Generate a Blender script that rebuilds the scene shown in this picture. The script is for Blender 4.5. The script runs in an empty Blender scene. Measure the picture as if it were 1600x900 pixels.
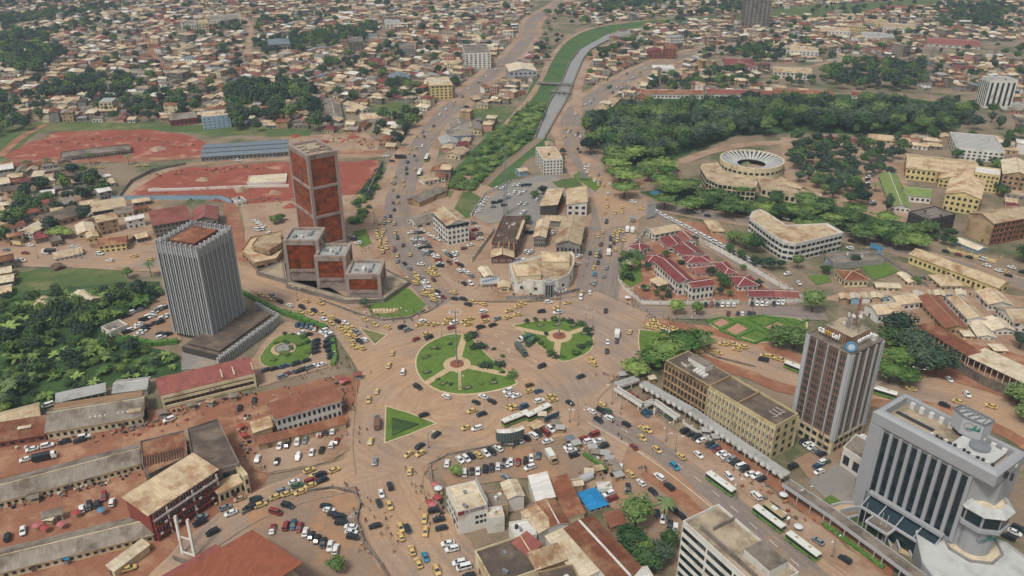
import bpy, bmesh, math, random
import numpy as np
from mathutils import Vector, Matrix
random.seed(7); rng = np.random.default_rng(7)
R = random.random
def U(a, b): return random.uniform(a, b)
scene = bpy.context.scene
COL = scene.collection
PI = math.pi
# ------------------------------------------------------------------ camera
FOC, CAMH = 1265.0, 190.0
TH = math.atan(0.506); SN, CS = math.sin(TH), math.cos(TH)
cam = bpy.data.cameras.new('camera'); camo = bpy.data.objects.new('camera', cam); COL.objects.link(camo)
camo.location = (0, 0, CAMH); camo.rotation_euler = (PI/2 - TH, 0, 0)
cam.sensor_width = 36; cam.lens = 36*FOC/1600; cam.clip_start = 1; cam.clip_end = 20000
scene.camera = camo
# ------------------------------------------------------------------ sky, sun, exposure (bright overcast)
SUN_EL, SUN_AZ = math.radians(58), math.radians(215)     # azimuth clockwise from +Y
w = bpy.data.worlds.new("World"); scene.world = w; w.use_nodes = True
nt = w.node_tree; nt.nodes.clear()
sky = nt.nodes.new('ShaderNodeTexSky'); sky.sky_type = 'NISHITA'; sky.sun_disc = False
sky.sun_elevation = SUN_EL; sky.sun_rotation = SUN_AZ; sky.dust_density = 4; sky.air_density = 1.2
hs = nt.nodes.new('ShaderNodeHueSaturation'); hs.inputs['Saturation'].default_value = 0.3
bgn = nt.nodes.new('ShaderNodeBackground'); bgn.inputs['Strength'].default_value = 0.09
wo = nt.nodes.new('ShaderNodeOutputWorld')
nt.links.new(sky.outputs[0], hs.inputs['Color']); nt.links.new(hs.outputs[0], bgn.inputs[0]); nt.links.new(bgn.outputs[0], wo.inputs[0])
sl = bpy.data.lights.new('sun', 'SUN'); sl.energy = 1.5; sl.angle = math.radians(10); sl.color = (1, .955, .89)
so = bpy.data.objects.new('sun', sl); COL.objects.link(so)
sd = Vector((math.sin(SUN_AZ)*math.cos(SUN_EL), math.cos(SUN_AZ)*math.cos(SUN_EL), math.sin(SUN_EL)))
so.rotation_euler = sd.to_track_quat('Z', 'Y').to_euler(); so.location = (0, 0, 400)
vs = scene.view_settings; vs.view_transform = 'Standard'; vs.look = 'None'; vs.gamma = 1; vs.exposure = 0.45
# ------------------------------------------------------------------ photograph point -> place on the ground (or on a level z)
def G(x, y, z=0.0):
    v = (y-450)/FOC; t = (CAMH-z)/(SN+CS*v)
    return Vector(((x-800)/FOC*t, (CS-SN*v)*t, z))
def PX(X, Y, Z=0.0):
    d = Y*CS + (CAMH-Z)*SN; k = (-Y*SN + (CAMH-Z)*CS)
    return 800 + FOC*X/d, 450 + FOC*k/d
def HT(by, ty):
    Y = G(800, by).y; v = (ty-450)/FOC
    return CAMH - Y*(SN+CS*v)/(CS-SN*v)
# ------------------------------------------------------------------ materials
def lin(h):
    h = h.lstrip('#'); o = []
    for i in (0, 2, 4):
        c = int(h[i:i+2], 16)/255; o.append(c/12.92 if c <= .04045 else ((c+.055)/1.055)**2.4)
    return o
MATS = {}
def mk(name, hexa, rough=.85, var=.18, scale=.25, objvar=0.0, metal=0, spot=None, spot_amt=.4, spot_scale=.12, rib=None, rib_amt=.12, spec=.3, coord='Object', gain=.85, transl=0, fine=False, streak=None):
    if name in MATS: return MATS[name]
    m = bpy.data.materials.new(name); m.use_nodes = True; n = m.node_tree; N = n.nodes; L = n.links
    b = N['Principled BSDF']; b.inputs['Roughness'].default_value = rough; b.inputs['Metallic'].default_value = metal
    b.inputs['Specular IOR Level'].default_value = spec
    c = [k*gain for k in lin(hexa)]
    tc = N.new('ShaderNodeTexCoord'); geo = None
    vec = tc.outputs['Object']
    if coord == 'World':
        geo = N.new('ShaderNodeNewGeometry'); vec = geo.outputs['Position']
    no = N.new('ShaderNodeTexNoise'); no.inputs['Scale'].default_value = scale; no.inputs['Detail'].default_value = 6; no.inputs['Roughness'].default_value = .65
    L.new(vec, no.inputs['Vector'])
    mr = N.new('ShaderNodeMapRange'); mr.inputs[1].default_value = .25; mr.inputs[2].default_value = .75
    mr.inputs[3].default_value = 1-var; mr.inputs[4].default_value = 1+var
    L.new(no.outputs[0], mr.inputs[0])
    val = mr.outputs[0]
    if objvar:
        oi = N.new('ShaderNodeObjectInfo'); m2 = N.new('ShaderNodeMapRange'); m2.inputs[3].default_value = 1-objvar; m2.inputs[4].default_value = 1+objvar
        L.new(oi.outputs['Random'], m2.inputs[0]); mu = N.new('ShaderNodeMath'); mu.operation = 'MULTIPLY'
        L.new(val, mu.inputs[0]); L.new(m2.outputs[0], mu.inputs[1]); val = mu.outputs[0]
    if rib:
        bk = N.new('ShaderNodeTexBrick'); bk.inputs['Scale'].default_value = 1; bk.inputs['Brick Width'].default_value = 1.1; bk.inputs['Row Height'].default_value = 3.4; bk.inputs['Mortar Size'].default_value = .06; bk.inputs['Bias'].default_value = -.1
        bk.inputs['Color1'].default_value = (.86,)*3+(1,); bk.inputs['Color2'].default_value = (1.1,)*3+(1,); bk.inputs['Mortar'].default_value = (.74,)*3+(1,); L.new(tc.outputs['Object'], bk.inputs['Vector'])
        mu = N.new('ShaderNodeMath'); mu.operation = 'MULTIPLY'
        L.new(val, mu.inputs[0]); L.new(bk.outputs['Color'], mu.inputs[1]); val = mu.outputs[0]
    if coord == 'World' or fine:
        n4 = N.new('ShaderNodeTexNoise'); n4.inputs['Scale'].default_value = 1.1; n4.inputs['Detail'].default_value = 3; L.new(vec, n4.inputs['Vector']); m4 = N.new('ShaderNodeMapRange'); m4.inputs[1].default_value = .3; m4.inputs[2].default_value = .7
        m4.inputs[3].default_value = .9; m4.inputs[4].default_value = 1.1; L.new(n4.outputs[0], m4.inputs[0]); mu = N.new('ShaderNodeMath'); mu.operation = 'MULTIPLY'; L.new(val, mu.inputs[0]); L.new(m4.outputs[0], mu.inputs[1]); val = mu.outputs[0]
    if streak:
        if streak == 'uv':
            uv = N.new('ShaderNodeUVMap'); mp_ = N.new('ShaderNodeVectorMath'); mp_.operation = 'MULTIPLY'; mp_.inputs[1].default_value = (.75, .018, 0); L.new(uv.outputs[0], mp_.inputs[0]); sv = mp_.outputs[0]
        else:
            sb = N.new('ShaderNodeVectorMath'); sb.operation = 'SUBTRACT'; sb.inputs[1].default_value = (streak[0], streak[1], 0); L.new(vec, sb.inputs[0]); ln = N.new('ShaderNodeVectorMath'); ln.operation = 'LENGTH'; L.new(sb.outputs[0], ln.inputs[0])
            sx = N.new('ShaderNodeSeparateXYZ'); L.new(sb.outputs[0], sx.inputs[0]); at = N.new('ShaderNodeMath'); at.operation = 'ARCTAN2'; L.new(sx.outputs[1], at.inputs[0]); L.new(sx.outputs[0], at.inputs[1])
            l2 = N.new('ShaderNodeMath'); l2.operation = 'MULTIPLY'; l2.inputs[1].default_value = .45; L.new(ln.outputs['Value'], l2.inputs[0]); a2 = N.new('ShaderNodeMath'); a2.operation = 'MULTIPLY'; a2.inputs[1].default_value = 1.6; L.new(at.outputs[0], a2.inputs[0])
            cb = N.new('ShaderNodeCombineXYZ'); L.new(l2.outputs[0], cb.inputs[0]); L.new(a2.outputs[0], cb.inputs[1]); sv = cb.outputs[0]
        n5 = N.new('ShaderNodeTexNoise'); n5.inputs['Scale'].default_value = 1; n5.inputs['Detail'].default_value = 4; L.new(sv, n5.inputs['Vector']); m5 = N.new('ShaderNodeMapRange'); m5.inputs[1].default_value = .32; m5.inputs[2].default_value = .68
        m5.inputs[3].default_value = .84; m5.inputs[4].default_value = 1.1; L.new(n5.outputs[0], m5.inputs[0]); mu = N.new('ShaderNodeMath'); mu.operation = 'MULTIPLY'; L.new(val, mu.inputs[0]); L.new(m5.outputs[0], mu.inputs[1]); val = mu.outputs[0]
    base = N.new('ShaderNodeRGB'); base.outputs[0].default_value = (*c, 1)
    col = base.outputs[0]
    if spot:
        n2 = N.new('ShaderNodeTexNoise'); n2.inputs['Scale'].default_value = spot_scale; n2.inputs['Detail'].default_value = 7; n2.inputs['Roughness'].default_value = .7
        mp = N.new('ShaderNodeVectorMath'); mp.operation = 'ADD'; mp.inputs[1].default_value = (31.7, 11.3, 5.1); L.new(vec, mp.inputs[0]); L.new(mp.outputs[0], n2.inputs['Vector'])
        if objvar:
            oi2 = N.new('ShaderNodeObjectInfo'); ad = N.new('ShaderNodeVectorMath'); ad.operation = 'MULTIPLY_ADD'
            ad.inputs[1].default_value = (97, 53, 31); L.new(oi2.outputs['Random'], ad.inputs[0]); L.new(mp.outputs[0], ad.inputs[2]); L.new(ad.outputs[0], n2.inputs['Vector'])
        r2 = N.new('ShaderNodeMapRange'); r2.inputs[1].default_value = .62-spot_amt*.3; r2.inputs[2].default_value = .72-spot_amt*.2; L.new(n2.outputs[0], r2.inputs[0])
        mx = N.new('ShaderNodeMixRGB'); mx.inputs[2].default_value = (*[k*gain for k in lin(spot)], 1); L.new(r2.outputs[0], mx.inputs[0]); L.new(col, mx.inputs[1]); col = mx.outputs[0]
    ml = N.new('ShaderNodeVectorMath'); ml.operation = 'SCALE'; L.new(col, ml.inputs[0]); L.new(val, ml.inputs['Scale'])
    L.new(ml.outputs[0], b.inputs['Base Color'])
    if transl:
        b.inputs['Subsurface Weight'].default_value = 0
    m.diffuse_color = (*c, 1)
    MATS[name] = m; return m
def paint(name, hexa, rough=.35, metal=0, spec=.5):
    return mk(name, hexa, rough, .06, 1.2, 0, metal, spec=spec)
# roofs
RT = dict(tan=mk('roof_tan', '#cdb795', .7, .12, .3, .2, spot='#a17d5c', spot_amt=.5, rib=.8), cream=mk('roof_cream', '#dccdb0', .7, .1, .3, .1, spot='#b39468', spot_amt=.3, rib=.8),
  rust=mk('roof_rust', '#83503a', .8, .2, .25, .2, spot='#a07a5c', spot_amt=.5, rib=.8), grey=mk('roof_grey', '#948a7c', .7, .15, .3, .16, spot='#6c5f52', spot_amt=.5, rib=.8),
  maroon=mk('roof_maroon', '#7f3f3f', .75, .12, .3, .1, spot='#94524c', spot_amt=.4, rib=.8), red=mk('roof_red', '#965a50', .75, .12, .3, .1, spot='#7f4a40', spot_amt=.4, rib=.55, rib_amt=.22),
  white=mk('roof_white', '#e4e0d8', .6, .08, .3, .05, spot='#b8a890', spot_amt=.3, rib=.8), dark=mk('roof_dark', '#5c5148', .9, .25, .3, .1, spot='#7b6c5c', spot_amt=.6),
  green=mk('roof_green', '#7f9150', .7, .08, .3, 0, rib=.8), blue=mk('roof_blue', '#2a8fc8', .6, .08, .3, 0, rib=.8), orange=mk('roof_orange', '#9a5a42', .8, .1, .3, 0, rib=1.2),
  brown=mk('roof_brown', '#8d5a45', .75, .12, .3, 0, spot='#9c6a54', rib=.8), slab=mk('roof_slab', '#8b8073', .9, .2, .2, .1, spot='#5d544b', spot_amt=.6), beige=mk('roof_beige', '#b5a58c', .9, .14, .2, .08, spot='#837663', spot_amt=.5),
  ltgrey=mk('roof_light_grey', '#a9a8a3', .8, .1, .3, .05, spot='#8c8a85', spot_amt=.4), bluegrey=mk('roof_blue_grey', '#77838c', .6, .12, .3, .06, rib=.8), palegrey=mk('roof_pale_grey', '#c3c4c0', .85, .08, .3, 0, spot='#aaaaa6', spot_amt=.4))
# walls
WL = dict(white=mk('wall_white', '#dedad0', .85, .1, .3, .05, spot='#b5a690', spot_amt=.3), cream=mk('wall_cream', '#d8c8a4', .85, .1, .3, .08, spot='#a8906c', spot_amt=.35), yellow=mk('wall_yellow', '#dcc88c', .85, .08, .3, .04, spot='#b59c68', spot_amt=.3),
  grey=mk('wall_grey', '#94918b', .85, .12, .3, .08, spot='#736d66', spot_amt=.4), tan=mk('wall_tan', '#b59a78', .9, .14, .3, .12, spot='#8c6f52', spot_amt=.5), brick=mk('wall_brick', '#8f5a45', .9, .14, .3, .1), dark=mk('wall_dark', '#4a4642', .8, .15, .3, 0),
  brown=mk('wall_brown', '#6d4a3c', .85, .12, .3, 0), blue=mk('wall_blue', '#93aec2', .8, .08, .3, 0), pink=mk('wall_pink', '#c49684', .85, .1, .3, .1), stone=mk('wall_stone', '#7d7469', .95, .3, .6, 0, spot='#5c554d', spot_amt=.6), redwall=mk('wall_red', '#8c4a40', .85, .12, .3, 0),
  ltgrey=mk('wall_light_grey', '#b4b5b5', .7, .05, .3, 0), bank=mk('wall_bank_grey', '#a2a3a5', .55, .05, .3, 0), concrete=mk('wall_concrete', '#8a8075', .9, .16, .3, .06, spot='#655c52', spot_amt=.5), olive=mk('wall_ochre', '#c4b68c', .85, .1, .3, 0, spot='#a8965e', spot_amt=.3))
GLASS = mk('glass_dark', '#24323a', .12, .25, .5, 0, spec=.6); GLASSB = mk('glass_teal', '#1b3037', .1, .3, .4, 0, spec=.6)
FRW = mk('frame_white', '#d6d3cc', .7, .05, .5); FRD = mk('frame_dark', '#3c3a38', .7, .05, .5); FRB = mk('frame_brown', '#70594c', .7, .1, .5)
METAL = mk('metal_grey', '#8f9396', .45, .1, 1, 0, .3); METALD = mk('metal_dark', '#43474a', .5, .1, 1, 0, .3); WOOD = mk('bark', '#5c4a3a', .95, .3, 2)
TYRE = mk('rubber', '#1c1c1d', .9, .1, 2); LAMPW = mk('lamp_glass', '#e8e6dc', .3, .03, 1)
# ------------------------------------------------------------------ mesh builder
class MB:
    def __init__(s): s.v = []; s.f = []; s.m = []
    def poly(s, pts, mat=0):
        i = len(s.v); s.v += [tuple(p) for p in pts]; s.f.append(tuple(range(i, i+len(pts)))); s.m.append(mat)
    def prism(s, pl, z0, z1, ms=0, mt=None, bottom=False):
        a = sum(pl[i-1][0]*pl[i][1]-pl[i][0]*pl[i-1][1] for i in range(len(pl)))
        if a < 0: pl = list(reversed(pl))
        n = len(pl); i = len(s.v)
        s.v += [(p[0], p[1], z0) for p in pl] + [(p[0], p[1], z1) for p in pl]
        for k in range(n):
            j = (k+1) % n; s.f.append((i+k, i+j, i+n+j, i+n+k)); s.m.append(ms)
        s.f.append(tuple(range(i+n, i+2*n))); s.m.append(ms if mt is None else mt)
        if bottom: s.f.append(tuple(reversed(range(i, i+n)))); s.m.append(ms)
    def box(s, cx, cy, z0, sx, sy, sz, rot=0, ms=0, mt=None):
        c, q = math.cos(rot), math.sin(rot); P = []
        for a, b in ((-1, -1), (1, -1), (1, 1), (-1, 1)):
            x, y = a*sx/2, b*sy/2; P.append((cx+c*x-q*y, cy+q*x+c*y))
        s.prism(P, z0, z0+sz, ms, mt, True)
    def tube(s, p, q, r0, r1, n=8, mat=0, cap=True):
        p, q = Vector(p), Vector(q); d = (q-p)
        if d.length < 1e-6: return
        d.normalize(); a = d.orthogonal().normalized(); b = d.cross(a); i = len(s.v)
        for c, r in ((p, r0), (q, r1)):
            for k in range(n):
                t = 2*PI*k/n; s.v.append(tuple(c + a*(math.cos(t)*r) + b*(math.sin(t)*r)))
        for k in range(n):
            j = (k+1) % n; s.f.append((i+k, i+j, i+n+j, i+n+k)); s.m.append(mat)
        if cap:
            s.f.append(tuple(range(i+n, i+2*n))); s.m.append(mat); s.f.append(tuple(reversed(range(i, i+n)))); s.m.append(mat)
    def beam(s, p, q, w, h, mat=0):
        p, q = Vector(p), Vector(q); d = (q-p).normalized(); up = Vector((0, 0, 1))
        if abs(d.z) > .95: up = Vector((0, 1, 0))
        a = d.cross(up).normalized()*(w/2); b = a.cross(d).normalized()*(h/2); i = len(s.v)
        for c in (p, q):
            for e, f in ((-1, -1), (1, -1), (1, 1), (-1, 1)): s.v.append(tuple(c+a*e+b*f))
        for k in range(4):
            j = (k+1) % 4; s.f.append((i+k, i+j, i+4+j, i+4+k)); s.m.append(mat)
        s.f.append((i+3, i+2, i+1, i)); s.m.append(mat); s.f.append((i+4, i+5, i+6, i+7)); s.m.append(mat)
    def mesh(s, name, mats):
        me = bpy.data.meshes.new(name); me.from_pydata(s.v, [], s.f)
        for m in (mats if isinstance(mats, (list, tuple)) else [mats]): me.materials.append(m)
        if any(s.m): me.polygons.foreach_set('material_index', s.m)
        me.update(); return me
    def obj(s, name, mats, parent=None, loc=None, rz=0):
        o = bpy.data.objects.new(name, s.mesh(name, mats)); COL.objects.link(o)
        if parent: o.parent = parent
        if loc is not None: o.location = loc
        if rz: o.rotation_euler.z = rz
        return o
THINGS = []; LMS = []
def setp(o, label=None, cat=None, group=None, auto=None, lm=None):
    if cat: o['category'] = cat
    if group: o['group'] = group
    if label: o['label'] = label
    if auto: THINGS.append((o, auto))
    if lm: LMS.append((o, lm))
    return o
def thing(name, label=None, cat=None, loc=(0, 0, 0), rz=0, group=None, auto=None, lm=None):
    o = bpy.data.objects.new(name, None); COL.objects.link(o); o.location = loc; o.rotation_euler.z = rz; o.empty_display_size = .5
    return setp(o, label, cat, group, auto, lm)
def inst(name, me, parent=None, loc=(0, 0, 0), rz=0, sc=(1, 1, 1)):
    o = bpy.data.objects.new(name, me); COL.objects.link(o)
    if parent: o.parent = parent
    o.location = loc; o.rotation_euler = (0, 0, rz); o.scale = sc
    return o
def struct(o, kind='structure', label=None):
    o['kind'] = kind
    if label: o['label'] = label
    return o
# ------------------------------------------------------------------ shared unit meshes
def window_mesh(name, fr, gl, t=.12, mull=True):
    b = MB(); f = .08
    o = [(-.5, 0), (.5, 0), (.5, 1), (-.5, 1)]; i = [(-.5+t, t*.7), (.5-t, t*.7), (.5-t, 1-t*.7), (-.5+t, 1-t*.7)]
    for k in range(4):
        j = (k+1) % 4
        b.poly([(o[k][0], -f, o[k][1]), (o[j][0], -f, o[j][1]), (i[j][0], -f, i[j][1]), (i[k][0], -f, i[k][1])], 0)
        b.poly([(o[k][0], 0, o[k][1]), (o[j][0], 0, o[j][1]), (o[j][0], -f, o[j][1]), (o[k][0], -f, o[k][1])], 0)
    b.poly([(x, -.02, z) for x, z in i], 1)
    if mull: b.poly([(-.03, -.05, t*.7), (.03, -.05, t*.7), (.03, -.05, 1-t*.7), (-.03, -.05, 1-t*.7)], 0)
    return b.mesh(name, [fr, gl])
WIN = dict(dark=window_mesh('window_dark', FRD, GLASS), white=window_mesh('window_white', FRW, GLASS), brown=window_mesh('window_brown', FRB, GLASS), strip=window_mesh('window_strip', FRD, GLASSB, .03, False))
_b = MB(); _b.box(0, 0, 0, 1, 1, 1); 
def unit_box(mat, _c={}):
    if mat.name not in _c: _c[mat.name] = _b.mesh('block', [mat])
    return _c[mat.name]
def block(name, mat, parent, c, size, rz=0): return inst(name, unit_box(mat), parent, c, rz, size)   # c = centre of the base
def facade(par, p, q, z0, z1, cols, rows, fw=.6, fh=.55, win='dark', name='window', skip=None, out=0.0):
    """windows on a wall running from p to q (outside to the right of p->q)"""
    p, q = Vector(p), Vector(q); d = q-p; L = d.length; d.normalize(); n = Vector((d.y, -d.x)); rz = math.atan2(d.y, d.x)
    cw, rh = L/cols, (z1-z0)/rows; r = []
    for j in range(rows):
        for i in range(cols):
            if skip and skip(i, j): continue
            c = p + d*(cw*(i+.5)) + n*out
            r.append(inst(name, WIN[win], par, (c.x, c.y, z0+rh*(j+(1-fh)/2)), rz, (cw*fw, 1, rh*fh)))
    return r
# ------------------------------------------------------------------ generic building
FOOT = []      # occupied ground (x, y, radius)
def rect(A, B, C, h):
    a, b, c = G(*A, h), G(*B, h), G(*C, h); a, b, c = a.xy, b.xy, c.xy
    u = (b-a); L = u.length; u.normalize(); v = c-b; perp = v - u*v.dot(u); D = perp.length; perp.normalize()
    # frame: +x along the front wall, front wall at y=-D/2
    y = perp; x = Vector((y.y, -y.x)); sg = 1 if x.dot(u) > 0 else -1
    ctr = a + u*(L/2) + perp*(D/2)
    return ctr, math.atan2(x.y, x.x), L, D, sg
def roof_mesh(kind, L, D, h, over, rh, th=.18):
    b = MB(); x, y = L/2+over, D/2+over
    if kind == 'gable':
        for s in (-1, 1):
            for z, m in ((0, 0), (-th, 0)):
                P = [(-x, s*y, h+z-.0), (x, s*y, h+z), (x, 0, h+rh+z), (-x, 0, h+rh+z)]
                b.poly(P if (s < 0) == (z == 0) else P[::-1], 0)
            b.poly([(-x, s*y, h-th), (x, s*y, h-th), (x, s*y, h), (-x, s*y, h)][::-s], 1)
        for s in (-1, 1):
            b.poly([(s*x, -y, h-th), (s*x, 0, h+rh-th), (s*x, 0, h+rh), (s*x, -y, h)], 1); b.poly([(s*x, y, h-th), (s*x, 0, h+rh-th), (s*x, 0, h+rh), (s*x, y, h)], 1)
            b.poly([(s*L/2, -D/2, h-.05), (s*L/2, D/2, h-.05), (s*L/2, 0, h+rh-th)], 2)
        b.box(0, 0, h+rh-.03, 2*x, .35, .12, 0, 1)
    elif kind == 'hip':
        r = max(0, x-y); E = [(-x, -y, h), (x, -y, h), (x, y, h), (-x, y, h)]; a, c = (-r, 0, h+rh), (r, 0, h+rh)
        b.poly([E[0], E[1], c, a]); b.poly([E[1], E[2], c]); b.poly([E[2], E[3], a, c]); b.poly([E[3], E[0], a])
        for k in range(4):
            p, q = E[k], E[(k+1) % 4]; b.poly([(p[0], p[1], h-th), (q[0], q[1], h-th), q, p], 1)
        b.poly([(e[0], e[1], h-th) for e in E][::-1], 1)
        for e, t in ((0, a), (1, c), (2, c), (3, a)): b.beam(E[e], t, .3, .12, 1)
        if r > .2: b.beam(a, c, .3, .12, 1)
    else:  # mono: slopes up to the back
        P = [(-x, -y, h), (x, -y, h), (x, y, h+rh), (-x, y, h+rh)]
        b.poly(P); b.poly([(p[0], p[1], p[2]-th) for p in P][::-1])
        for k in range(4):
            p, q = P[k], P[(k+1) % 4]; b.poly([(p[0], p[1], p[2]-th), (q[0], q[1], q[2]-th), q, p], 1)
        for s in (-1, 1): b.poly([(s*L/2, -D/2, h-.2), (s*L/2, D/2, h-.2), (s*L/2, D/2, h+rh-.3)], 2)
        b.poly([(-L/2, D/2, h-.2), (L/2, D/2, h-.2), (L/2, D/2, h+rh-.3), (-L/2, D/2, h+rh-.3)], 2)
    return b
def clutter(t, L, D, h, n, seed=0):
    r = random.Random(seed)
    for i in range(n):
        x, y = r.uniform(-.4, .4)*L, r.uniform(-.35, .35)*D; k = r.random()
        if k < .5: block('roof_unit', METAL, t, (x, y, h), (r.uniform(.8, 2), r.uniform(.6, 1.2), r.uniform(.5, 1.1)), r.random())
        elif k < .75:
            b = MB(); b.tube((0, 0, 0), (0, 0, 1.3), .6, .6, 10); b.tube((0, 0, 1.3), (0, 0, 1.5), .6, .15, 10); b.obj('water_tank', METALD if r.random() < .5 else FRW, t, (x, y, h))
        else: block('roof_hatch', FRW, t, (x, y, h), (1.4, 1.4, .35), r.random())
def bld(name, label, cat, A, B, C, h=None, base=None, wall='cream', roof='tan', rt='gable', fl=1, bays=None, win='dark', fw=.55, fh=.5, over=.6, rh=None, grp=None, lm=None, sides='fblr', cl=0, door=True, gf=0, auto=None, para=.7, z0=0, trim=None):
    if h is None: h = HT(base, B[1])
    ctr, rz, L, D, sg = rect(A, B, C, h)
    t = thing(name, label, cat, (ctr.x, ctr.y, 0), rz, grp, auto, lm); FOOT.append((ctr.x, ctr.y, L, D, rz))
    W = WL[wall] if isinstance(wall, str) else wall; Rm = RT[roof] if isinstance(roof, str) else roof; tr = trim or (Rm if roof == 'blue' else W)
    b = MB()
    if rt == 'flat':
        b.box(0, 0, z0, L, D, h-z0-.05); b.obj('wall', W, t)
        b = MB(); b.box(0, 0, h-.05, L-.5, D-.5, .06); b.obj('roof', Rm, t)
        b = MB()
        for sx, sy, lx, ly in ((0, -D/2+.13, L, .26), (0, D/2-.13, L, .26), (-L/2+.13, 0, .26, D-.52), (L/2-.13, 0, .26, D-.52)): b.box(sx, sy, h-.05, lx, ly, para)
        b.obj('parapet', tr, t)
    else:
        b.box(0, 0, z0, L, D, h-z0-.2); b.obj('wall', W, t)
        ro = roof_mesh(rt, max(L, D), min(L, D), h, over, rh if rh is not None else min(3, min(L, D)*.18)).obj('roof', [Rm, tr, W], t)
        if D > L: ro.rotation_euler.z = PI/2
    if cl: clutter(t, L, D, h if rt == 'flat' else h+.3, cl, len(name)+int(ctr.x))
    if bays:
        zt = h-.4
        zb = z0+gf
        S = dict(f=((-L/2, -D/2), (L/2, -D/2), bays[0]), b=((L/2, D/2), (-L/2, D/2), bays[0]), r=((L/2, -D/2), (L/2, D/2), bays[1]), l=((-L/2, D/2), (-L/2, -D/2), bays[1]))
        for k in sides:
            p, q, n = S[k]
            if n: facade(t, p, q, zb, zt, n, fl, fw, fh, win)
    if door:
        b = MB(); b.box(0, 0, 0, 1.4, .1, 2.3); b.obj('door', FRB, t, (U(-.3, .3)*L, -D/2-.04, z0))
    return t, L, D, h, sg
# ------------------------------------------------------------------ ground, roads, islands, water
GM = dict(soil=mk('soil', '#907e69', .95, .25, .05, coord='World', spot='#566040', spot_amt=.5, spot_scale=.03),
  dirt=mk('dirt_tan', '#ad937c', .95, .14, .12, coord='World', spot='#98775d', spot_amt=.5, spot_scale=.05),
  red=mk('dirt_red', '#97674f', .95, .18, .12, coord='World', spot='#b08a6c', spot_amt=.45, spot_scale=.08),
  redsite=mk('dirt_site', '#975241', .95, .2, .06, coord='World', spot='#bd8c74', spot_amt=.3, spot_scale=.07),
  road=mk('road_dusty', '#9f8b7b', .9, .12, .06, coord='World', spot='#b59577', spot_amt=.8, spot_scale=.022, streak='uv'),
  plaza=mk('road_square', '#9f8b7b', .9, .12, .06, coord='World', spot='#b59577', spot_amt=.8, spot_scale=.022, streak=(-25.0, 269.0)),
  asph=mk('road_asphalt', '#8d8178', .9, .1, .08, streak='uv', coord='World', spot='#a58a70', spot_amt=.45, spot_scale=.04),
  lot=mk('lot_asphalt', '#957f6c', .9, .12, .1, coord='World', spot='#aa8465', spot_amt=.5, spot_scale=.06),
  grey=mk('lot_grey', '#8f8a83', .9, .1, .1, coord='World', spot='#a39684', spot_amt=.4, spot_scale=.05),
  lawn=mk('lawn_green', '#637c37', .95, .18, .35, coord='World', spot='#56702f', spot_amt=.45, spot_scale=.2),
  grass=mk('grass_wild', '#56683a', .95, .25, .12, coord='World', spot='#7c7a50', spot_amt=.4, spot_scale=.04),
  bank=mk('grass_bank', '#4f6c38', .95, .25, .15, coord='World', spot='#3f5a32', spot_amt=.5, spot_scale=.06),
  bush=mk('undergrowth_green', '#384f2d', .95, .3, .15, coord='World', spot='#4a6536', spot_amt=.5, spot_scale=.1),
  water=mk('water_grey', '#95948d', .25, .08, .1, coord='World', spec=.5), mud=mk('water_mud', '#8d765c', .35, .12, .1, coord='World', spec=.5),
  kerb=mk('kerb_stone', '#cdb795', .9, .14, .5, coord='World'), path=mk('path_stone', '#c4ab86', .9, .1, .5, coord='World'), pave=mk('paving_dusty', '#b39376', .95, .1, .2, coord='World', spot='#a27c5e', spot_amt=.4, spot_scale=.1),
  paint=mk('road_paint', '#d4cabb', .8, .15, 1, coord='World'), pink=mk('ground_pink', '#b58874', .95, .12, .3, coord='World'))
b = MB(); S = 9000
b.poly([(-S, -600, 0), (S, -600, 0), (S, S, 0), (-S, S, 0)]); struct(b.obj('ground', GM['soil']))
ZI = [0.0]
NOHOUSE = []   # image-space polygons where no house or tree is scattered
def inpoly(x, y, P):
    r = False; j = len(P)-1
    for i in range(len(P)):
        if (P[i][1] > y) != (P[j][1] > y) and x < (P[j][0]-P[i][0])*(y-P[i][1])/(P[j][1]-P[i][1])+P[i][0]: r = not r
        j = i
    return r
def zn(): ZI[0] += .004; return .02+ZI[0]
def patch(name, mat, pts, kind='structure', keep=True):
    src = pts
    if mat in ('redsite', 'grass', 'bush', 'dirt', 'red', 'bank', 'lot', 'grey'):
        q = list(pts); amp = .13 if mat in ('lot', 'grey') else .28
        for _ in range(3):
            n_ = []
            for i in range(len(q)):
                a, c = q[i], q[(i+1) % len(q)]; L = math.hypot(c[0]-a[0], c[1]-a[1]); n_.append(a)
                if L > 4: n_.append(((a[0]+c[0])/2+U(-1, 1)*min(L, 40)*amp*.35, (a[1]+c[1])/2+U(-1, 1)*min(L, 30)*amp*.2))
            q = n_
        src = q
    z = zn(); b = MB(); P = [G(x, y, 0) for x, y in src]
    a = sum(P[i-1].x*P[i].y-P[i].x*P[i-1].y for i in range(len(P)))
    if a < 0: P = P[::-1]
    b.poly([(p.x, p.y, z) for p in P]); o = b.obj(name, GM[mat]); o['kind'] = kind
    if keep: NOHOUSE.append(pts)
    return o
def smooth(P, n=3):
    for _ in range(n):
        Q = [P[0]]
        for a, c in zip(P, P[1:]): Q += [a*.75+c*.25, a*.25+c*.75]
        P = Q+[P[-1]]
    return P
ROADS = {}
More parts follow.
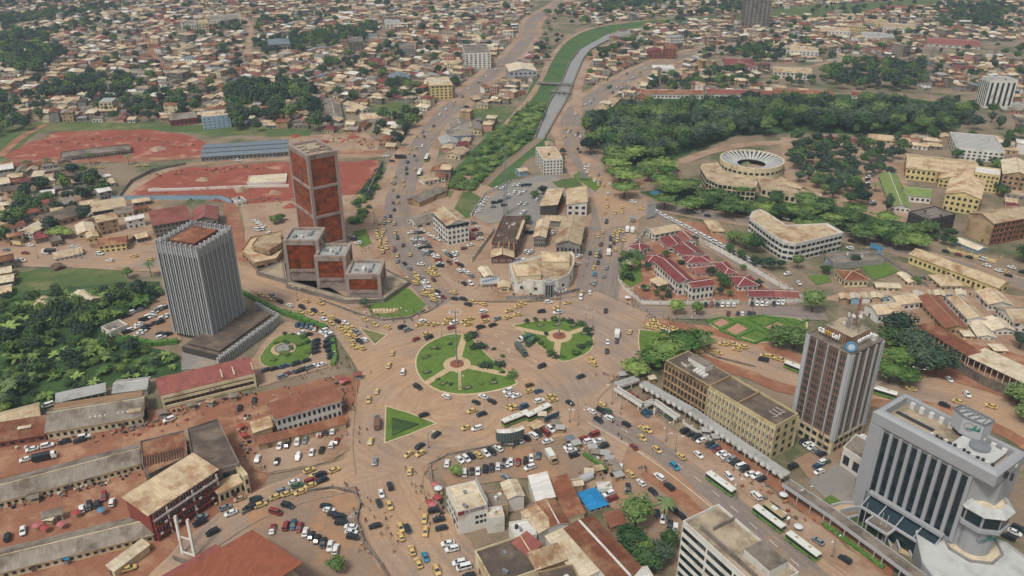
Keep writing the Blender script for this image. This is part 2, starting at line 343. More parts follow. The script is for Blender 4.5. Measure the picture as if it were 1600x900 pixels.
def road(name, mat, pts, wid, edge=None):
    P = smooth([G(x, y) for x, y in pts], 2)
    for k, (m, w_) in enumerate((([edge] if edge else []) + [(mat, wid)])):
        z = zn(); b = MB(); l = []; r = []
        for i, p in enumerate(P):
            d = (P[min(i+1, len(P)-1)]-P[max(i-1, 0)]); d.z = 0; d.normalize(); n = Vector((-d.y, d.x, 0))
            ww = w_/2*(1+.05*math.sin(i*1.7+k))
            l.append(p+n*ww); r.append(p-n*ww)
        i = len(b.v)
        for p, q in zip(l, r): b.v += [(p.x, p.y, z), (q.x, q.y, z)]
        for j in range(len(P)-1): b.f.append((2*j+1, 2*j+3, 2*j+2, 2*j)); b.m.append(0)
        uvs = []; s_ = 0
        for j in range(len(P)): s_ += (P[j]-P[j-1]).length if j else 0; uvs.append(s_)
        o = b.obj('road_verge' if edge and k == 0 else name, GM[m]); o['kind'] = 'structure'
        ul = o.data.uv_layers.new(name='UVMap')
        for lp in o.data.loops: ul.data[lp.index].uv = ((lp.vertex_index % 2)*w_, uvs[lp.vertex_index//2])
    ROADS[name+str(len(ROADS))] = (P, (edge[1] if edge else wid)/2)
    return o, P
# green and earth areas
patch('field', 'grass', [(1150, 30), (1210, 14), (1300, 8), (1420, 0), (1500, 0), (1450, 12), (1340, 24), (1215, 30)])
patch('earth_field', 'redsite', [(1355, 17), (1380, 10), (1420, 11), (1412, 19)]); patch('earth_field', 'redsite', [(1408, 10), (1435, 7), (1452, 12), (1425, 14)])
patch('river_bank', 'bank', [(700, 300), (712, 262), (745, 228), (790, 186), (822, 150), (845, 112), (868, 78), (905, 50), (955, 38), (1010, 30), (1160, 22), (1160, 28), (1010, 40), (945, 55), (907, 77), (892, 97), (880, 125), (859, 162), (837, 215), (800, 245), (770, 272), (730, 300)])
patch('river_bank', 'bank', [(752, 300), (790, 262), (835, 225), (850, 215), (868, 222), (830, 245), (805, 275), (770, 305)])
patch('canal_water', 'water', [(837, 217), (859, 162), (880, 125), (892, 97), (907, 77), (945, 56), (1010, 41), (1008, 46), (950, 63), (922, 78), (910, 93), (894, 132), (882, 162), (849, 219)])
patch('river_water', 'mud', [(733, 300), (765, 272), (800, 243), (838, 214), (848, 218), (812, 247), (785, 268), (748, 303)])
patch('grass_field', 'grass', [(575, 165), (620, 160), (660, 165), (650, 182), (610, 185), (580, 178)]); patch('grass_field', 'grass', [(735, 172), (790, 165), (800, 178), (770, 190), (740, 188)])
patch('grass_verge', 'grass', [(0, 200), (60, 190), (330, 195), (490, 205), (480, 215), (320, 212), (240, 203), (60, 207), (0, 250)])
patch('building_site', 'redsite', [(20, 235), (90, 206), (240, 203), (300, 214), (335, 228), (310, 246), (180, 250), (60, 254), (5, 248)])
patch('building_site', 'redsite', [(185, 306), (255, 264), (450, 253), (592, 250), (584, 280), (560, 332), (460, 332), (330, 314)])
patch('building_site', 'dirt', [(440, 214), (570, 205), (592, 226), (586, 246), (440, 246)])
patch('grass_slope', 'bush', [(540, 335), (570, 290), (598, 255), (600, 262), (585, 310), (575, 350), (545, 360)])
patch('ground_earth', 'red', [(-60, 640), (60, 655), (240, 640), (420, 610), (560, 590), (565, 700), (420, 740), (380, 800), (300, 920), (-60, 920)])
patch('lawn_ground', 'grass', [(30, 425), (100, 417), (190, 416), (200, 440), (120, 450), (70, 470), (0, 475), (5, 450)])
patch('undergrowth', 'bush', [(-80, 470), (60, 455), (190, 440), (250, 440), (252, 470), (160, 515), (280, 555), (287, 582), (180, 602), (60, 640), (-80, 670)], 'stuff')
patch('ground_earth', 'red', [(1060, 340), (1110, 350), (1150, 390), (1100, 370)]); patch('ground_earth', 'dirt', [(1270, 470), (1360, 470), (1600, 600), (1640, 470), (1420, 440), (1330, 450)])
patch('ground_earth', 'red', [(1420, 505), (1530, 540), (1620, 560), (1620, 600), (1500, 590), (1440, 560)])
patch('park_ground', 'bush', [(912, 240), (915, 205), (960, 165), (1080, 148), (1240, 145), (1400, 150), (1510, 165), (1500, 200), (1400, 212), (1250, 206), (1150, 212), (1060, 245), (960, 285)], 'stuff')
patch('park_ground', 'bush', [(1000, 300), (1090, 292), (1180, 305), (1290, 318), (1420, 350), (1410, 380), (1300, 365), (1180, 345), (1060, 320)], 'stuff')
patch('ground_earth', 'dirt', [(1220, 215), (1420, 225), (1420, 350), (1290, 315), (1225, 275)])
patch('ground_earth', 'red', [(985, 385), (1050, 365), (1180, 440), (1240, 470), (1155, 470), (1005, 470), (970, 440)], keep=False)
patch('ground_earth', 'dirt', [(615, 300), (730, 280), (790, 300), (900, 300), (930, 300), (930, 460), (800, 470), (700, 470), (620, 380)], keep=True)
patch('grass_slope', 'grass', [(697, 300), (735, 300), (765, 320), (725, 345), (710, 330)])
patch('ground_earth', 'dirt', [(375, 320), (600, 300), (610, 400), (660, 480), (600, 500), (480, 480), (390, 440)])
patch('ground_earth', 'dirt', [(-60, 300), (250, 310), (250, 415), (-60, 400)], keep=False)
# roads
road('road', 'asph', [(700, 480), (655, 425), (628, 375), (618, 330), (636, 270), (655, 230), (692, 180), (735, 142), (775, 110), (812, 78), (829, 52), (828, 34), (855, 17), (890, -4)], 18, ('dirt', 34))
road('road', 'asph', [(930, 490), (938, 420), (948, 370), (955, 325), (938, 285), (915, 250), (897, 215), (893, 190), (905, 170), (930, 152), (960, 133), (1000, 112), (1040, 95), (1100, 78), (1170, 70)], 22, ('dirt', 36))
road('road', 'dirt', [(905, 180), (900, 150), (908, 115), (925, 85), (960, 66), (1010, 48), (1090, 42)], 9)
road('track', 'dirt', [(700, 330), (735, 265), (800, 183), (823, 160), (843, 130), (858, 95), (880, 65), (912, 47), (960, 36), (1060, 28)], 6)
road('road', 'asph', [(985, 310), (1040, 325), (1150, 343), (1300, 366), (1390, 386), (1480, 410), (1620, 450)], 13, ('dirt', 18))
road('road', 'dirt', [(985, 300), (1030, 268), (1080, 246), (1140, 228), (1230, 222)], 10)
road('road', 'asph', [(1005, 330), (1060, 352), (1120, 388), (1190, 430), (1250, 475)], 9, ('dirt', 13))
road('road', 'red', [(0, 252), (180, 252), (300, 246), (450, 238), (600, 238)], 9)
road('road', 'dirt', [(150, 340), (190, 305), (240, 272), (300, 256), (450, 247), (600, 243)], 8)
road('track', 'red', [(230, 60), (240, 90), (262, 112), (300, 118)], 6); road('track', 'dirt', [(0, 150), (40, 140), (70, 120)], 8); road('track', 'red', [(0, 245), (30, 215), (70, 195)], 7)
road('track', 'red', [(560, 85), (610, 45), (650, 20), (700, 0)], 8); road('track', 'red', [(640, 90), (690, 62), (705, 30)], 7); road('track', 'dirt', [(385, 90), (395, 40), (370, 20)], 8)
road('road', 'asph', [(1030, 110), (1150, 88), (1300, 90), (1450, 75), (1620, 65)], 11); road('road', 'dirt', [(1240, 110), (1300, 98), (1350, 88)], 9); road('road', 'asph', [(1050, 130), (1200, 118), (1250, 122)], 8)
road('dirt_road', 'red', [(378, 430), (372, 385), (365, 345), (358, 318)], 9)
road('road', 'road', [(600, 515), (545, 497), (480, 473), (430, 452), (390, 436), (340, 418), (240, 408), (120, 403), (-60, 396)], 18, ('dirt', 26))
road('dirt_road', 'red', [(580, 595), (500, 605), (410, 635), (280, 668), (150, 698), (-60, 745)], 13)
patch('ground_earth', 'dirt', [(560, 590), (620, 700), (560, 760), (480, 765), (400, 790), (280, 920), (420, 920), (700, 920), (800, 920), (690, 800), (660, 740), (880, 690), (930, 700), (1030, 800), (1060, 920), (1300, 920), (1150, 770), (1000, 640), (960, 600), (700, 600)], keep=False)
road('road', 'road', [(600, 640), (590, 690), (600, 740), (625, 800), (670, 870), (720, 950)], 27)
road('road', 'road', [(620, 715), (560, 735), (480, 762), (410, 790), (345, 835), (290, 885), (250, 940)], 17)
road('road', 'road', [(820, 600), (900, 660), (975, 705), (1060, 760), (1150, 830), (1260, 920), (1320, 970)], 30, ('dirt', 50))
_, SEP = road('road', 'asph', [(935, 650), (975, 672), (1017, 696), (1097, 752), (1205, 845), (1300, 930)], 10)
road('road', 'road', [(960, 520), (1040, 528), (1120, 542), (1190, 566), (1260, 592), (1360, 604), (1450, 606), (1540, 630), (1640, 680)], 20, ('red', 34))
road('road', 'asph', [(960, 485), (1040, 490), (1120, 488), (1200, 486), (1290, 492)], 13)
patch('plaza', 'plaza', [(560, 502), (610, 500), (668, 490), (705, 470), (760, 474), (830, 474), (905, 466), (930, 455), (965, 470), (1015, 492), (1002, 518), (1000, 560), (950, 600), (900, 645), (880, 685), (700, 700), (650, 740), (560, 740), (552, 640), (566, 590), (548, 560), (520, 520)])
patch('junction', 'road', [(905, 240), (930, 250), (965, 275), (1012, 312), (1010, 335), (985, 352), (940, 360), (930, 320)])
# yards and lots
patch('car_park', 'lot', [(678, 722), (700, 712), (880, 682), (960, 722), (945, 752), (820, 748), (700, 762)])
patch('car_park', 'lot', [(385, 800), (440, 772), (520, 768), (556, 775), (560, 800), (572, 850), (600, 905), (480, 905), (400, 850)])
patch('car_park', 'dirt', [(398, 735), (400, 700), (540, 660), (548, 700), (520, 722), (420, 740)])
patch('car_park', 'dirt', [(385, 575), (440, 502), (518, 514), (528, 572), (405, 605)])
patch('car_park', 'grey', [(735, 335), (770, 305), (800, 285), (860, 270), (905, 300), (850, 325), (838, 372), (820, 340), (760, 350)])
patch('car_park', 'lot', [(160, 512), (250, 452), (262, 470), (285, 532), (240, 536), (180, 522)])
patch('yard_lawn', 'lawn', [(1342, 411), (1372, 402), (1404, 425), (1365, 438)]); patch('yard_lawn', 'lawn', [(1262, 432), (1290, 428), (1300, 440), (1275, 446)])
patch('yard_lawn', 'lawn', [(970, 398), (1000, 392), (1003, 440), (985, 450), (968, 436)])
patch('corner_lawn', 'lawn', [(575, 482), (600, 450), (640, 452), (665, 476), (655, 492), (615, 497), (580, 494)])
patch('lawn_strip', 'lawn', [(552, 362), (572, 358), (580, 380), (566, 388), (555, 378)])
patch('yard', 'lot', [(1240, 720), (1300, 690), (1345, 700), (1330, 790), (1290, 780)]); patch('yard', 'grey', [(1262, 755), (1318, 716), (1336, 735), (1330, 790), (1310, 800)])
patch('yard_lawn', 'lawn', [(1284, 782), (1298, 774), (1316, 785), (1300, 790)])
patch('yard', 'lot', [(980, 700), (1060, 740), (1110, 790), (1090, 850), (1050, 870), (1000, 830), (950, 770)], keep=False)
patch('verge_earth', 'red', [(1000, 742), (1020, 735), (1100, 800), (1088, 812)]); patch('verge_earth', 'red', [(1115, 695), (1130, 690), (1400, 880), (1390, 905)])
patch('lawn_court', 'lawn', [(930, 300), (895, 275), (905, 268), (940, 290)]); patch('grass_verge', 'grass', [(862, 285), (900, 278), (912, 292), (880, 296)])
# traffic islands
def island(pts, h=.22, inner='lawn', paths=(), label=None, cen=None, scl=.965, lm=None):
    P = smooth([G(x, y) for x, y in pts]+[G(*pts[0])], 1)[:-1] if len(pts) > 6 else [G(x, y) for x, y in pts]
    c = cen or sum(P, Vector())/len(P); z0 = .3
    b = MB(); b.prism([(p.x, p.y) for p in P], 0, z0+h); o = b.obj('traffic_island', GM['kerb']); o['kind'] = 'structure'
    if lm: LMS.append((o, lm)); o['lmx'] = c.x; o['lmy'] = c.y
    b = MB(); Q = [(c.x+(p.x-c.x)*scl, c.y+(p.y-c.y)*scl) for p in P]; b.prism(Q, z0+h-.02, z0+h+.06); b.obj('lawn', GM[inner], o)
    for k, pp in enumerate(paths):
        b = MB(); a, q = G(*pp[0]), G(*pp[1]); a.z = q.z = 0; d = (q-a).normalized(); n = Vector((-d.y, d.x, 0))*(pp[2]/2)
        b.prism([((a-n).x, (a-n).y), ((q-n).x, (q-n).y), ((q+n).x, (q+n).y), ((a+n).x, (a+n).y)], z0+h, z0+h+.1+.012*k); b.obj('path', GM['path'], o)
    NOHOUSE.append(pts); return o, c, z0+h+.06
I1, c1, zi = island([(720, 523), (738, 529), (748, 541), (762, 556), (785, 575), (813, 600), (800, 606), (770, 614), (735, 619), (705, 618), (680, 611), (660, 598), (649, 580), (648, 562), (655, 547), (670, 535), (690, 526), (706, 522)], paths=(((713, 571), (726, 526), 3), ((713, 571), (808, 590), 3), ((713, 571), (664, 602), 3), ((718, 580), (719, 611), 1.2)), lm='the big lawn roundabout')
I2, c2, _ = island([(800, 509), (830, 503), (870, 501), (905, 505), (922, 515), (929, 530), (926, 548), (912, 557), (882, 569), (866, 560), (848, 546), (822, 524)], paths=(((873, 528), (806, 514), 3), ((873, 528), (918, 513), 3), ((873, 528), (868, 562), 3)), lm='the smaller lawn roundabout')
for (px, py, I) in ((714, 571, I1), (873.5, 527, I2)):
    c = G(px, py); b = MB(); b.prism([(c.x+6*math.cos(k*PI/14), c.y+6*math.sin(k*PI/14)) for k in range(28)], zi-.05, zi+.16); b.obj('paved_circle', GM['path'], I)
    b = MB(); b.prism([(c.x+3*math.cos(k*PI/14), c.y+3*math.sin(k*PI/14)) for k in range(28)], zi, zi+.5); b.obj('planter_ring', WL['brick'], I)
I3, _, _ = island([(602, 635), (601, 665), (600, 695), (640, 681), (684, 663), (640, 646)], lm='the lawn triangle', scl=.92)
b = MB(); q_ = [G(612, 655), G(613, 683), G(655, 665)]; b.prism([(p.x, p.y) for p in q_], zi, zi+.35); b.obj('planting_bed', GM['bush'], I3)
I4, _, _ = island([(560, 512), (586, 541), (606, 525)], inner='grass', scl=.85, lm='the tiny triangle island')
I5, _, _ = island([(998, 516), (1020, 518), (1060, 524), (1095, 545), (1085, 560), (1000, 558), (996, 535)], scl=.95, lm='the shaded lawn island')
I7, _, _ = island([(405, 560), (416, 543), (432, 527), (455, 520), (488, 525), (492, 560), (455, 572), (428, 577), (408, 572)], lm='the fountain garden')
I6, _, _ = island([(1104, 503), (1150, 496), (1200, 494), (1262, 500), (1262, 520), (1196, 541), (1150, 525), (1118, 515)], lm='the hedge garden')
c = G(443, 547); b = MB(); b.prism([(c.x+5.5*math.cos(k*PI/12), c.y+5.5*math.sin(k*PI/12)) for k in range(24)], zi, zi+.1); b.obj('paved_circle', GM['path'], I7)
f = thing('fountain', 'round grey fountain basin in the triangular garden beside the ribbed tower', 'fountain', (c.x, c.y, zi+.1))
b = MB()
for k in range(24):
    t0, t1 = k*PI/12, (k+1)*PI/12; q = lambda r, t: (r*math.cos(t), r*math.sin(t))
    a, bb, cc, d = q(3.9, t0), q(3.9, t1), q(3.4, t1), q(3.4, t0)
    b.poly([(*a, 0), (*bb, 0), (*bb, .6), (*a, .6)]); b.poly([(*a, .6), (*bb, .6), (*cc, .6), (*d, .6)]); b.poly([(*d, .6), (*cc, .6), (*cc, 0), (*d, 0)])
b.obj('basin', WL['concrete'], f); b = MB(); b.prism([(3.4*math.cos(k*PI/12), 3.4*math.sin(k*PI/12)) for k in range(24)], .1, .35); b.obj('water_surface', GM['water'], f)
b = MB(); b.tube((0, 0, 0), (0, 0, 1.3), .3, .15, 10); b.obj('jet_post', WL['concrete'], f)
# lane dashes and crossings
def dash(p, q, w_=.18):
    p, q = Vector(p), Vector(q); d = (q-p).normalized(); n = Vector((-d.y, d.x, 0))*w_/2; b = MB(); z = .36
    b.poly([((p-n).x, (p-n).y, z), ((q-n).x, (q-n).y, z), ((q+n).x, (q+n).y, z), ((p+n).x, (p+n).y, z)]); o = b.obj('lane_marking', GM['paint']); o['kind'] = 'structure'
def walk(P, step, off=0):
    out = []; need = step/2
    for a, c_ in zip(P, P[1:]):
        L = (c_-a).length
        if L < 1e-6: continue
        d = (c_-a)/L; n = Vector((-d.y, d.x, 0)); s = need
        while s < L: out.append((a+d*s+n*off, d)); s += step
        need = s-L
    return out
for p, d in walk(SEP, 9, -.4): dash(p-d*1.8, p+d*1.8, .3)
for p, d in walk(SEP, 12, -6.5): dash(p-d*6.02, p+d*5.9, .35)
for k in range(6):
    p = G(912+k*3.2, 633+k*2.2); dash(p, p+Vector((2.5, -5.5, 0)), .5)
for a, c_ in (((770, 520), (800, 553)), ((782, 516), (796, 530)), ((830, 560), (850, 580)), ((790, 545), (806, 562))):
    P = [G(*a), G(*c_)]
    for p, d in walk(P, 7, 0): dash(p-d*1.6, p+d*1.6, .25)
for k in range(5):
    p = G(540+k*3.5, 812-k*2.4); dash(p, p+Vector((2.6, 1.6, 0)), .5)

for pts in ([(566, 504), (610, 500), (668, 490), (693, 470)], [(905, 462), (935, 452), (968, 470), (1012, 490), (1003, 512)], [(1000, 560), (960, 600), (922, 634), (975, 682), (1060, 738)], [(878, 688), (790, 702), (700, 708), (655, 742), (668, 790), (690, 840)], [(556, 742), (549, 690), (560, 600), (548, 566)], [(515, 512), (470, 494), (430, 472), (392, 455)], [(555, 768), (470, 786), (400, 815), (340, 855)], [(420, 742), (500, 728), (546, 704)], [(1000, 518), (1060, 524), (1120, 536), (1190, 556)], [(700, 468), (760, 472), (830, 472), (900, 464)], [(960, 470), (962, 430), (972, 380), (985, 345)], [(585, 330), (592, 370), (605, 400), (640, 440), (668, 480)], [(1140, 752), (1220, 818), (1320, 900)]):
    P_ = smooth([G(x, y) for x, y in pts], 2); b = MB()
    for a, c_ in zip(P_, P_[1:]): b.beam(a+Vector((0, 0, .42)), c_+Vector((0, 0, .42)), .35, .3)
    b.obj('kerb', mk('kerb_dusty', '#a08d78', .9, .2, .4, coord='World'))['kind'] = 'structure'
# ------------------------------------------------------------------ landmark buildings
def zat(Y, y): v = (y-450)/FOC; return CAMH - Y*(SN+CS*v)/(CS-SN*v)
def text(s, parent, loc, rx, rz, size, mat, ext=.08, name='lettering', al='CENTER'):
    cu = bpy.data.curves.new(name, 'FONT'); cu.body = s; cu.size = size; cu.extrude = ext; cu.align_x = al; cu.align_y = 'CENTER'
    cu.materials.append(mat); cu.resolution_u = 3; tmp = bpy.data.objects.new(name, cu); COL.objects.link(tmp); dg = bpy.context.evaluated_depsgraph_get(); dg.update()
    me = bpy.data.meshes.new_from_object(tmp.evaluated_get(dg)); bpy.data.objects.remove(tmp); o = bpy.data.objects.new(name, me); COL.objects.link(o); o.parent = parent; o.location = loc; o.rotation_euler = (rx, 0, rz); return o
def polyb(name, label, cat, pts, h, wall, roof, fl=2, lm=None, para=.6, win='dark', step=3.4, fw=.6, fh=.5, ped=False, grp=None, gf=0, base0=0):
    P = [G(x, y, h) for x, y in pts]
    a = sum(P[i-1].x*P[i].y-P[i].x*P[i-1].y for i in range(len(P)))
    if a < 0: P = P[::-1]
    c = sum(P, Vector())/len(P); t = thing(name, label, cat, (c.x, c.y, 0), 0, grp, None, lm)
    Q = [(p.x-c.x, p.y-c.y) for p in P]; NOHOUSE.append(pts)
    b = MB(); b.prism(Q, 0, h); b.obj('wall', WL[wall] if isinstance(wall, str) else wall, t)
    s = .96; b = MB(); b.prism([(x*s, y*s) for x, y in Q], h-.03, h+.05); b.obj('roof', RT[roof], t)
    b = MB()
    for i in range(len(Q)):
        p, q = Vector((*Q[i-1], h)), Vector((*Q[i], h))
        if (q-p).length > .6: b.beam(p+Vector((0, 0, para/2)), q+Vector((0, 0, para/2)), .3, para)
    if para > .1: b.obj('parapet', WL[wall] if isinstance(wall, str) else wall, t)
    for i in range(len(Q)):
        p, q = Vector(Q[i-1]), Vector(Q[i]); L = (q-p).length; n = int(L/step)
        mid = (p+q)/2; nn = Vector(((q-p).y, -(q-p).x))
        if n and fl and nn.dot(Vector((-(c.x+mid.x), -(c.y+mid.y)))) > 0: facade(t, p, q, gf, h-.5, n, fl, fw, fh, win)
    return t, Q, c
def ribbed_tower():
    h = 48.6; ctr, rz, L, D, sg = rect((241, 375), (306, 385), (357, 352), h)
    t = thing('office_tower', 'tall grey office tower of close vertical concrete fins with a sunken brown roof', 'tower', (ctr.x, ctr.y, 0), rz, None, None, 'the ribbed grey tower')
    FOOT.append((ctr.x, ctr.y, L+14, D+14, rz))
    b = MB(); b.box(0, 0, 0, L-1.6, D-1.6, h-3.5); b.obj('wall', WL['dark'], t)
    b = MB(); b.box(0, 0, h-3.5, L-2.4, D-2.4, .1); b.obj('roof', RT['slab'], t)
    b = MB(); b.box(0, 0, h-3.4, L*.62, D*.66, 2.6, 0, 0, 1); b.obj('roof_house', [WL['brown'], RT['rust']], t)
    fm = mk('fin_concrete', '#b8b9b7', .8, .1, .2, 0, spot='#8a8a88', spot_amt=.3); fin = unit_box(fm)
    n = 17
    for s, W, O in ((0, L, D), (1, D, L)):
        for sd in (-1, 1):
            for k in range(n):
                u = -W/2+.25+(W-.5)*k/(n-1); z1 = h+ (0 if k % 2 else -.0); wd = .58 if k % 2 == 0 else .34; dp = 1.05 if k % 2 == 0 else .7
                if s and k in (0, n-1): continue
                c = (u, sd*(O/2-.35)) if not s else (sd*(O/2-.35), u)
                inst('fin', fin, t, (c[0], c[1], 2), 0, ((wd, dp) if not s else (dp, wd)) + (z1-2 - (0 if k % 2 == 0 else .5),))
            for k in range(n-1):
                u = -W/2+.25+(W-.5)*(k+.5)/(n-1); c = (u, sd*(O/2-.8)) if not s else (sd*(O/2-.8), u)
                inst('window', WIN['strip'], t, (c[0], c[1], 4), (0 if sd < 0 else PI) if not s else (-PI/2 if sd < 0 else PI/2), ((W-.5)/(n-1)*.9, 1, h-8.2))
            b = MB(); 
            for c in ([(0, sd*(O/2-.55), W-.6, .3)] if not s else [(sd*(O/2-.55), 0, .3, W-.6)]): b.box(c[0], c[1], h-6, c[2], c[3], 4)
            b.obj('fascia', fm, t)
    rd = mk('sign_brown', '#7a4236', .7, .1, 1)
    text('ISO', t, (-L*.1, D*.24, h+.9), PI/2, -rz+.25, 3.0, rd, .12); b = MB()
    for k in (-2.2, 0, 2): b.tube((-L*.1+k, D*.26, h-1), (-L*.1+k, D*.26, h+.5), .1, .1, 5)
    b.obj('sign_post', METALD, t)
    # stepped podium
    c2, rz2, L2, D2, _ = rect((284, 541), (345, 556), (414, 488), 3.5)
    b = MB(); b.box(0, 0, 0, L2, D2, 3.5, 0, 0, 1); b.box(0, 0, 3.5, L2-4, D2-4, .9, 0, 0, 1); o = b.obj('podium', [WL['dark'], RT['dark']], t)
    o.location = (Matrix.Rotation(-rz, 3, 'Z') @ Vector((c2.x-ctr.x, c2.y-ctr.y, 0))); o.rotation_euler.z = rz2-rz
    for nm, lb, a, c_, hh, nn in (('fin_screen', 'long screen wall of grey concrete fins around the ribbed tower terrace', (343, 576), (437, 507), 5.5, 30), ('fin_screen', 'short screen of grey concrete fins at the hedge side of the ribbed tower', (438, 506), (402, 486), 5, 16), ('picket_fence', 'pale spiked fence between the ribbed tower yard and the red roofed block', (287, 590), (341, 575), 3, 12)):
        p, q = G(*a), G(*c_); w_ = thing(nm, lb, 'wall' if 'screen' in nm else 'fence', (p.x, p.y, 0), math.atan2(q.y-p.y, q.x-p.x)); L_ = (q-p).length
        for k in range(nn+1): inst('fin' if 'screen' in nm else 'post', fin, w_, (L_*k/nn, 0, 0), 0, (.5, 1.0, hh+.4*(k % 2)) if 'screen' in nm else (.18, .18, hh))
        b = MB(); b.box(L_/2, .2, 0, L_, .12, hh*.72 if 'screen' in nm else .5); b.obj('panel' if 'screen' in nm else 'rail', WL['grey'], w_)
    p = [(284, 580), (345, 572), (436, 503), (412, 486), (345, 554), (284, 540)]; patch('terrace', 'grey', p)
ribbed_tower()
GO = mk('glass_earth_reflection', '#a34e2d', .15, .3, .18, .06, metal=.15, spot='#6c3220', spot_amt=.6, spot_scale=.11, spec=.7, coord='World')  # copper tone and dark mottling paint the red earth's reflection into the glass
BF = mk('frame_brown_stone', '#a39388', .85, .1, .3, 0, spot='#705a52', spot_amt=.3)
PANE = MB(); PANE.poly([(-.5, -.04, 0), (.5, -.04, 0), (.5, -.04, 1), (-.5, -.04, 1)]); PANE.poly([(-.5, 0, 0), (.5, 0, 0), (.5, -.04, 0), (-.5, -.04, 0)]); PANE.poly([(-.5, -.04, 1), (.5, -.04, 1), (.5, 0, 1), (-.5, 0, 1)]); PANEM = PANE.mesh('pane', [GO])
def glass_block(label, A, B, C, h, z0, tiers, nc, nr, lm, top):
    ctr, rz, L, D, sg = rect(A, B, C, h); t = thing('glass_block', label, 'building', (ctr.x, ctr.y, 0), rz, None, None, lm); FOOT.append((ctr.x, ctr.y, L+6, D+6, rz))
    b = MB(); b.box(0, 0, 0, L-1.2, D-1.2, h-1.2); b.obj('wall', WL['brown'], t)
    b = MB(); b.box(0, 0, h-1.3, L-2, D-2, .15); b.obj('roof', RT['ltgrey'] if not top else RT['beige'], t)
    b = MB(); cw = 1.7
    for sx in (-1, 1):
        for sy in (-1, 1): block('corner_pier', BF, t, (sx*(L/2-cw/2), sy*(D/2-cw/2), 0), (cw, cw, h+.1))
    tz = (h-z0-2.6)/tiers
    for k in range(tiers+1):
        z = z0+tz*k-(0 if k else .6); hh = 1.5 if k < tiers else 2.7; b = MB()
        for s in (-1, 1): b.box(0, s*(D/2-.75), z, L-2*cw, 1.5, hh); b.box(s*(L/2-.75), 0, z, 1.5, D-2*cw-.0, hh)
        b.obj('band', BF, t)
    if z0 > 1:
        b = MB(); b.box(0, 0, 0, L-.9, D-.9, z0-.7); b.obj('base_wall', BF, t)
    for k in range(tiers):
        za, zb = z0+tz*k+1.5, z0+tz*(k+1); 
        for p, q, vis in (((-L/2+cw, -D/2+.55), (L/2-cw, -D/2+.55), 1), ((L/2-.55, -D/2+cw), (L/2-.55, D/2-cw), sg > 0), ((-L/2+.55, D/2-cw), (-L/2+.55, -D/2+cw), sg < 0), ((L/2-cw, D/2-.55), (-L/2+cw, D/2-.55), 0)):
            p, q = Vector(p), Vector(q); d = q-p; LL = d.length; d.normalize(); r_ = math.atan2(d.y, d.x); c_, r0 = (nc, nr) if vis else (1, 1)
            for i in range(c_):
                for j in range(r0):
                    m = p+d*(LL*(i+.5)/c_); hh = (zb-za)/r0
                    inst('window_pane', PANEM, t, (m.x, m.y, za+hh*j+.03), r_, (LL/c_-.22, 1+ (.0 if vis else 0), hh-.2))
    if top:
        b = MB()
        for k in range(5): b.box(-L/2+2+(L-4)*k/4, 0, h-1, .4, D-2.5, .7)
        for k in range(3): b.box(0, -D/2+2.5+(D-5)*k/2, h-.95, L-3, .4, .5)
        b.obj('roof_beam', BF, t)
        for k in range(14):
            for s in (-1, 1): block('crown_rib', FRB, t, (-L/2+2+(L-4)*k/13, s*(D/2+.02), h-2.4), (.16, .14, 2.2)); block('crown_rib', FRB, t, (s*(L/2+.02), -D/2+2+(D-4)*k/13, h-2.4), (.14, .16, 2.2))
        block('roof_house', RT['beige'], t, (0, 0, h-1.1), (L*.3, D*.35, 1.5))
    else:
        for k in range(3): block('roof_unit', [METAL, FRW, METAL][k], t, (-L*.25+k*L*.2, U(-.2, .2)*D, h-1.1), (U(1, 2.5), U(1, 3.5), U(.8, 1.6)))
        b = MB(); b.tube((L*.2, 0, h-.6), (L*.2, D*.35, h-.6), .25, .25, 8); b.obj('roof_duct', METAL, t)
    return t
glass_block('tall brown tower of three stacked copper glass tiers beside the red building site', (449, 225), (479, 244), (527, 235), 56.1, 2, 3, 6, 5, 'the brown glass tower', True)
glass_block('tallest of the low copper glass blocks at the foot of the brown tower', (441, 376), (497, 376), (499, 355), 25.2, 8, 1, 5, 5, 'the tallest low glass block', False)
glass_block('middle of the stepped copper glass blocks below the brown tower', (490, 401), (540, 401), (546, 380), 20, 7, 1, 5, 4, 'the middle glass block', False)
glass_block('lowest copper glass block with white roof ducts beside the corner lawn', (539, 429), (594, 429), (596, 406), 14.7, 5, 1, 5, 3, 'the lowest glass block', False)
polyb('terrace_building', 'low beige terrace building with stepped roof behind the copper glass blocks', 'building', [(378, 392), (392, 372), (440, 362), (441, 392), (432, 405), (398, 412)], 4.2, 'tan', 'tan', 1, 'the beige terrace building', .8, 'dark', 5, .7, .4)
polyb('terrace_building', 'brown paved entrance deck in front of the copper glass blocks', 'terrace', [(400, 425), (440, 408), (447, 445), (540, 470), (600, 468), (640, 440), (600, 420), (598, 466), (540, 464)], 2.2, 'concrete', 'beige', 0, None, .5)
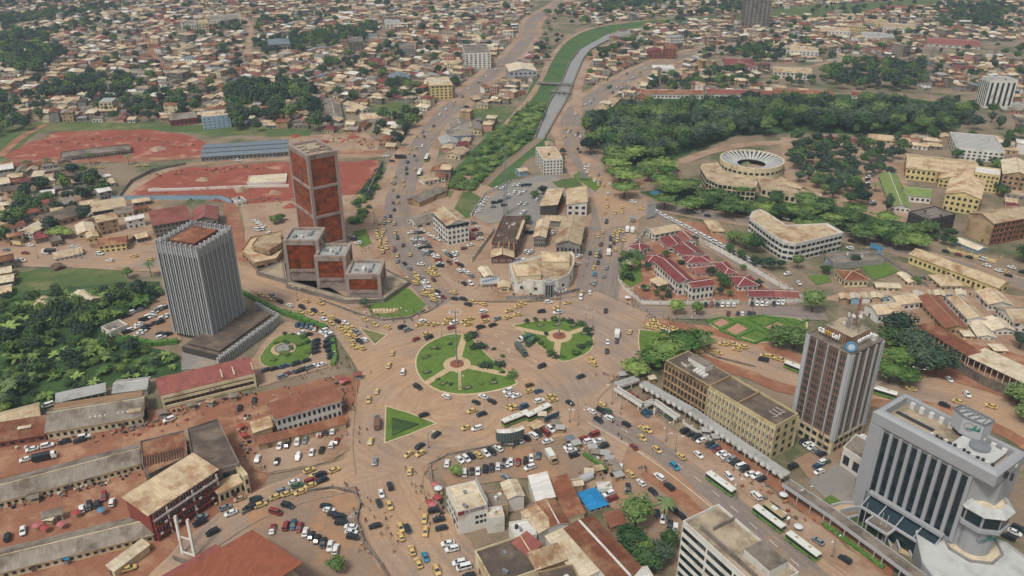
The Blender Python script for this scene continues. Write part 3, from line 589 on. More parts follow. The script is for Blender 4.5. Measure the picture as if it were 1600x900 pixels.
# ---- white and brown panel tower with the roof sign
def sign_tower():
    h = 42.8; ctr, rz, L, D, sg = rect((1261, 522), (1331, 557), (1381, 532), h)
    t = thing('office_tower', 'brown and white panelled office tower carrying camtel letters and a round blue sign', 'tower', (ctr.x, ctr.y, 0), rz, None, None, 'the camtel tower'); FOOT.append((ctr.x, ctr.y, L+4, D+4, rz))
    bw = mk('panel_brown', '#7d6056', .8, .12, .4, 0, spot='#5d4038', spot_amt=.5); gr = WL['ltgrey']
    b = MB(); b.box(0, 0, 7, L-.8, D-.8, h-7); b.obj('wall', bw, t)
    b = MB(); b.box(0, 0, 0, L, D, 7.2); b.obj('base_wall', WL['cream'], t)
    b = MB(); b.box(0, 0, h-.02, L-.6, D-.6, .1); b.obj('roof', RT['slab'], t); fin = unit_box(gr)
    W4 = (((-L/2, -D/2), (L/2, -D/2), L), ((L/2, -D/2), (L/2, D/2), D), ((-L/2, D/2), (-L/2, -D/2), D), ((L/2, D/2), (-L/2, D/2), L))
    vis = (0, 1 if sg > 0 else 2)
    for k, (p, q, W) in enumerate(W4):
        p, q = Vector(p), Vector(q); d = (q-p).normalized(); r_ = math.atan2(d.y, d.x); n = Vector((d.y, -d.x))
        for i in range(5):
            c = p+d*(W*i/4)+n*.05; wd = 1.5 if i in (0, 4) else .4
            if i in (0, 4): c = p+d*(.8 if i == 0 else W-.8)+n*.02
            inst('fin', fin, t, (c.x, c.y, 6.5), r_, (wd, .75, h-6.3))
        cols = 12 if k in vis else 4; o_ = -.4
        for i in range(4):
            a0, a1 = p+d*(W*i/4+.35+(1.0 if i == 0 else 0)), p+d*(W*(i+1)/4-.35-(1.0 if i == 3 else 0))
            a0, a1 = a0+n*o_, a1+n*o_
            facade(t, a0, a1, 8, h-.8, cols//4, 12, .52, .62, 'brown')
        if k in vis:
            for i in range(17): c = p+d*(1.4+(W-2.8)*i/16)-n*.25; inst('mullion', unit_box(WL['concrete']), t, (c.x, c.y, 7.8), r_, (.2, .3, h-8.4))
        facade(t, p+d, q-d, .5, 7, 6, 2, .7, .5, 'dark')
        b = MB()
        for j in range(13):
            z = 7.6+(h-8.6)/12*j; m = (p+q)/2+n*(-.33); b.box(m.x, m.y, z, W-1, .22, .35, r_)
        b.obj('floor_band', mk('band_rust', '#8d6a5c', .85, .1, .4), t)
    b = MB()
    for sx, sy, lx, ly in ((0, -D/2+.15, L, .3), (0, D/2-.15, L, .3), (-L/2+.15, 0, .3, D-.6), (L/2-.15, 0, .3, D-.6)): b.box(sx, sy, h, lx, ly, .7)
    b.obj('parapet', WL['concrete'], t)
    b = MB(); pl, pd = L*.58, D*.58; b.box(0, .4, h, pl, pd, 4.2, 0, 0, 1); rh_ = b.obj('roof_house', [bw, RT['beige']], t)
    for k in range(12):
        for s in (-1, 1): block('rib', WL['tan'], rh_, (-pl/2+pl*(k+.5)/12, .4+s*pd/2, h+.3), (.18, .25, 3.7))
        for s in (-1, 1): block('rib', WL['tan'], rh_, (s*pl/2, .4-pd/2+pd*(k+.5)/12, h+.3), (.25, .18, 3.7))
    wm = mk('sign_white', '#efefec', .5, .02, 1, gain=1); ym = mk('sign_yellow', '#d8b83c', .5, .02, 1); bl = mk('sign_blue', '#5f96b8', .4, .05, 1); ic = mk('sign_pale', '#c9dbe4', .4, .05, 1)
    yv = -pd/2-1.2; xx = -pl*.66
    for s_, m_ in (('ca', wm), ('m', ym), ('tel', wm)):
        o = text(s_, t, (xx, yv, h+2.9), PI/2, 0, 3.3, m_, .2, al='LEFT'); xx += max(v.co.x for v in o.data.vertices)+.25
    xs = sg*(pl/2+1.2); text('camtel', t, (xs, 0.8, h+2.7), PI/2, sg*PI/2, 2.9, wm, .2)
    b = MB(); cx, cy = sg*(pl/2+1.7), -pd/2-1.9; dd = Vector((sg*1, -1.2, 0)).normalized(); o = Vector((cx, cy, h+2.2)); b.tube(o, o+dd*.5, 2.0, 2.0, 24); b.obj('round_sign', bl, t)
    b = MB(); b.tube(o+dd*.5, o+dd*.56, 1.2, 1.2, 20); b.obj('round_sign_centre', ic, t)
    b = MB()
    for k in range(9): b.tube((-pl/2+pl*k/8, yv+.2, h), (-pl/2+pl*k/8, yv+.2, h+1.6), .07, .07, 5)
    b.obj('sign_frame', METAL, t)
    r = random.Random(4); b = MB()
    for k in range(26):
        x, y = r.uniform(-.05, .3)*L*sg, r.uniform(-.1, .38)*D; z = h+4.2 if abs(x) < pl/2 and abs(y-.4) < pd/2 else h; hh = r.uniform(2, 6); b.tube((x, y, z), (x+r.uniform(-.5, .5), y, z+hh), .1, .06, 5)
        if k % 3 == 0: b.beam((x-1.2, y, z+hh*.8), (x+1.2, y, z+hh*.8), .1, .1)
    b.obj('antenna', METAL, t)
    b = MB(); rr = mk('mast_red', '#a8584c', .6, .1, 1)
    for a, c_ in (((-.6, -.6), (0, 0)), ((.6, -.6), (0, 0)), ((.6, .6), (0, 0)), ((-.6, .6), (0, 0))): b.tube((a[0]+1*sg, a[1]+3, h+4.2), (1*sg+a[0]*.3, 3+a[1]*.3, h+16), .1, .07, 5)
    for k in range(6):
        z = h+5+k*1.8; e = .55-.06*k
        for i in range(4):
            q = [(-e, -e), (e, -e), (e, e), (-e, e)]; b.beam((1*sg+q[i-1][0], 3+q[i-1][1], z), (1*sg+q[i][0], 3+q[i][1], z+.9), .07, .07)
    b.obj('lattice_mast', rr, t)
    for k in range(5):
        b = MB(); a = r.uniform(0, 6.3); o = Vector((sg*1+r.uniform(-2, 2), 3+r.uniform(-2.5, 2.5), h+r.uniform(6, 12))); dd = Vector((math.cos(a), math.sin(a), .1)); b.tube(o, o+dd*.5, .25, .95, 12, 0); b.tube(o-Vector((0, 0, 2)), o, .08, .08, 5); b.obj('dish', FRW, t)
    for sx in (-1, 1): block('lift_housing', FRW, t, (sx*L*.36, D*.36, h), (2, 1.6, 2.2))
    b = MB(); b.tube((-sg*pl*.2, 1, h+4.2), (-sg*pl*.2, 1, h+5.1), .5, .5, 10); b.obj('white_tank', FRW, t)
sign_tower()
# ---- grey bank headquarters with turret
def bank():
    h = 38.9; A, B, K = G(1365, 640, h), G(1560, 742, h), G(1412, 611, h); u = (B-A).to_2d(); L = u.length; u.normalize(); n = Vector((u.y, -u.x)); D = abs((K-A).to_2d().dot(n))
    ctr = A.to_2d()+u*(L/2)-n*(D/2); rz = math.atan2(u.y, u.x)
    t = thing('bank_building', 'large grey bank headquarters with dark vertical glass strips and an octagonal turret', 'building', (ctr.x, ctr.y, 0), rz, None, None, 'the grey bank headquarters'); FOOT.append((ctr.x, ctr.y, L+20, D+10, rz))
    W = WL['bank']; b = MB(); b.prism([(-L/2+.9, -D/2+.9), (L/2-6.5, -D/2+.9), (L/2-.9, -D/2+6.5), (L/2-.9, D/2-.9), (-L/2+.9, D/2-.9)], 0, h-3); b.obj('wall', W, t)
    b = MB(); b.box(0, 0, h-3, L-4.4, D-4.4, .2); b.obj('roof', RT['beige'], t)
    b = MB(); e = 2.4   # ring cornice with a sloped outer face
    for k in range(4):
        s = [(-1, -1), (1, -1), (1, 1), (-1, 1)]; p, q = s[k], s[(k+1) % 4]
        f = lambda s, i, z: (s[0]*(L/2-i), s[1]*(D/2-i), z)
        b.poly([f(p, 0, h-.8), f(q, 0, h-.8), f(q, 1, h), f(p, 1, h)]); b.poly([f(p, 1, h), f(q, 1, h), f(q, e, h), f(p, e, h)]); b.poly([f(q, e, h-3), f(p, e, h-3), f(p, e, h), f(q, e, h)])
        b.poly([f(p, .9, h-6), f(q, .9, h-6), f(q, 0, h-4.5), f(p, 0, h-4.5)]); b.poly([f(p, 0, h-4.5), f(q, 0, h-4.5), f(q, 0, h-.8), f(p, 0, h-.8)])
    b.obj('cornice', W, t)
    block('corner_pier', W, t, (-L/2+2.0, -D/2+.4, 0), (4.0, .9, h-5))
    for k in range(10):
        x0 = -L/2+4.2+(L-10.8)*k/9; b = MB(); 
        if k < 9:
            cw = (L-10.8)/9; xm = x0+cw*.5
            for j in range(7): inst('window', WIN['strip'], t, (xm, -D/2+.85, 9.2+j*3.35), 0, (cw*.6, 1, 3.3))
        block('pilaster', W, t, (x0, -D/2+.55, 8.5), ((L-10.8)/9*.36, .9, h-14))
    m = 12
    for k in range(m+1):
        y = -D/2+1.5+(D-3)*k/m; 
        for s in (-1, 1):
            if s < 0 or y > -D/2+6: block('pilaster', W, t, (s*(L/2-.6), y, 3), (.8, .7, h-8.5))
        if k < m:
            for s in (-1, 1):
                if s < 0 or y > -D/2+6: inst('window', WIN['strip'], t, (s*(L/2-.9), y+(D-3)/m/2, 4), s*PI/2, ((D-3)/m*.62, 1, h-10.5))
    # entrance glazing with a sloped glass apron, frame and canopy
    b = MB(); b.box(-1.5, -D/2-.6, 9, L-14, 1.6, 1.0); b.obj('entrance_cornice', W, t)
    x0, x1, y0, y1 = -L/2+6, L/2-9, -D/2-5.2, -D/2+.5; b = MB(); b.poly([(x0, y0, 6), (x1, y0, 6), (x1, y1, 8.9), (x0, y1, 8.9)]); b.poly([(x0, y0, 0), (x0, y0, 6), (x0, y1, 8.9), (x0, y1, 0)]); b.poly([(x1, y0, 0), (x1, y1, 0), (x1, y1, 8.9), (x1, y0, 6)]); b.obj('glass_apron', GLASSB, t)
    for k in range(5): b = MB(); x = x0+(x1-x0)*k/4; b.beam((x, y0, 6.05), (x, y1, 8.95), .35, .3); b.obj('apron_rib', W, t)
    for k in range(9): inst('window', WIN['strip'], t, (x0+(x1-x0)*(k+.5)/9, y0, .3), 0, ((x1-x0)/9*.97, 1, 5.4))
    b = MB(); b.box((x0+x1)/2, y0-.1, 5.6, x1-x0+.6, .6, .8); b.obj('apron_beam', WL['ltgrey'], t)
    b = MB(); b.box(-5, -D/2-7.4, 5.0, 8, 4.6, .8); b.obj('canopy', WL['ltgrey'], t); b = MB(); b.box(-5, -D/2-7.4, 5.8, 6.8, 3.6, .12); b.obj('canopy_top', RT['slab'], t)
    b = MB()
    for x in (-8.4, -1.6): b.tube((x, -D/2-9.2, 0), (x, -D/2-9.2, 5), .3, .3, 8)
    b.obj('canopy_post', W, t)
    # roof plant
    block('skylight', METALD, t, (-L*.26, 0, h-2.9), (L*.32, 1.5, .4))
    for k in range(18): block('roof_unit', METALD if k % 3 else FRW, t, (-L*.06+k*1.4, -D/2+4.4+(k % 2)*.35, h-2.8), (.9, .9, 2.1), .3*(k % 2))
    b = MB(); b.box(L*.24, D*.02, h-2.8, 12, 10, 1.5, 0, 0, 1); b.obj('roof_house', [W, RT['palegrey']], t)
    b = MB(); b.tube((L*.24, D*.08, h-1.3), (L*.24, D*.08, h-.5), 3, 3, 20); b.tube((L*.24, D*.08, h-.5), (L*.24, D*.08, h), 2.4, .2, 20); b.obj('roof_dome', METAL, t)
    for k in range(4): block('roof_hatch', FRW, t, (L*.1+k*5, D*(.3-.12*(k % 2)), h-2.8), (1.6, 1.4, .8), .2)
    b = MB()
    for k in range(10):
        x = -L/2+5+(L-10)*k/9; b.box(x, D/2-2.9, h-2.9, 1.4, .9, 2.2)
    b.obj('parapet_pier', FRW, t)
    # sign box at the back edge
    sx, sy = L*.08, D/2-2.5; b = MB(); pl = [(sx-5, sy-1.2), (sx-1, sy-3.4), (sx+5, sy-2.8), (sx+5.6, sy+2), (sx-4.4, sy+2.2)]; b.prism(pl, h-1, h+4.6); sbx = b.obj('sign_box', WL['ltgrey'], t)
    b = MB()
    for i in range(5): b.beam((*pl[i-1], h+5.1), (*pl[i], h+5.1), .3, .6)
    for k in range(5): b.beam((sx-4+2*k, sy-2.4, h+5.1), (sx-4+2*k, sy+2, h+5.1), .15, .3)
    for k in range(4): b.beam((sx-4.5+2*k, sy-2, h+5.1), (sx-2.5+2*k, sy+2, h+5.1), .15, .3)
    b.obj('sign_lattice', METAL, sbx); teal = mk('logo_teal', '#3d8076', .5, .05, 1)
    def logo(par, o, rz_, s):   # open ring crossed by a tilted leaf and peak
        b = MB()
        for k in range(14):
            a0, a1 = .6+k*.36, .6+(k+1)*.36
            b.beam((o[0]+math.cos(rz_)*math.cos(a0)*s*.6-math.cos(rz_)*s*.3, o[1]+math.sin(rz_)*math.cos(a0)*s*.6-math.sin(rz_)*s*.3, o[2]+math.sin(a0)*s*.6), (o[0]+math.cos(rz_)*math.cos(a1)*s*.6-math.cos(rz_)*s*.3, o[1]+math.sin(rz_)*math.cos(a1)*s*.6-math.sin(rz_)*s*.3, o[2]+math.sin(a1)*s*.6), .12, .16)
        b.obj('logo_ring', WL['grey'], par); b = MB(); X = lambda x, z: (o[0]+math.cos(rz_)*x*s+math.sin(rz_)*.08, o[1]+math.sin(rz_)*x*s-math.cos(rz_)*.08, o[2]+z*s)
        b.poly([X(-.7, -.45), X(.95, -.1), X(1.0, .1), X(.2, 0), X(-.5, -.2)]); b.poly([X(.1, 0), X(.45, -.05), X(.55, .7), X(.35, .55)]); b.poly([X(.55, -.05), X(1.0, -.05), X(.95, .65)]); b.obj('logo_mark', teal, par)
    d = Vector((6, .6)); logo(sbx, (sx+2, sy-3.15, h+2.4), math.atan2(.6, 6), 2.4)
    # turret
    loc = lambda P: (Matrix.Rotation(-rz, 3, 'Z') @ Vector((P.x-ctr.x, P.y-ctr.y, 0)))
    T = G(1519, 851, 7); q = loc(T); zh = zat(T.y, 806); ring = lambda r, n=8, o=.3927: [(q.x+r*math.cos(2*PI*k/n+o), q.y+r*math.sin(2*PI*k/n+o)) for k in range(n)]
    b = MB(); b.prism(ring(5.0, 16), 0, zh-1); b.obj('turret_shaft', W, t); z1 = zh+5
    b = MB(); b.prism(ring(7.3), zh-1.2, zh, 0, 0, True); b.obj('turret_sill', W, t); b = MB(); b.prism(ring(6.7), zh, z1); thd = b.obj('turret_head', W, t)
    for k in range(8):
        P8 = ring(6.75); p, e_ = Vector(P8[k]), Vector(P8[(k+1) % 8]); dd = e_-p; m_ = (p+e_)/2; inst('window', WIN['strip'], thd, (m_.x, m_.y, zh+.5), math.atan2(dd.y, dd.x), (dd.length*.86, 1, z1-zh-.8))
    b = MB(); P8, Q8 = ring(7.7), ring(5.0)
    for k in range(8):
        j = (k+1) % 8; b.poly([(*P8[k], z1), (*P8[j], z1), (*Q8[j], z1+2.0), (*Q8[k], z1+2.0)], 0); b.poly([(*Q8[k], z1+2.0), (*Q8[j], z1+2.0), (*Q8[j], z1+1.2), (*Q8[k], z1+1.2)], 0)
    b.poly([(*p, z1) for p in P8][::-1]); b.obj('turret_roof', RT['palegrey'], t)
    b = MB(); b.prism(ring(5.0), z1+1.1, z1+1.25, 0); b.obj('turret_deck', RT['cream'], t)
    b = MB(); b.prism([(q.x+x*2.5, q.y+1.6+y*2.5) for x, y in ((-1, -1), (1, -1), (1, 1.6), (-1, 1.6))], z1, h-5.2); b.obj('turret_core', W, t)
    mc = q + Matrix.Rotation(-rz, 3, 'Z') @ Vector((-.30, -5.1, 0))*1.0; logo(t, (mc.x, mc.y, (zh-1+7)/2+2), -rz-.06, 2.8)
    P = [(1431, 832), (1441, 824), (1478, 838), (1545, 840), (1572, 850), (1612, 880), (1630, 925), (1470, 918), (1441, 880)]; Q = [loc(G(x, y, 7)) for x, y in P]
    b = MB(); b.prism([(p.x, p.y) for p in Q], 0, 7, 0, 1); b.obj('podium', [W, RT['palegrey']], t)
    b = MB()
    for i in range(len(Q)): b.beam(Q[i-1]+Vector((0, 0, 7.2)), Q[i]+Vector((0, 0, 7.2)), .4, .7)
    b.obj('podium_parapet', WL['ltgrey'], t)
    b = MB(); b.prism(ring(8.2), 7, 7.15); b.obj('turret_apron', RT['cream'], t); b = MB(); P8 = ring(8.2)
    for k in range(8): b.beam((*P8[k-1], 7.3), (*P8[k], 7.3), .6, .8)
    b.obj('apron_kerb', WL['grey'], t)
    # curved drive
    for nm, pts, hh in (('drive_wall', [(1298, 793), (1318, 788), (1350, 790), (1385, 805), (1410, 835), (1423, 873)], 1.4), ('drive_wall', [(1313, 803), (1340, 797), (1370, 808), (1392, 830), (1404, 864)], 2.2), ('drive_wall', [(1322, 812), (1345, 806), (1366, 818), (1384, 838), (1392, 858)], 1)):
        S_ = smooth([loc(G(*p)) for p in pts], 2); b = MB()
        for a, c_ in zip(S_, S_[1:]): b.beam(a+Vector((0, 0, hh/2)), c_+Vector((0, 0, hh/2)), .5, hh)
        b.obj(nm, WL['ltgrey'], t)
    patch('ramp', 'path', [(1300, 794), (1318, 789), (1350, 791), (1385, 806), (1410, 836), (1422, 872), (1404, 864), (1392, 830), (1370, 808), (1340, 797), (1313, 803)]); patch('planting_bed', 'bush', [(1322, 812), (1345, 806), (1366, 818), (1384, 838), (1392, 858)])
    for k, (x, y) in enumerate(((1338, 822), (1346, 826), (1370, 842), (1378, 846))):
        p = G(x, y); fp = thing('flagpole', None, 'flagpole', (p.x, p.y, 0), 0, 'flagpoles in the bank forecourt', 'white flagpole in the bank forecourt'); b = MB(); b.tube((0, 0, 0), (0, 0, 11), .12, .07, 8); b.obj('pole', FRW, fp); b = MB(); b.tube((0, 0, 0), (0, 0, .4), .5, .4, 10); b.obj('base', WL['grey'], fp)
bank()
polyb('parking_deck', 'low white car deck tucked between the camtel tower and the grey bank', 'building', [(1318, 700), (1338, 680), (1356, 690), (1348, 720)], 8, 'white', 'grey', 1, 'the white car deck')
# ---- white striped block
t, L, D, h, sg = bld('office_block', 'white office block with dark ribbon windows and stained flat roof by the boulevard', 'building', (1122, 791), (1067, 817), (1197, 926), 24, wall='white', roof='beige', rt='flat', fl=7, bays=(3, 3), win='strip', fw=.93, fh=.46, lm='the white striped block', para=1.0, door=False)
b = MB(); b.box(-sg*L*.15, D*.25, h, L*.5, D*.3, 2.8, 0, 0, 1); b.obj('roof_house', [WL['white'], RT['slab']], t); b = MB(); b.box(-sg*L*.2, -D*.28, h, L*.6, .5, 1.4); b.box(sg*L*.3, 0, h, .5, D*.7, 1.6); b.obj('roof_wall', WL['concrete'], t)
# ---- long ministry block, brown and yellow halves
def ministry():
    t, L, D, h, sg = bld('office_block', 'long four storey office block, brown weathered half and yellow finned half', 'building', (1041, 566), (1212, 668), (1246, 648), 14.9, wall='olive', roof='dark', rt='flat', lm='the long yellow finned block', door=False, para=.9)
    x0 = -sg*L/2; xs = x0+sg*L*.42
    b = MB(); b.box((x0+xs)/2-sg*.2, 0, 0, L*.42+.4, D+.5, h+.75); 
    b.obj('weathered_wall', mk('wall_weathered', '#8f7860', .95, .2, .4, 0, spot='#64513f', spot_amt=.7), t); b = MB(); b.box((x0+xs)/2, 0, h+.76, L*.42-.5, D-.2, .06); b.obj('weathered_roof', RT['dark'], t)
    for s in (-1, 1):
        a, c_ = ((-1, 1) if s < 0 else (1, -1)); X = sorted((x0, xs), reverse=(s > 0)); facade(t, (X[0], s*(D/2+.27)), (X[1], s*(D/2+.27)), .5, h-.3, 12, 4, .5, .5, 'dark')
        X = sorted((xs, -x0), reverse=(s > 0)); facade(t, (X[0], s*(D/2+.02)), (X[1], s*(D/2+.02)), .5, h-.3, 18, 4, .5, .62, 'white')
        for k in range(19):
            x = xs+(-x0-xs)*k/18
            for j in range(4): block('fin', WL['cream'], t, (x, s*(D/2+.3), .7+j*(h-.8)/4), (.4, .7, (h-.8)/4*.86))
        for k in range(13): block('fin', WL['tan'], t, (x0+(xs-x0)*k/12, s*(D/2+.5), .4), (.3, .5, h-1))
        for j in range(4): 
            b = MB(); b.box((x0+xs)/2, s*(D/2+.5), .2+j*(h-.6)/4, L*.42, .55, .3); b.obj('ledge', WL['tan'], t)
    facade(t, (sg*L/2, -sg*D/2), (sg*L/2, sg*D/2), .5, h-.3, 3, 4, .35, .5, 'dark')
    for k in (.42, .68): block('roof_wall', WL['tan'], t, (x0+sg*L*k, 0, h+.05), (.4, D-.6, 1.0))
    b = MB(); b.box(x0+sg*L*.2, D*.12, h+.8, 9, 4.5, 2.6, 0, 0, 1); b.box(x0+sg*L*.13, -D*.2, h+.8, 3, 2.5, 1.4, 0, 0, 1); b.obj('roof_house', [WL['white'], RT['slab']], t)
    b = MB()
    for k in range(4): b.box(x0+sg*(L*.23+k*1.6), -D*.2, h+.8, 1.2, 2.6, .8)
    b.obj('roof_unit', FRW, t)
    b = MB()
    for k in range(3): b.beam((sg*L*.42, -D*.2+k*2, h+.6), (sg*L*.42+2, -D*.2+k*2, h+2), .15, .15); b.beam((sg*L*.42-2, -D*.2+k*2, h+2), (sg*L*.42+2, -D*.2+k*2, h+2), .15, .15)
    b.obj('roof_frame', FRW, t)
    return t
ministry()
def covered_walk(label, pts, wd, h, wall='ltgrey', roof='ltgrey', scal=True, lm=None, side=1):
    P = [G(x, y, h) for x, y in pts]; c = P[0]; t = thing('covered_walkway', label, 'walkway', (c.x, c.y, 0), 0, None, None, lm)
    P = [p-c for p in P]
    for a, c_ in zip(P, P[1:]):
        d = (c_-a); L = d.length; d.normalize(); n = Vector((-d.y, d.x, 0)); m = (a+c_)/2; r_ = math.atan2(d.y, d.x)
        b = MB(); b.box(m.x, m.y, h-.3, L, wd, .3, r_); b.obj('roof', RT[roof], t)
        for s in (-1, 1):
            b = MB(); e = m+n*s*(wd/2); b.box(e.x, e.y, h-1.1, L, .2, 1.3, r_); b.obj('fascia', WL[wall], t)
            k = int(L/2.6)
            for i in range(k):
                e = a+d*(L*(i+.5)/k)+n*s*(wd/2+.15)
                if scal: block('scallop', WL['white'], t, (e.x, e.y, h-1.3-.25*(i % 2)), (1.5, .35, 1.35), r_)
                if i % 2 == 0: block('post', WL[wall], t, (e.x-n.x*s*.3, e.y-n.y*s*.3, 0), (.3, .3, h-.3), r_)
    return t
covered_walk('long pale scalloped walkway roof along the front of the long yellow block', [(1003, 597), (1080, 640), (1165, 698), (1230, 742)], 3.2, 4.5, lm='the scalloped walkway')
covered_walk('grey walkway roof edging the boulevard before the bank forecourt', [(1228, 752), (1300, 800), (1380, 858), (1450, 910)], 4, 5, 'ltgrey', 'slab', False, lm='the grey boulevard walkway')
covered_walk('short white walkway roof beside the ruined yard near the junction', [(962, 605), (1005, 632), (1022, 625), (1060, 652)], 2, 3.5, 'white', 'ltgrey', False)
covered_walk('narrow grey walkway roof reaching the old yellow block gable', [(963, 601), (996, 590)], 3, 3.5, 'white', 'ltgrey', False)
# ---- round arena and its curved wings
def arena():
    h = 8; c = G(1175, 248, h); r = 49*((c.y*CS+(CAMH-h)*SN))/FOC; t = thing('arena', 'round open arena with a ring of pale radial roof slabs among trees', 'arena', (c.x, c.y, 0), 0, None, None, 'the round arena'); FOOT.append((c.x, c.y, 2*r, 2*r, 0))
    n = 36; C = lambda R_, k: (R_*math.cos(2*PI*k/n), R_*math.sin(2*PI*k/n)); b = MB()
    for k in range(n):
        b.poly([(*C(r, k), 0), (*C(r, k+1), 0), (*C(r, k+1), h), (*C(r, k), h)]); b.poly([(*C(r, k), h), (*C(r, k+1), h), (*C(r*.96, k+1), h), (*C(r*.96, k), h)]); b.poly([(*C(r*.96, k+1), h-1.5), (*C(r*.96, k), h-1.5), (*C(r*.96, k), h), (*C(r*.96, k+1), h)])
    b.obj('wall', WL['cream'], t)
    for k in range(n): inst('window', WIN['dark'], t, (*C(r+.02, k+.5), 3), 2*PI*(k+.5)/n+PI/2, (2.4, 1, 1.6))
    b = MB(); 
    for k in range(n): b.poly([(*C(r*.95, k), h-2.6), (*C(r*.95, k+1), h-2.6), (*C(r*.5, k+1), 3.2), (*C(r*.5, k), 3.2)])
    b.obj('seating', WL['concrete'], t)
    for k in range(n):
        b = MB(); b.beam((*C(r*.96, k), h-.2), (*C(r*.44, k), 4.4), 1.55, .35); b.obj('roof_slab', RT['palegrey'], t)
    b = MB(); b.prism([C(r*.5, k) for k in range(n)], 0, .4); b.obj('arena_floor', GM['dirt'], t)
arena()
polyb('curved_building', 'curved beige building with a dark glazed front below the round arena', 'building', [(1095, 262), (1097, 257), (1122, 255), (1130, 268), (1152, 274), (1183, 284), (1181, 292), (1152, 290), (1122, 286), (1104, 277)], 10, 'cream', 'tan', 3, 'the curved glazed building', .4, 'dark', 2.6, .8, .7)
polyb('curved_building', 'low curved tan roofed wing running beside the round arena', 'building', [(1182, 276), (1205, 278), (1232, 291), (1284, 304), (1281, 310), (1226, 302), (1190, 292)], 6, 'cream', 'tan', 1, 'the low curved wing', .3)
polyb('curved_building', 'small tan roofed slab wing between arena and low curved wing', 'building', [(1211, 280), (1220, 276), (1255, 292), (1250, 298), (1235, 292)], 6, 'tan', 'tan', 1, None, .3)
polyb('curved_building', 'white three storey building with a rounded end and red street wall', 'building', [(1171, 341), (1175, 333), (1186, 329), (1197, 333), (1228, 354), (1292, 351), (1317, 365), (1262, 378), (1243, 382), (1224, 379), (1206, 368)], 10.5, 'white', 'tan', 3, 'the rounded white building', 1.0, 'dark', 3, .8, .5)
polyb('shop_building', 'white corner block with a rounded facade and tall slotted window on the square', 'building', [(796, 414), (804, 437), (848, 441), (872, 438), (888, 430), (896, 416), (897, 400), (893, 395), (848, 400)], 7.7, 'white', 'tan', 1, 'the white corner block', .9, 'dark', 6, .2, .22)
for nm, lb, a, c_, d in (('roof_pavilion', 'tan pyramid roof pavilion standing on the white corner block terrace', (802, 414), (808, 431), (846, 430)), ('roof_pavilion', 'tan hipped upper storey at the back of the white corner block', (847, 393), (847, 408), (890, 410))):
    bld(nm, lb, 'building', a, c_, d, 10.5, wall='cream', roof='tan', rt='hip', z0=7, over=.3, rh=2.2, door=False)

polyb('terrace_building', 'upper beige tier with a curved edge on the terrace building', 'building', [(394, 384), (404, 370), (438, 362), (440, 380), (420, 392)], 7.5, 'tan', 'tan', 1, None, .6, 'dark', 5, .7, .4)
polyb('white_kiosk', 'tall white slotted stair block on the front of the white corner block', 'building', [(852, 437), (853, 443), (864, 442), (863, 436)], 8.6, 'ltgrey', 'ltgrey', 1, None, .4, 'strip', 1.2, .7, .85)
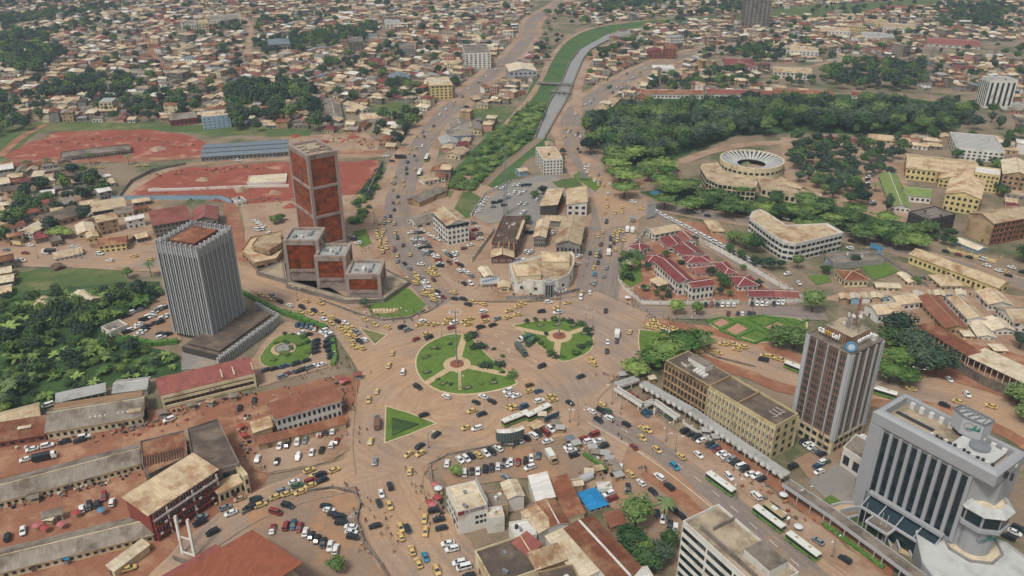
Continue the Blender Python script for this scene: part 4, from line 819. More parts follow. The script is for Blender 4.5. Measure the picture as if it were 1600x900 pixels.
# ------------------------------------------------------------------ ordinary buildings, one by one
# name | label | A B C (roof corners) | base y | wall roof type floors bays(front,side) | landmark phrase
BL = """
office_block|white four storey block with a dark top band above the crowded dirt car park|676,331 699,352 731,345|384|white tan gable 4 6,5|the white dark banded block
shop_house|small white fronted house with brown roof beside the dirt boulevard|636,340 650,350 682,338|358|white grey gable 1 3,3|the small white fronted house
shed|long open timber roofed shed next to the walled rubble yard|636,311 655,316 667,290|324|tan grey gable 1 0,0|the timber roofed shed
shop_house|small tan roofed house at the edge of the river bank|697,240 718,243 720,232|250|cream tan gable 1 3,2|the riverside tan house
office_block|white office slab with ribbon windows near the canal mouth|837,231 849,250 880,249|274|white tan flat 5 4,6|the white office slab
shop_house|tiny blue house with orange roof beside the office slab|805,264 812,268 825,266|276|blue tan gable 1 2,2|-
warehouse|tan roofed warehouse with a dark south wall|856,296 844,322 869,326|336|dark tan mono 1 0,0|the dark walled warehouse
warehouse|tan roofed white hall with a creeper covered corner|886,295 886,319 917,319|337|white tan mono 2 3,3|the creeper covered hall
warehouse|narrow tan roofed grey wing beside the courtyard|841,344 834,370 852,371|386|grey tan gable 2 3,5|the narrow grey wing
warehouse|big tan roofed grey hall with a sagging stained roof|880,340 869,380 906,384|398|grey tan gable 1 4,6|the big tan roofed hall
warehouse|low connecting tan roof between the two courtyard wings|855,336 853,344 882,347|354|grey tan gable 1 0,0|-
burnt_building|burnt brown block with a stripped roof and pale wall fins|786,338 768,380 806,385|400|brown dark flat 2 5,6|the burnt brown block
shed|tan mono roof shed in front of the burnt brown block|769,383 768,402 802,405|412|brown tan gable 1 3,3|the tan shed below the burnt block
kiosk|bent tan roof kiosk behind the small blue billboard|748,419 757,432 773,434|440|cream cream gable 1 2,1|-
kiosk|tan roofed stall left of the white corner block gate|779,441 780,449 796,448|456|cream tan gable 1 1,1|-
house|white house with a pale tan roof at the head of the red roofed compound|1011,358 1023,366 1057,355|378|white tan gable 2 3,5|the tan roofed compound house
house|lone maroon hip roofed house nearest the boulevard|982,384 1000,391 1017,384|401|white maroon hip 1 3,3|the lone maroon house
house|maroon roofed wing below the pale tan compound house|1032,373 1044,386 1064,376|394|white maroon gable 1 4,3|the upper maroon wing
house|maroon roofed hall in the middle of the red compound|1050,385 1070,401 1092,390|408|white maroon gable 1 4,4|the middle maroon hall
house|small maroon roofed house with cream eaves in the compound garden|1003,399 1012,410 1036,401|416|white maroon hip 1 2,4|the garden maroon house
house|maroon hip roofed chapel like house with white gable edges|1069,399 1074,410 1105,399|419|white maroon hip 1 2,5|the white edged maroon house
house|long two storey maroon roofed wing with white and red columns|1024,409 1060,442 1077,432|462|white maroon gable 2 9,3|the long maroon wing
house|two storey maroon roofed end block facing the lower wall|1072,440 1082,449 1113,442|470|white maroon gable 2 2,5|the lower maroon block
house|small maroon house beside the white boundary wall, upper one|1115,410 1133,427 1147,422|434|white maroon hip 1 4,3|the upper wall house
house|maroon hip roofed house above the row of red sheds|1140,432 1153,447 1180,440|455|white maroon hip 1 3,4|the lower wall house
house|flat rusty pink roofed kitchen in the red compound|1078,417 1088,427 1120,423|432|white red gable 1 2,4|-
house|pinkish red roofed annex beside the tan compound house|1057,365 1070,377 1085,372|386|white red gable 1 3,3|-
shed|low red roofed sheds at the lower end of the compound|1166,452 1172,463 1206,460|470|white maroon gable 1 2,4|the low red sheds
shed|second low red shed beside the street trees|1208,452 1212,463 1246,461|469|white red gable 1 2,4|-
house|small cream house with tan roof in the compound palms|972,410 980,417 992,412|422|cream tan gable 1 2,2|-
house|tiny tan roofed hut alone on the red earth by the curved street|1101,345 1112,361 1128,356|366|cream tan hip 1 2,2|the tiny hut
college_building|long tan roofed college range with yellow walls|1416,240 1417,262 1528,270|280|yellow tan gable 2 4,14|the long college range
college_building|tan gabled hall standing out from the college range|1466,257 1468,279 1505,276|292|yellow tan gable 2 3,5|the gabled college hall
office_block|yellow four storey block with white roof at the college|1524,260 1523,270 1563,271|296|yellow white flat 4 2,6|the yellow college tower
college_building|big yellow hall with tan roof and green small windows|1488,275 1478,302 1534,304|328|yellow tan gable 3 3,6|the big yellow hall
house|low building with a long mossy green roof|1374,272 1392,322 1422,322|330|white green gable 1 8,4|the mossy green roof
house|short wing of the mossy green roofed building|1410,292 1415,304 1455,307|315|white green gable 1 2,5|-
office_block|dark grey glass cube with an open roof frame|1420,332 1452,345 1484,332|366|dark slab flat 3 5,5|the dark glass cube
office_block|brown latticed office slab with two tan roofs and blank beige gable|1515,333 1553,349 1598,331|383|tan tan gable 4 0,9|the brown latticed slab
office_block|grey columned office block with a skeletal roof at the wood edge|1484,207 1495,232 1566,231|248|white ltgrey flat 3 4,9|the columned grey block
office_block|pale block with light roof at the right end of the college|1565,250 1568,272 1612,270|302|tan cream gable 4 3,5|-
college_building|very long yellow classroom block with a tan roof|1422,397 1560,449 1572,439|464|yellow tan gable 1 18,2|the long yellow classrooms
shed|white roofed canopy shed behind a striped wall|1491,376 1528,391 1536,385|396|blue cream gable 1 6,2|the striped wall canopy
car_deck|grey concrete car deck below the rounded white building|1285,397 1305,413 1372,400|420|grey slab flat 1 0,0|the grey car deck
house|cream house with a dark red hip roof beside the bright lawn|1306,422 1320,437 1353,432|449|cream rust hip 1 4,5|the dark red hip house
house|small cream hut below the bright lawn|1365,441 1370,448 1400,441|455|cream cream gable 1 2,4|-
house|small cream hut beside the lawn path|1403,427 1420,441 1427,436|447|cream cream gable 1 3,2|-
house|tan house in front of the long yellow classrooms|1453,430 1471,446 1495,438|454|cream tan hip 1 3,4|-
market_hall|tan roofed hall with a plain white gable by the market stalls|1352,475 1372,491 1405,481|505|white tan gable 1 0,5|the white gabled market hall
market_hall|tan roofed hall joined to the end of the stalls|1386,461 1405,475 1431,466|486|white tan gable 1 3,4|-
market_hall|long brown gabled market hall with a ridge line|1433,464 1478,512 1507,507|522|tan brown gable 1 8,4|the brown gabled hall
market_hall|white walled hall with a tan roof between market lanes|1481,465 1513,498 1534,492|509|white tan gable 1 7,3|the white walled hall
market_hall|tan roofed white hall at the top of the market yard|1526,455 1545,475 1576,470|485|white tan gable 1 3,5|-
office_block|white two storey block with arched bays at the market edge|1557,480 1584,503 1614,482|519|white tan gable 2 6,4|the arched market block
shed|cream roofed market shed with square bays|1513,502 1528,525 1550,519|530|white cream gable 1 3,3|-
shed|pale tan market shed beside the square bay shed|1532,499 1551,516 1581,512|524|white cream gable 1 3,4|-
kiosk|little cream kiosk on the red market earth|1500,516 1507,524 1518,521|530|cream cream hip 1 1,1|-
kiosk|little cream kiosk beside the market tree|1546,538 1555,547 1569,543|553|cream cream hip 1 1,1|-
shop_block|long red roofed block with cream framed galleries over the dirt street|251,617 397,582 390,564|604|brown red mono 2 0,2|the cream galleried block
shop_block|two storey white block with a brown roof and rows of square windows|431,654 532,625 522,607|651|white brown mono 2 13,4|the brown roofed white block
shed|long shed with a tan back roof slope over parked cars|72,674 222,650 214,616|664|cream grey gable 1 14,4|the long patched shed
house|small white building with grey roof above the long patched shed|177,613 228,607 226,590|618|white ltgrey gable 1 3,2|the small white building
shed|tan roofed shed at the edge of the banana plants|-20,671 61,650 60,630|662|cream tan gable 1 5,2|the tan edge shed
shed|rust red roofed shop with two pale roof lights|-20,693 70,678 68,656|688|brick rust mono 1 6,2|the rust red shop
shed|long weathered grey shed above the dirt yard|-40,793 219,723 217,694|735|cream grey gable 1 24,3|the upper long shed
shed|long weathered grey shed below the dirt yard|-40,903 238,834 232,803|846|cream grey gable 1 22,3|the lower long shed
white_block|white block with a stained cream roof and a sign parapet|697,764 716,806 759,787|836|white cream flat 2 0,0|the white sign block
house|white house under a bright blue roof|904,771 922,795 945,783|802|white blue hip 1 3,3|the blue roofed house
shed|white container office with a grey tank on top|931,756 934,766 956,761|773|white white flat 1 2,3|the white container office
kiosk|green walled kiosk with a tan roof beside the bus stop|827,664 836,670 848,664|676|yellow tan gable 1 2,2|the green walled kiosk
burnt_building|dark soot roofed shed behind the chequered upper street|143,321 145,331 198,328|340|dark tan mono 1 2,6|the soot walled shed
shop_house|yellow house with brown roof beside the upper street|157,372 153,384 195,384|396|yellow rust gable 2 3,5|the yellow gabled house
shop_house|cream corner house with stepped roofs on the upper street|118,352 122,366 148,362|374|cream cream gable 1 2,3|-
shop_house|orange fronted shop with a tan roof|133,362 137,372 152,366|380|yellow tan gable 1 2,2|-
shop_block|long low shop row under dark roofs leading to the street|50,340 72,350 112,326|360|tan dark gable 1 4,5|the dark shop row
shop_house|white two storey house with a cream roof|28,362 50,364 70,347|376|white cream gable 2 4,3|the cream roofed white house
office_block|grey framed block with a red roof behind the ribbed tower|234,337 240,352 300,346|372|concrete red mono 3 3,9|the red framed block
office_block|red roofed slab with roof frame right behind the ribbed tower|303,327 300,346 338,350|364|concrete red gable 2 0,5|-
gatehouse|small white gatehouse with a blue gate beside the red track|362,311 370,317 386,314|322|white ltgrey flat 1 2,2|the white gatehouse
shop_block|white walled shops with tan roof on the upper street|82,395 86,404 130,398|409|white tan gable 1 2,6|-
house|tan roofed hut in the lawn beside the bushes|50,473 66,484 88,467|490|cream tan gable 1 2,2|the lawn hut
house|cream roofed hut at the edge of the bushes beside the car park|109,463 131,476 145,456|482|cream cream gable 1 2,2|the bush edge hut
house|small grey hut at the corner of the wild lawn|80,415 86,420 103,418|424|brick dark gable 1 1,1|-
carport|white framed carport with a grey roof among the bushes|158,512 172,520 190,503|527|white grey flat 1 0,0|the white framed carport
office_block|white tower house with dotted square windows and yellow side|722,70 726,84 762,72|108|white slab flat 7 5,6|the dotted white tower
office_block|yellow five storey block with a tan roof beside the boulevard|667,122 673,134 706,132|156|yellow cream flat 5 3,5|the yellow five storey block
warehouse|pale grey warehouse with a cream roof beside the canal|790,101 796,112 832,101|124|ltgrey cream gable 2 5,6|the pale grey warehouse
office_block|blue white villa block at the edge of the tall trees|313,175 315,184 360,182|203|blue tan flat 4 2,6|the blue white villa block
house|red walled hall beside the blue white villa block|262,180 266,188 305,180|198|redwall grey gable 1 3,6|-
unfinished_tower|tall grey unfinished concrete tower at the top of the photo|1163,-18 1168,-4 1205,-8|44|concrete concrete flat 14 5,6|the unfinished tower
office_block|pale glass tower with dark vertical strips on the red hillside|1534,120 1548,126 1576,120|169|white ltgrey flat 1 0,0|the pale glass tower
house|big red hip roofed hall with white walls beside the road|1128,91 1134,104 1178,98|112|white maroon hip 2 3,8|the big red hall
office_block|white gate like building with a grey front at the fork of the road|1018,102 1021,108 1053,105|117|white white flat 1 3,3|the white gate building
office_block|long white block with a tan roof above the river trees|1208,105 1209,112 1267,112|122|white tan gable 2 1,9|the long white riverside block
office_block|white three storey block in the upper right quarter|1226,72 1229,79 1275,74|89|white tan flat 3 4,8|the white upper block
office_block|pale office range with tan upper floor|1280,42 1282,48 1328,48|57|white tan flat 3 2,8|-
office_block|white stepped office range beside the pale office range|1346,50 1348,58 1396,56|66|white ltgrey flat 3 2,8|the stepped white range
office_block|yellow ministry range at the top right|1350,30 1352,36 1388,34|42|yellow tan flat 2 2,6|-
office_block|tan roofed white range behind the stepped white range|1378,36 1380,43 1430,41|50|white tan flat 2 2,8|-
market_hall|wide red roofed hall at the top right|1448,58 1450,68 1528,66|72|white red gable 1 1,8|the wide red roofed hall
office_block|brown towered block beside a red roofed house|1037,68 1040,76 1056,75|92|brick brown flat 4 2,3|the brown towered block
house|red roofed house attached to the brown towered block|1012,76 1014,82 1036,84|92|brick maroon gable 1 2,3|-
long_barracks|long red roofed barracks in front of the wood, western half|1000,141 1002,146 1100,147|154|white rust gable 1 1,16|the western barracks
long_barracks|long red roofed barracks in front of the wood, eastern half|1103,140 1105,146 1205,148|155|white red gable 1 1,16|the eastern barracks
long_barracks|long low rust roofed barracks behind the wood|1208,140 1210,145 1300,146|152|tan rust gable 1 1,12|-
house|bright red roofed barracks beside the lattice mast|1330,144 1332,149 1375,149|154|white maroon gable 1 1,6|-
long_barracks|red roofed long house at the lower edge of the wood|1277,212 1279,219 1350,216|224|white maroon gable 1 1,10|the red long house
house|tan roofed house beside the red long house|1356,210 1358,217 1400,215|222|cream tan gable 1 1,5|-
office_block|grey concrete framed block among the hillside homes|543,58 545,66 568,64|80|concrete slab flat 5 2,4|the grey concrete block
office_block|slate blue block with white windows among the hillside homes|623,68 625,76 648,75|91|grey slab flat 5 3,4|the slate blue block
office_block|orange pink block on the hillside top|549,10 551,15 574,15|23|pink tan flat 2 2,5|the orange pink block
office_block|white balconied block by the red lane|600,32 603,38 626,36|47|white ltgrey flat 3 3,4|the white balconied block
round_hall|pale round hall under a blue grey roof on the hillside|418,62 420,70 454,70|82|grey bluegrey hip 1 4,6|the blue grey round hall
house|red hip roofed villa among tan hillside homes|577,92 580,102 602,104|108|redwall maroon hip 1 3,4|the red hip villa
office_block|long white hospital like block at the top of the hill|326,25 328,32 376,28|41|white grey flat 3 3,10|the long white hill block
office_block|white slab beside the long white hill block|281,33 284,40 308,40|50|white grey flat 3 2,5|-
office_block|narrow cream tower beside the white hill slab|308,32 309,37 325,36|56|cream tan flat 5 1,3|the narrow cream tower
house|blue grey roofed house among the hillside homes|357,128 359,135 382,133|138|grey bluegrey gable 1 2,4|-
office_block|grey blue roofed hall behind the yellow five storey block|607,117 609,124 640,122|132|grey bluegrey gable 2 2,5|-
shop_block|grey roofed shop cluster above the river bank|700,188 705,199 728,188|206|white grey gable 1 3,4|the grey shop cluster
shop_block|blue fronted shops below the grey shop cluster|696,203 700,213 735,208|222|blue grey gable 1 2,5|-
shop_block|pale roofed shops between the boulevard and the river bank|718,192 720,204 752,200|212|cream grey gable 1 2,5|-
shop_block|white roofed shop by the bus stop on the upper boulevard|685,215 690,226 716,222|232|white ltgrey gable 1 2,4|-
house|walled white house with grey roof near the green field|507,164 510,182 534,176|190|white grey gable 1 3,4|the walled white house
house|white house with a courtyard beside the walled white house|536,162 566,172 571,166|178|white tan gable 1 5,2|-
house|tan roofed garden house near the green field|560,180 566,187 596,182|193|white tan gable 1 2,4|-
house|grey roofed house at the foot of the tall trees|487,178 490,188 510,186|194|white grey hip 1 2,3|-
"""
BB = {}
for ln in BL.strip().split('\n'):
    n_, lb, px, by, sp, lm = ln.split('|'); A, B_, C_ = [tuple(map(float, q.split(','))) for q in px.split()]; wl, rf, rt, fl, bays = sp.split()
    bf, bs = map(int, bays.split(',')); cat = n_.replace('_', ' ').replace('unfinished ', '').replace('white block', 'building').replace('burnt building', 'building').replace('long barracks', 'barracks')
    r_ = bld(n_, lb, cat, A, B_, C_, base=float(by), wall=wl, roof=(rf if rf in RT else 'slab'), rt=rt, fl=int(fl), bays=(bf, bs) if bf+bs else None, win='white' if wl in ('blue', 'brown') else 'dark', lm=None if lm == '-' else lm, cl=2 if rt == 'flat' else 0, fh=.5 if int(fl) > 1 else .35, fw=.5)
    BB[lb] = r_
def BK(s): return next(v for k, v in BB.items() if s in k)
# details on some of them
t, L, D, h, sg = BK('cream framed galleries')
fr = WL['cream']
for z, hh in ((h-1.7, 1.5), (h*.5, 1.1), (h*.06, 1.3)):
    b = MB(); b.box(0, -D/2-.5, z, L-1.4, .5, hh); b.obj('gallery_band', fr, t)
for s in (-1, 1): b = MB(); b.box(s*(L/2-.3), -D/2-.5, 0.2, .9, .55, h-.4); b.obj('gallery_end', fr, t)
facade(t, (-L/2+1, -D/2), (L/2-1, -D/2), h*.55, h-1.6, 18, 1, .6, .7, 'brown'); facade(t, (-L/2+1, -D/2), (L/2-1, -D/2), h*.2, h*.5, 18, 1, .6, .7, 'brown')
for k in (.28, .41, .62): block('roof_strip', RT['cream'], t, (L*k-L*.12, 0, h+.7), (.5, D*.9, .5))
text('A  D...C', t, (L*.06, -D/2-.8, h*.58), PI/2, 0, 1.5, METALD, .04)
t, L, D, h, sg = BK('sign parapet')
b = MB(); b.box(0, D/2-.3, h+.6, L-.6, .3, 2.4); 
xs = sg*(L/2)
# the wall on the C side carries the lettering
b = MB(); b.box(xs-.1*sg, 0, h-.05, .35, D*.96, 1.7); b.obj('sign_board', WL['ltgrey'], t)
rdm = mk('sign_red', '#8c3a34', .6, .1, 1); text('K CITHE', t, (xs+sg*.12, sg*D*.06, h+.75), PI/2, sg*PI/2, 1.7, rdm, .04)
b = MB(); b.box(xs+sg*.05, -sg*D*.4+0, h+.1, .16, 2.2, 1.4); b.obj('sign_mark', rdm, t)
for k in range(3):
    for j, z in enumerate((h*.62, h*.35)): inst('window', WIN['dark'], t, (xs, sg*(D*.12+k*1.5), z), sg*PI/2, (1.1, 1, 1.1))
facade(t, (-L/2, -D/2), (L/2, -D/2), .8, h-1, 5, 2, .5, .4, 'dark')
b = MB()
for k in range(8): b.box(-L/2+1+k*(L-2)/7, D/2+.1, h+.2, .12, .12, 2.6)
b.box(0, D/2+.1, h+1, L-1.5, .14, 1.9); o = b.obj('billboard_panel', WL['ltgrey'], t)
t, L, D, h, sg = BK('dark top band'); b = MB(); b.box(0, 0, h-1.9, L+.3, D+.3, 1.5); b.obj('top_band', GLASS, t)
t, L, D, h, sg = BK('brown latticed')
for j in range(5): 
    for s in (-1, 1): b = MB(); b.box(s*(L/2+.3), 0, .3+j*(h-.8)/4, .7, D-.6, .5); b.obj('ledge', WL['brick'], t)
for k in range(16):
    for s in (-1, 1): block('rib', WL['brown'], t, (s*(L/2+.3), -D/2+D*(k+.5)/16, .3), (.6, .25, h-.8))
t, L, D, h, sg = BK('pale glass tower with')
for s, p in (('f', 0), ('b', 1), ('l', 2), ('r', 3)):
    for k in range(5):
        u = (k+.5)/5-.5; W = L if p < 2 else D
        c = ((u*W, (-1 if p == 0 else 1)*D/2) if p < 2 else ((-1 if p == 2 else 1)*L/2, u*W)); inst('window', WIN['strip'], t, (c[0], c[1], 2), (0, PI, -PI/2, PI/2)[p], (W/5*.42, 1, h-4))
t, L, D, h, sg = BK('burnt brown block')
for k in range(4): block('wall_fin', WL['tan'], t, (sg*(L/2+.8), D*(-.4+.2*k)+3, 0), (1.4, .7, h+1.2))
for k in range(9): block('roof_batten', WL['brown'], t, (0, -D*.42+k*D*.1, h+.1), (L*.92, .25, .3))
for k in range(14): block('roof_debris', FRW if k % 2 else METAL, t, (U(-.4, .4)*L, U(-.4, .3)*D, h+.1), (U(.5, 2), U(.3, 1), U(.2, .6)), R()*3)
block('roof_strip', RT['tan'], t, (0, D*.46, h+.5), (L*.7, 1.6, .3))
t, L, D, h, sg = BK('a skeletal roof')
for k in range(12): block('roof_beam', FRW, t, (-L/2+L*(k+.5)/12, 0, h+.3), (.4, D*.9, .5))
t, L, D, h, sg = BK('dark grey glass cube'); b = MB()
for k in range(4): b.box(-L/2+L*(k+.5)/4, 0, h+.1, .25, D*.9, .3)
b.obj('roof_frame', METAL, t)
t, L, D, h, sg = BK('rust red roofed shop')
for k in (-.1, .02): block('roof_light', RT['cream'], t, (L*(k+.15), 0, h+1.2), (2.4, 1.8, .25))
t, L, D, h, sg = BK('tan back roof slope'); block('roof_sheet', RT['tan'], t, (0, D*.26, h+D*.1), (L*.96, D*.36, .35)); block('roof_sheet', RT['tan'], t, (L*.42, -D*.2, h+.9), (L*.14, D*.4, .6))
for k in range(9): block('roof_light', RT['white'], t, (-L*.05+k*1.7+(3 if k > 3 else 0), -D*.22, h+.85), (.5, D*.26, .5))
t, L, D, h, sg = BK('unfinished concrete tower'); 
for k in range(6):
    b = MB(); b.tube((-L/2+L*k/5, -D/2+.3, h), (-L/2+L*k/5, -D/2+.3, h+2), .15, .15, 5); b.obj('rebar_stub', METALD, t)
t, L, D, h, sg = BK('yellow five storey block')
b = MB(); b.box(0, 0, h-.2, L+1.6, D+1.6, .35); b.obj('roof_edge', RT['cream'], t)
# carport legs etc. are built as open structures
def canopy(name, label, A, B, C, h, roof='tan', rows=2, lm=None, n=6, cat='canopy', grp=None, auto=None, slope=.6):
    ctr, rz, L, D, sg = rect(A, B, C, h); t = thing(name, label, cat, (ctr.x, ctr.y, 0), rz, grp, auto, lm); FOOT.append((ctr.x, ctr.y, L, D, rz))
    roof_mesh('mono', L, D, h, .2, slope).obj('roof', [RT[roof], RT[roof], RT[roof]], t)
    for k in range(n):
        for s in (-1, 1): block('post', WL['white'], t, (-L/2+.4+(L-.8)*k/(n-1), s*(D/2-.4), 0), (.25, .25, h-.3+(slope if s > 0 else 0)))
    return t
canopy('market_canopy', 'long rusty canopy on white posts beside the retaining wall', (1434, 508), (1511, 556), (1524, 546), 5, 'rust', lm='the rusty market canopy', n=12)
canopy('market_canopy', 'long cream canopy on white posts beyond the rusty canopy', (1513, 557), (1600, 598), (1614, 580), 5, 'cream', lm='the cream market canopy', n=10)
canopy('carport', 'pale grey carport beside the small white building', (87, 629), (165, 612), (164, 600), 4, 'ltgrey', lm='the pale grey carport', n=8)
canopy('carport', 'striped grey sun canopy in the dirt yard between the long sheds', (64, 811), (97, 803), (95, 795), 3, 'grey', n=4, lm='the yard sun canopy')
canopy('canopy', 'orange sheet canopy under the long red wing trees', (1015, 437), (1030, 447), (1042, 441), 3.5, 'tan', n=4)
for k in range(12):
    x = 1312+k*16.5; y = 464-k*.6
    if 1385 < x < 1420: continue
    bld('market_stall', None, 'stall', (x, y-5), (x+2, y+2), (x+15, y+1.4), 3.2, wall=['tan', 'blue', 'white'][k % 3], roof=['tan', 'cream'][k % 2], rt='gable', over=.5, rh=.7, grp='row of market stalls above the market halls', auto='%s roofed market stall' % ['tan', 'cream'][k % 2])
# grey-blue long sheds on the building site
for k in range(3):
    bld('site_shed', ['top', 'middle', 'bottom'][k]+' one of three long blue grey sheds on the red building site', 'shed', (320-2*k, 226+7*k), (318-2*k, 231+7*k), (449, 228.5+7*k), 4, wall='grey', roof='bluegrey', rt='gable', fl=1, bays=(0, 22), fh=.4, over=.8, rh=1.2, lm='the %s site shed' % ['top', 'middle', 'bottom'][k])
bld('site_shed', 'row of unroofed grey concrete cells on the red building site', 'shed', (95, 238), (94, 247), (205, 239), 3, wall='concrete', roof='slab', rt='flat', fl=1, bays=(1, 20), lm='the concrete cells', door=False)
bld('site_slab', 'white concrete basin beside the pale strip on the red site', 'slab', (389, 276), (386, 288), (447, 286), 1.2, wall='white', roof='cream', rt='flat', door=False)
b = MB(); 
P = [G(x, y) for x, y in ((232, 299), (300, 297), (390, 293), (452, 292))]
for a, c_ in zip(P, P[1:]): b.beam(a+Vector((0, 0, .8)), c_+Vector((0, 0, .8)), 1.2, 1.6)
setp(b.obj('retaining_wall', WL['white']), 'pale retaining strip wall crossing the red building site', 'wall')
# ruined and red-fronted blocks by the lower dirt street
t, L, D, h, sg = bld('shop_block', 'three storey red fronted block with white balconies and a tan roof', 'building', (232, 803), (337, 734), (299, 716), 11.7, wall='redwall', roof='tan', rt='mono', rh=1.2, over=.8, lm='the red fronted block', door=False)
for j in range(3):
    z = 1.6+j*3.3; b = MB(); b.box(0, -D/2-.7, z, L-1, 1.2, .35); b.obj('balcony_slab', WL['redwall'], t); b = MB(); b.box(0, -D/2-1.3, z+.35, L-1, .12, .8); b.obj('balcony_rail', WL['redwall'] if j != 2 else WL['white'], t)
    facade(t, (-L/2+.6, -D/2), (L/2-.6, -D/2), z+.2, z+3, 12, 1, .62, .75, 'white')
for k in range(6): block('pier', WL['white'] if k % 2 else WL['redwall'], t, (-L/2+.8+(L-1.6)*k/5, -D/2-.9, 0), (.5, .5, h-1))
for k in range(10): block('air_conditioner', FRW, t, (-L/2+2+k*L*.085, -D/2-1.5, [2.6, 5.9, 9][k % 3]), (.9, .4, .6))
polyb('ruined_building', 'dark burnt roof shell beside the red fronted block', 'building', [(293, 672), (340, 657), (374, 726), (340, 735), (301, 716)], 9, 'concrete', 'dark', 2, 'the burnt roof shell', .8, 'dark', 4)
polyb('ruined_building', 'ruin with rusted rafters behind the tan roof of the red block', 'building', [(220, 691), (288, 674), (293, 714), (232, 742), (224, 730)], 7, 'concrete', 'rust', 1, 'the rafter ruin', .6)
p = G(222, 728, 7.4); q = G(286, 712, 7.4); rr = thing('roof_rafters', 'row of bare rafters lying on the ruined rusty roof', 'rafters', (p.x, p.y, 7.2), math.atan2(q.y-p.y, q.x-p.x))
for k in range(16): block('rafter', WL['dark'], rr, ((q-p).length*k/15, 2.5, 0), (.25, 6, .3))
bld('shop_house', 'yellow stair tower with a brown screen beside the burnt roof shell', 'building', (362, 722), (381, 746), (386, 741), 8, wall='cream', roof='cream', rt='flat', fl=2, bays=(2, 1), lm='the yellow stair tower')
bld('shop_house', 'low yellow porch roof between the red fronted block and the stair tower', 'building', (341, 770), (382, 750), (380, 738), 5, wall='cream', roof='tan', rt='mono', rh=.6, fl=1, bays=(5, 1))
c_ = G(287, 868); g = thing('sign_gantry', 'tall white twin legged frame standing before the red fronted block', 'gantry', (c_.x, c_.y, 0), 0, None, None, 'the white gantry')
for s, a, e in ((-1, (270, 800), (286, 866)), (1, (288, 795), (305, 872))):
    f = G(*e)-c_; b = MB(); b.beam(f, f+Vector((-1.2, 3, 13)), .7, 1.0); b.obj('leg', WL['white'], g)
b = MB(); f = G(286, 866)-c_; e = G(305, 872)-c_; b.beam(f+Vector((0, 0, 1)), e+Vector((0, 0, 1)), .4, .5); b.beam(f+Vector((-.6, 1.5, 6)), e+Vector((-.6, 1.5, 6)), .3, .4); b.obj('cross_beam', WL['white'], g)
b = MB()
for k in range(5): b.beam(f+Vector((-3+k*.3, -1-k*.4, .3)), e+Vector((-2, -1-k*.5, .3)), .2, .3)
b.obj('base_frame', WL['concrete'], g)
# orange tiled roof at the bottom edge
A_, B_, C_ = G(392, 831, 9), G(268, 906, 9), G(440, 912, 9)
u = (B_-A_).normalized(); v = Vector((u.y, -u.x, 0)); v = v if v.dot(C_-A_) > 0 else -v
t = thing('hall', 'large orange tiled hall roof with a pale lower eave at the bottom edge', 'building', (A_.x, A_.y, 0), 0, None, None, 'the orange roofed hall')
b = MB(); Q = [Vector((0, 0, 0)), u*32, u*32+v*26, v*26]; b.prism([(p.x, p.y) for p in Q], 0, 8.4); b.obj('wall', WL['cream'], t)
b = MB(); E_ = [Vector((0, 0, 8.7))-u-v, u*33-v+Vector((0, 0, 9.2)), u*33+v*27+Vector((0, 0, 14.2)), v*27-u+Vector((0, 0, 13.7))]
b.poly(E_); b.poly([e-Vector((0, 0, .3)) for e in E_][::-1]); 
for k in range(4): b.poly([E_[k-1]-Vector((0, 0, .3)), E_[k]-Vector((0, 0, .3)), E_[k], E_[k-1]])
b.obj('roof', RT['orange'], t)
b = MB(); b.poly([u*9-v*1.2+Vector((0, 0, 8.4)), u*33-v*1.2+Vector((0, 0, 8.8)), u*33-v*6+Vector((0, 0, 6.8)), u*9-v*6+Vector((0, 0, 6.6))]); b.obj('lower_eave', RT['red'], t)
bld('gate_pier', 'white arched gate pier at the corner of the orange roofed hall', 'gate', (420, 878), (426, 886), (436, 882), 4, wall='white', roof='white', rt='flat', door=False)
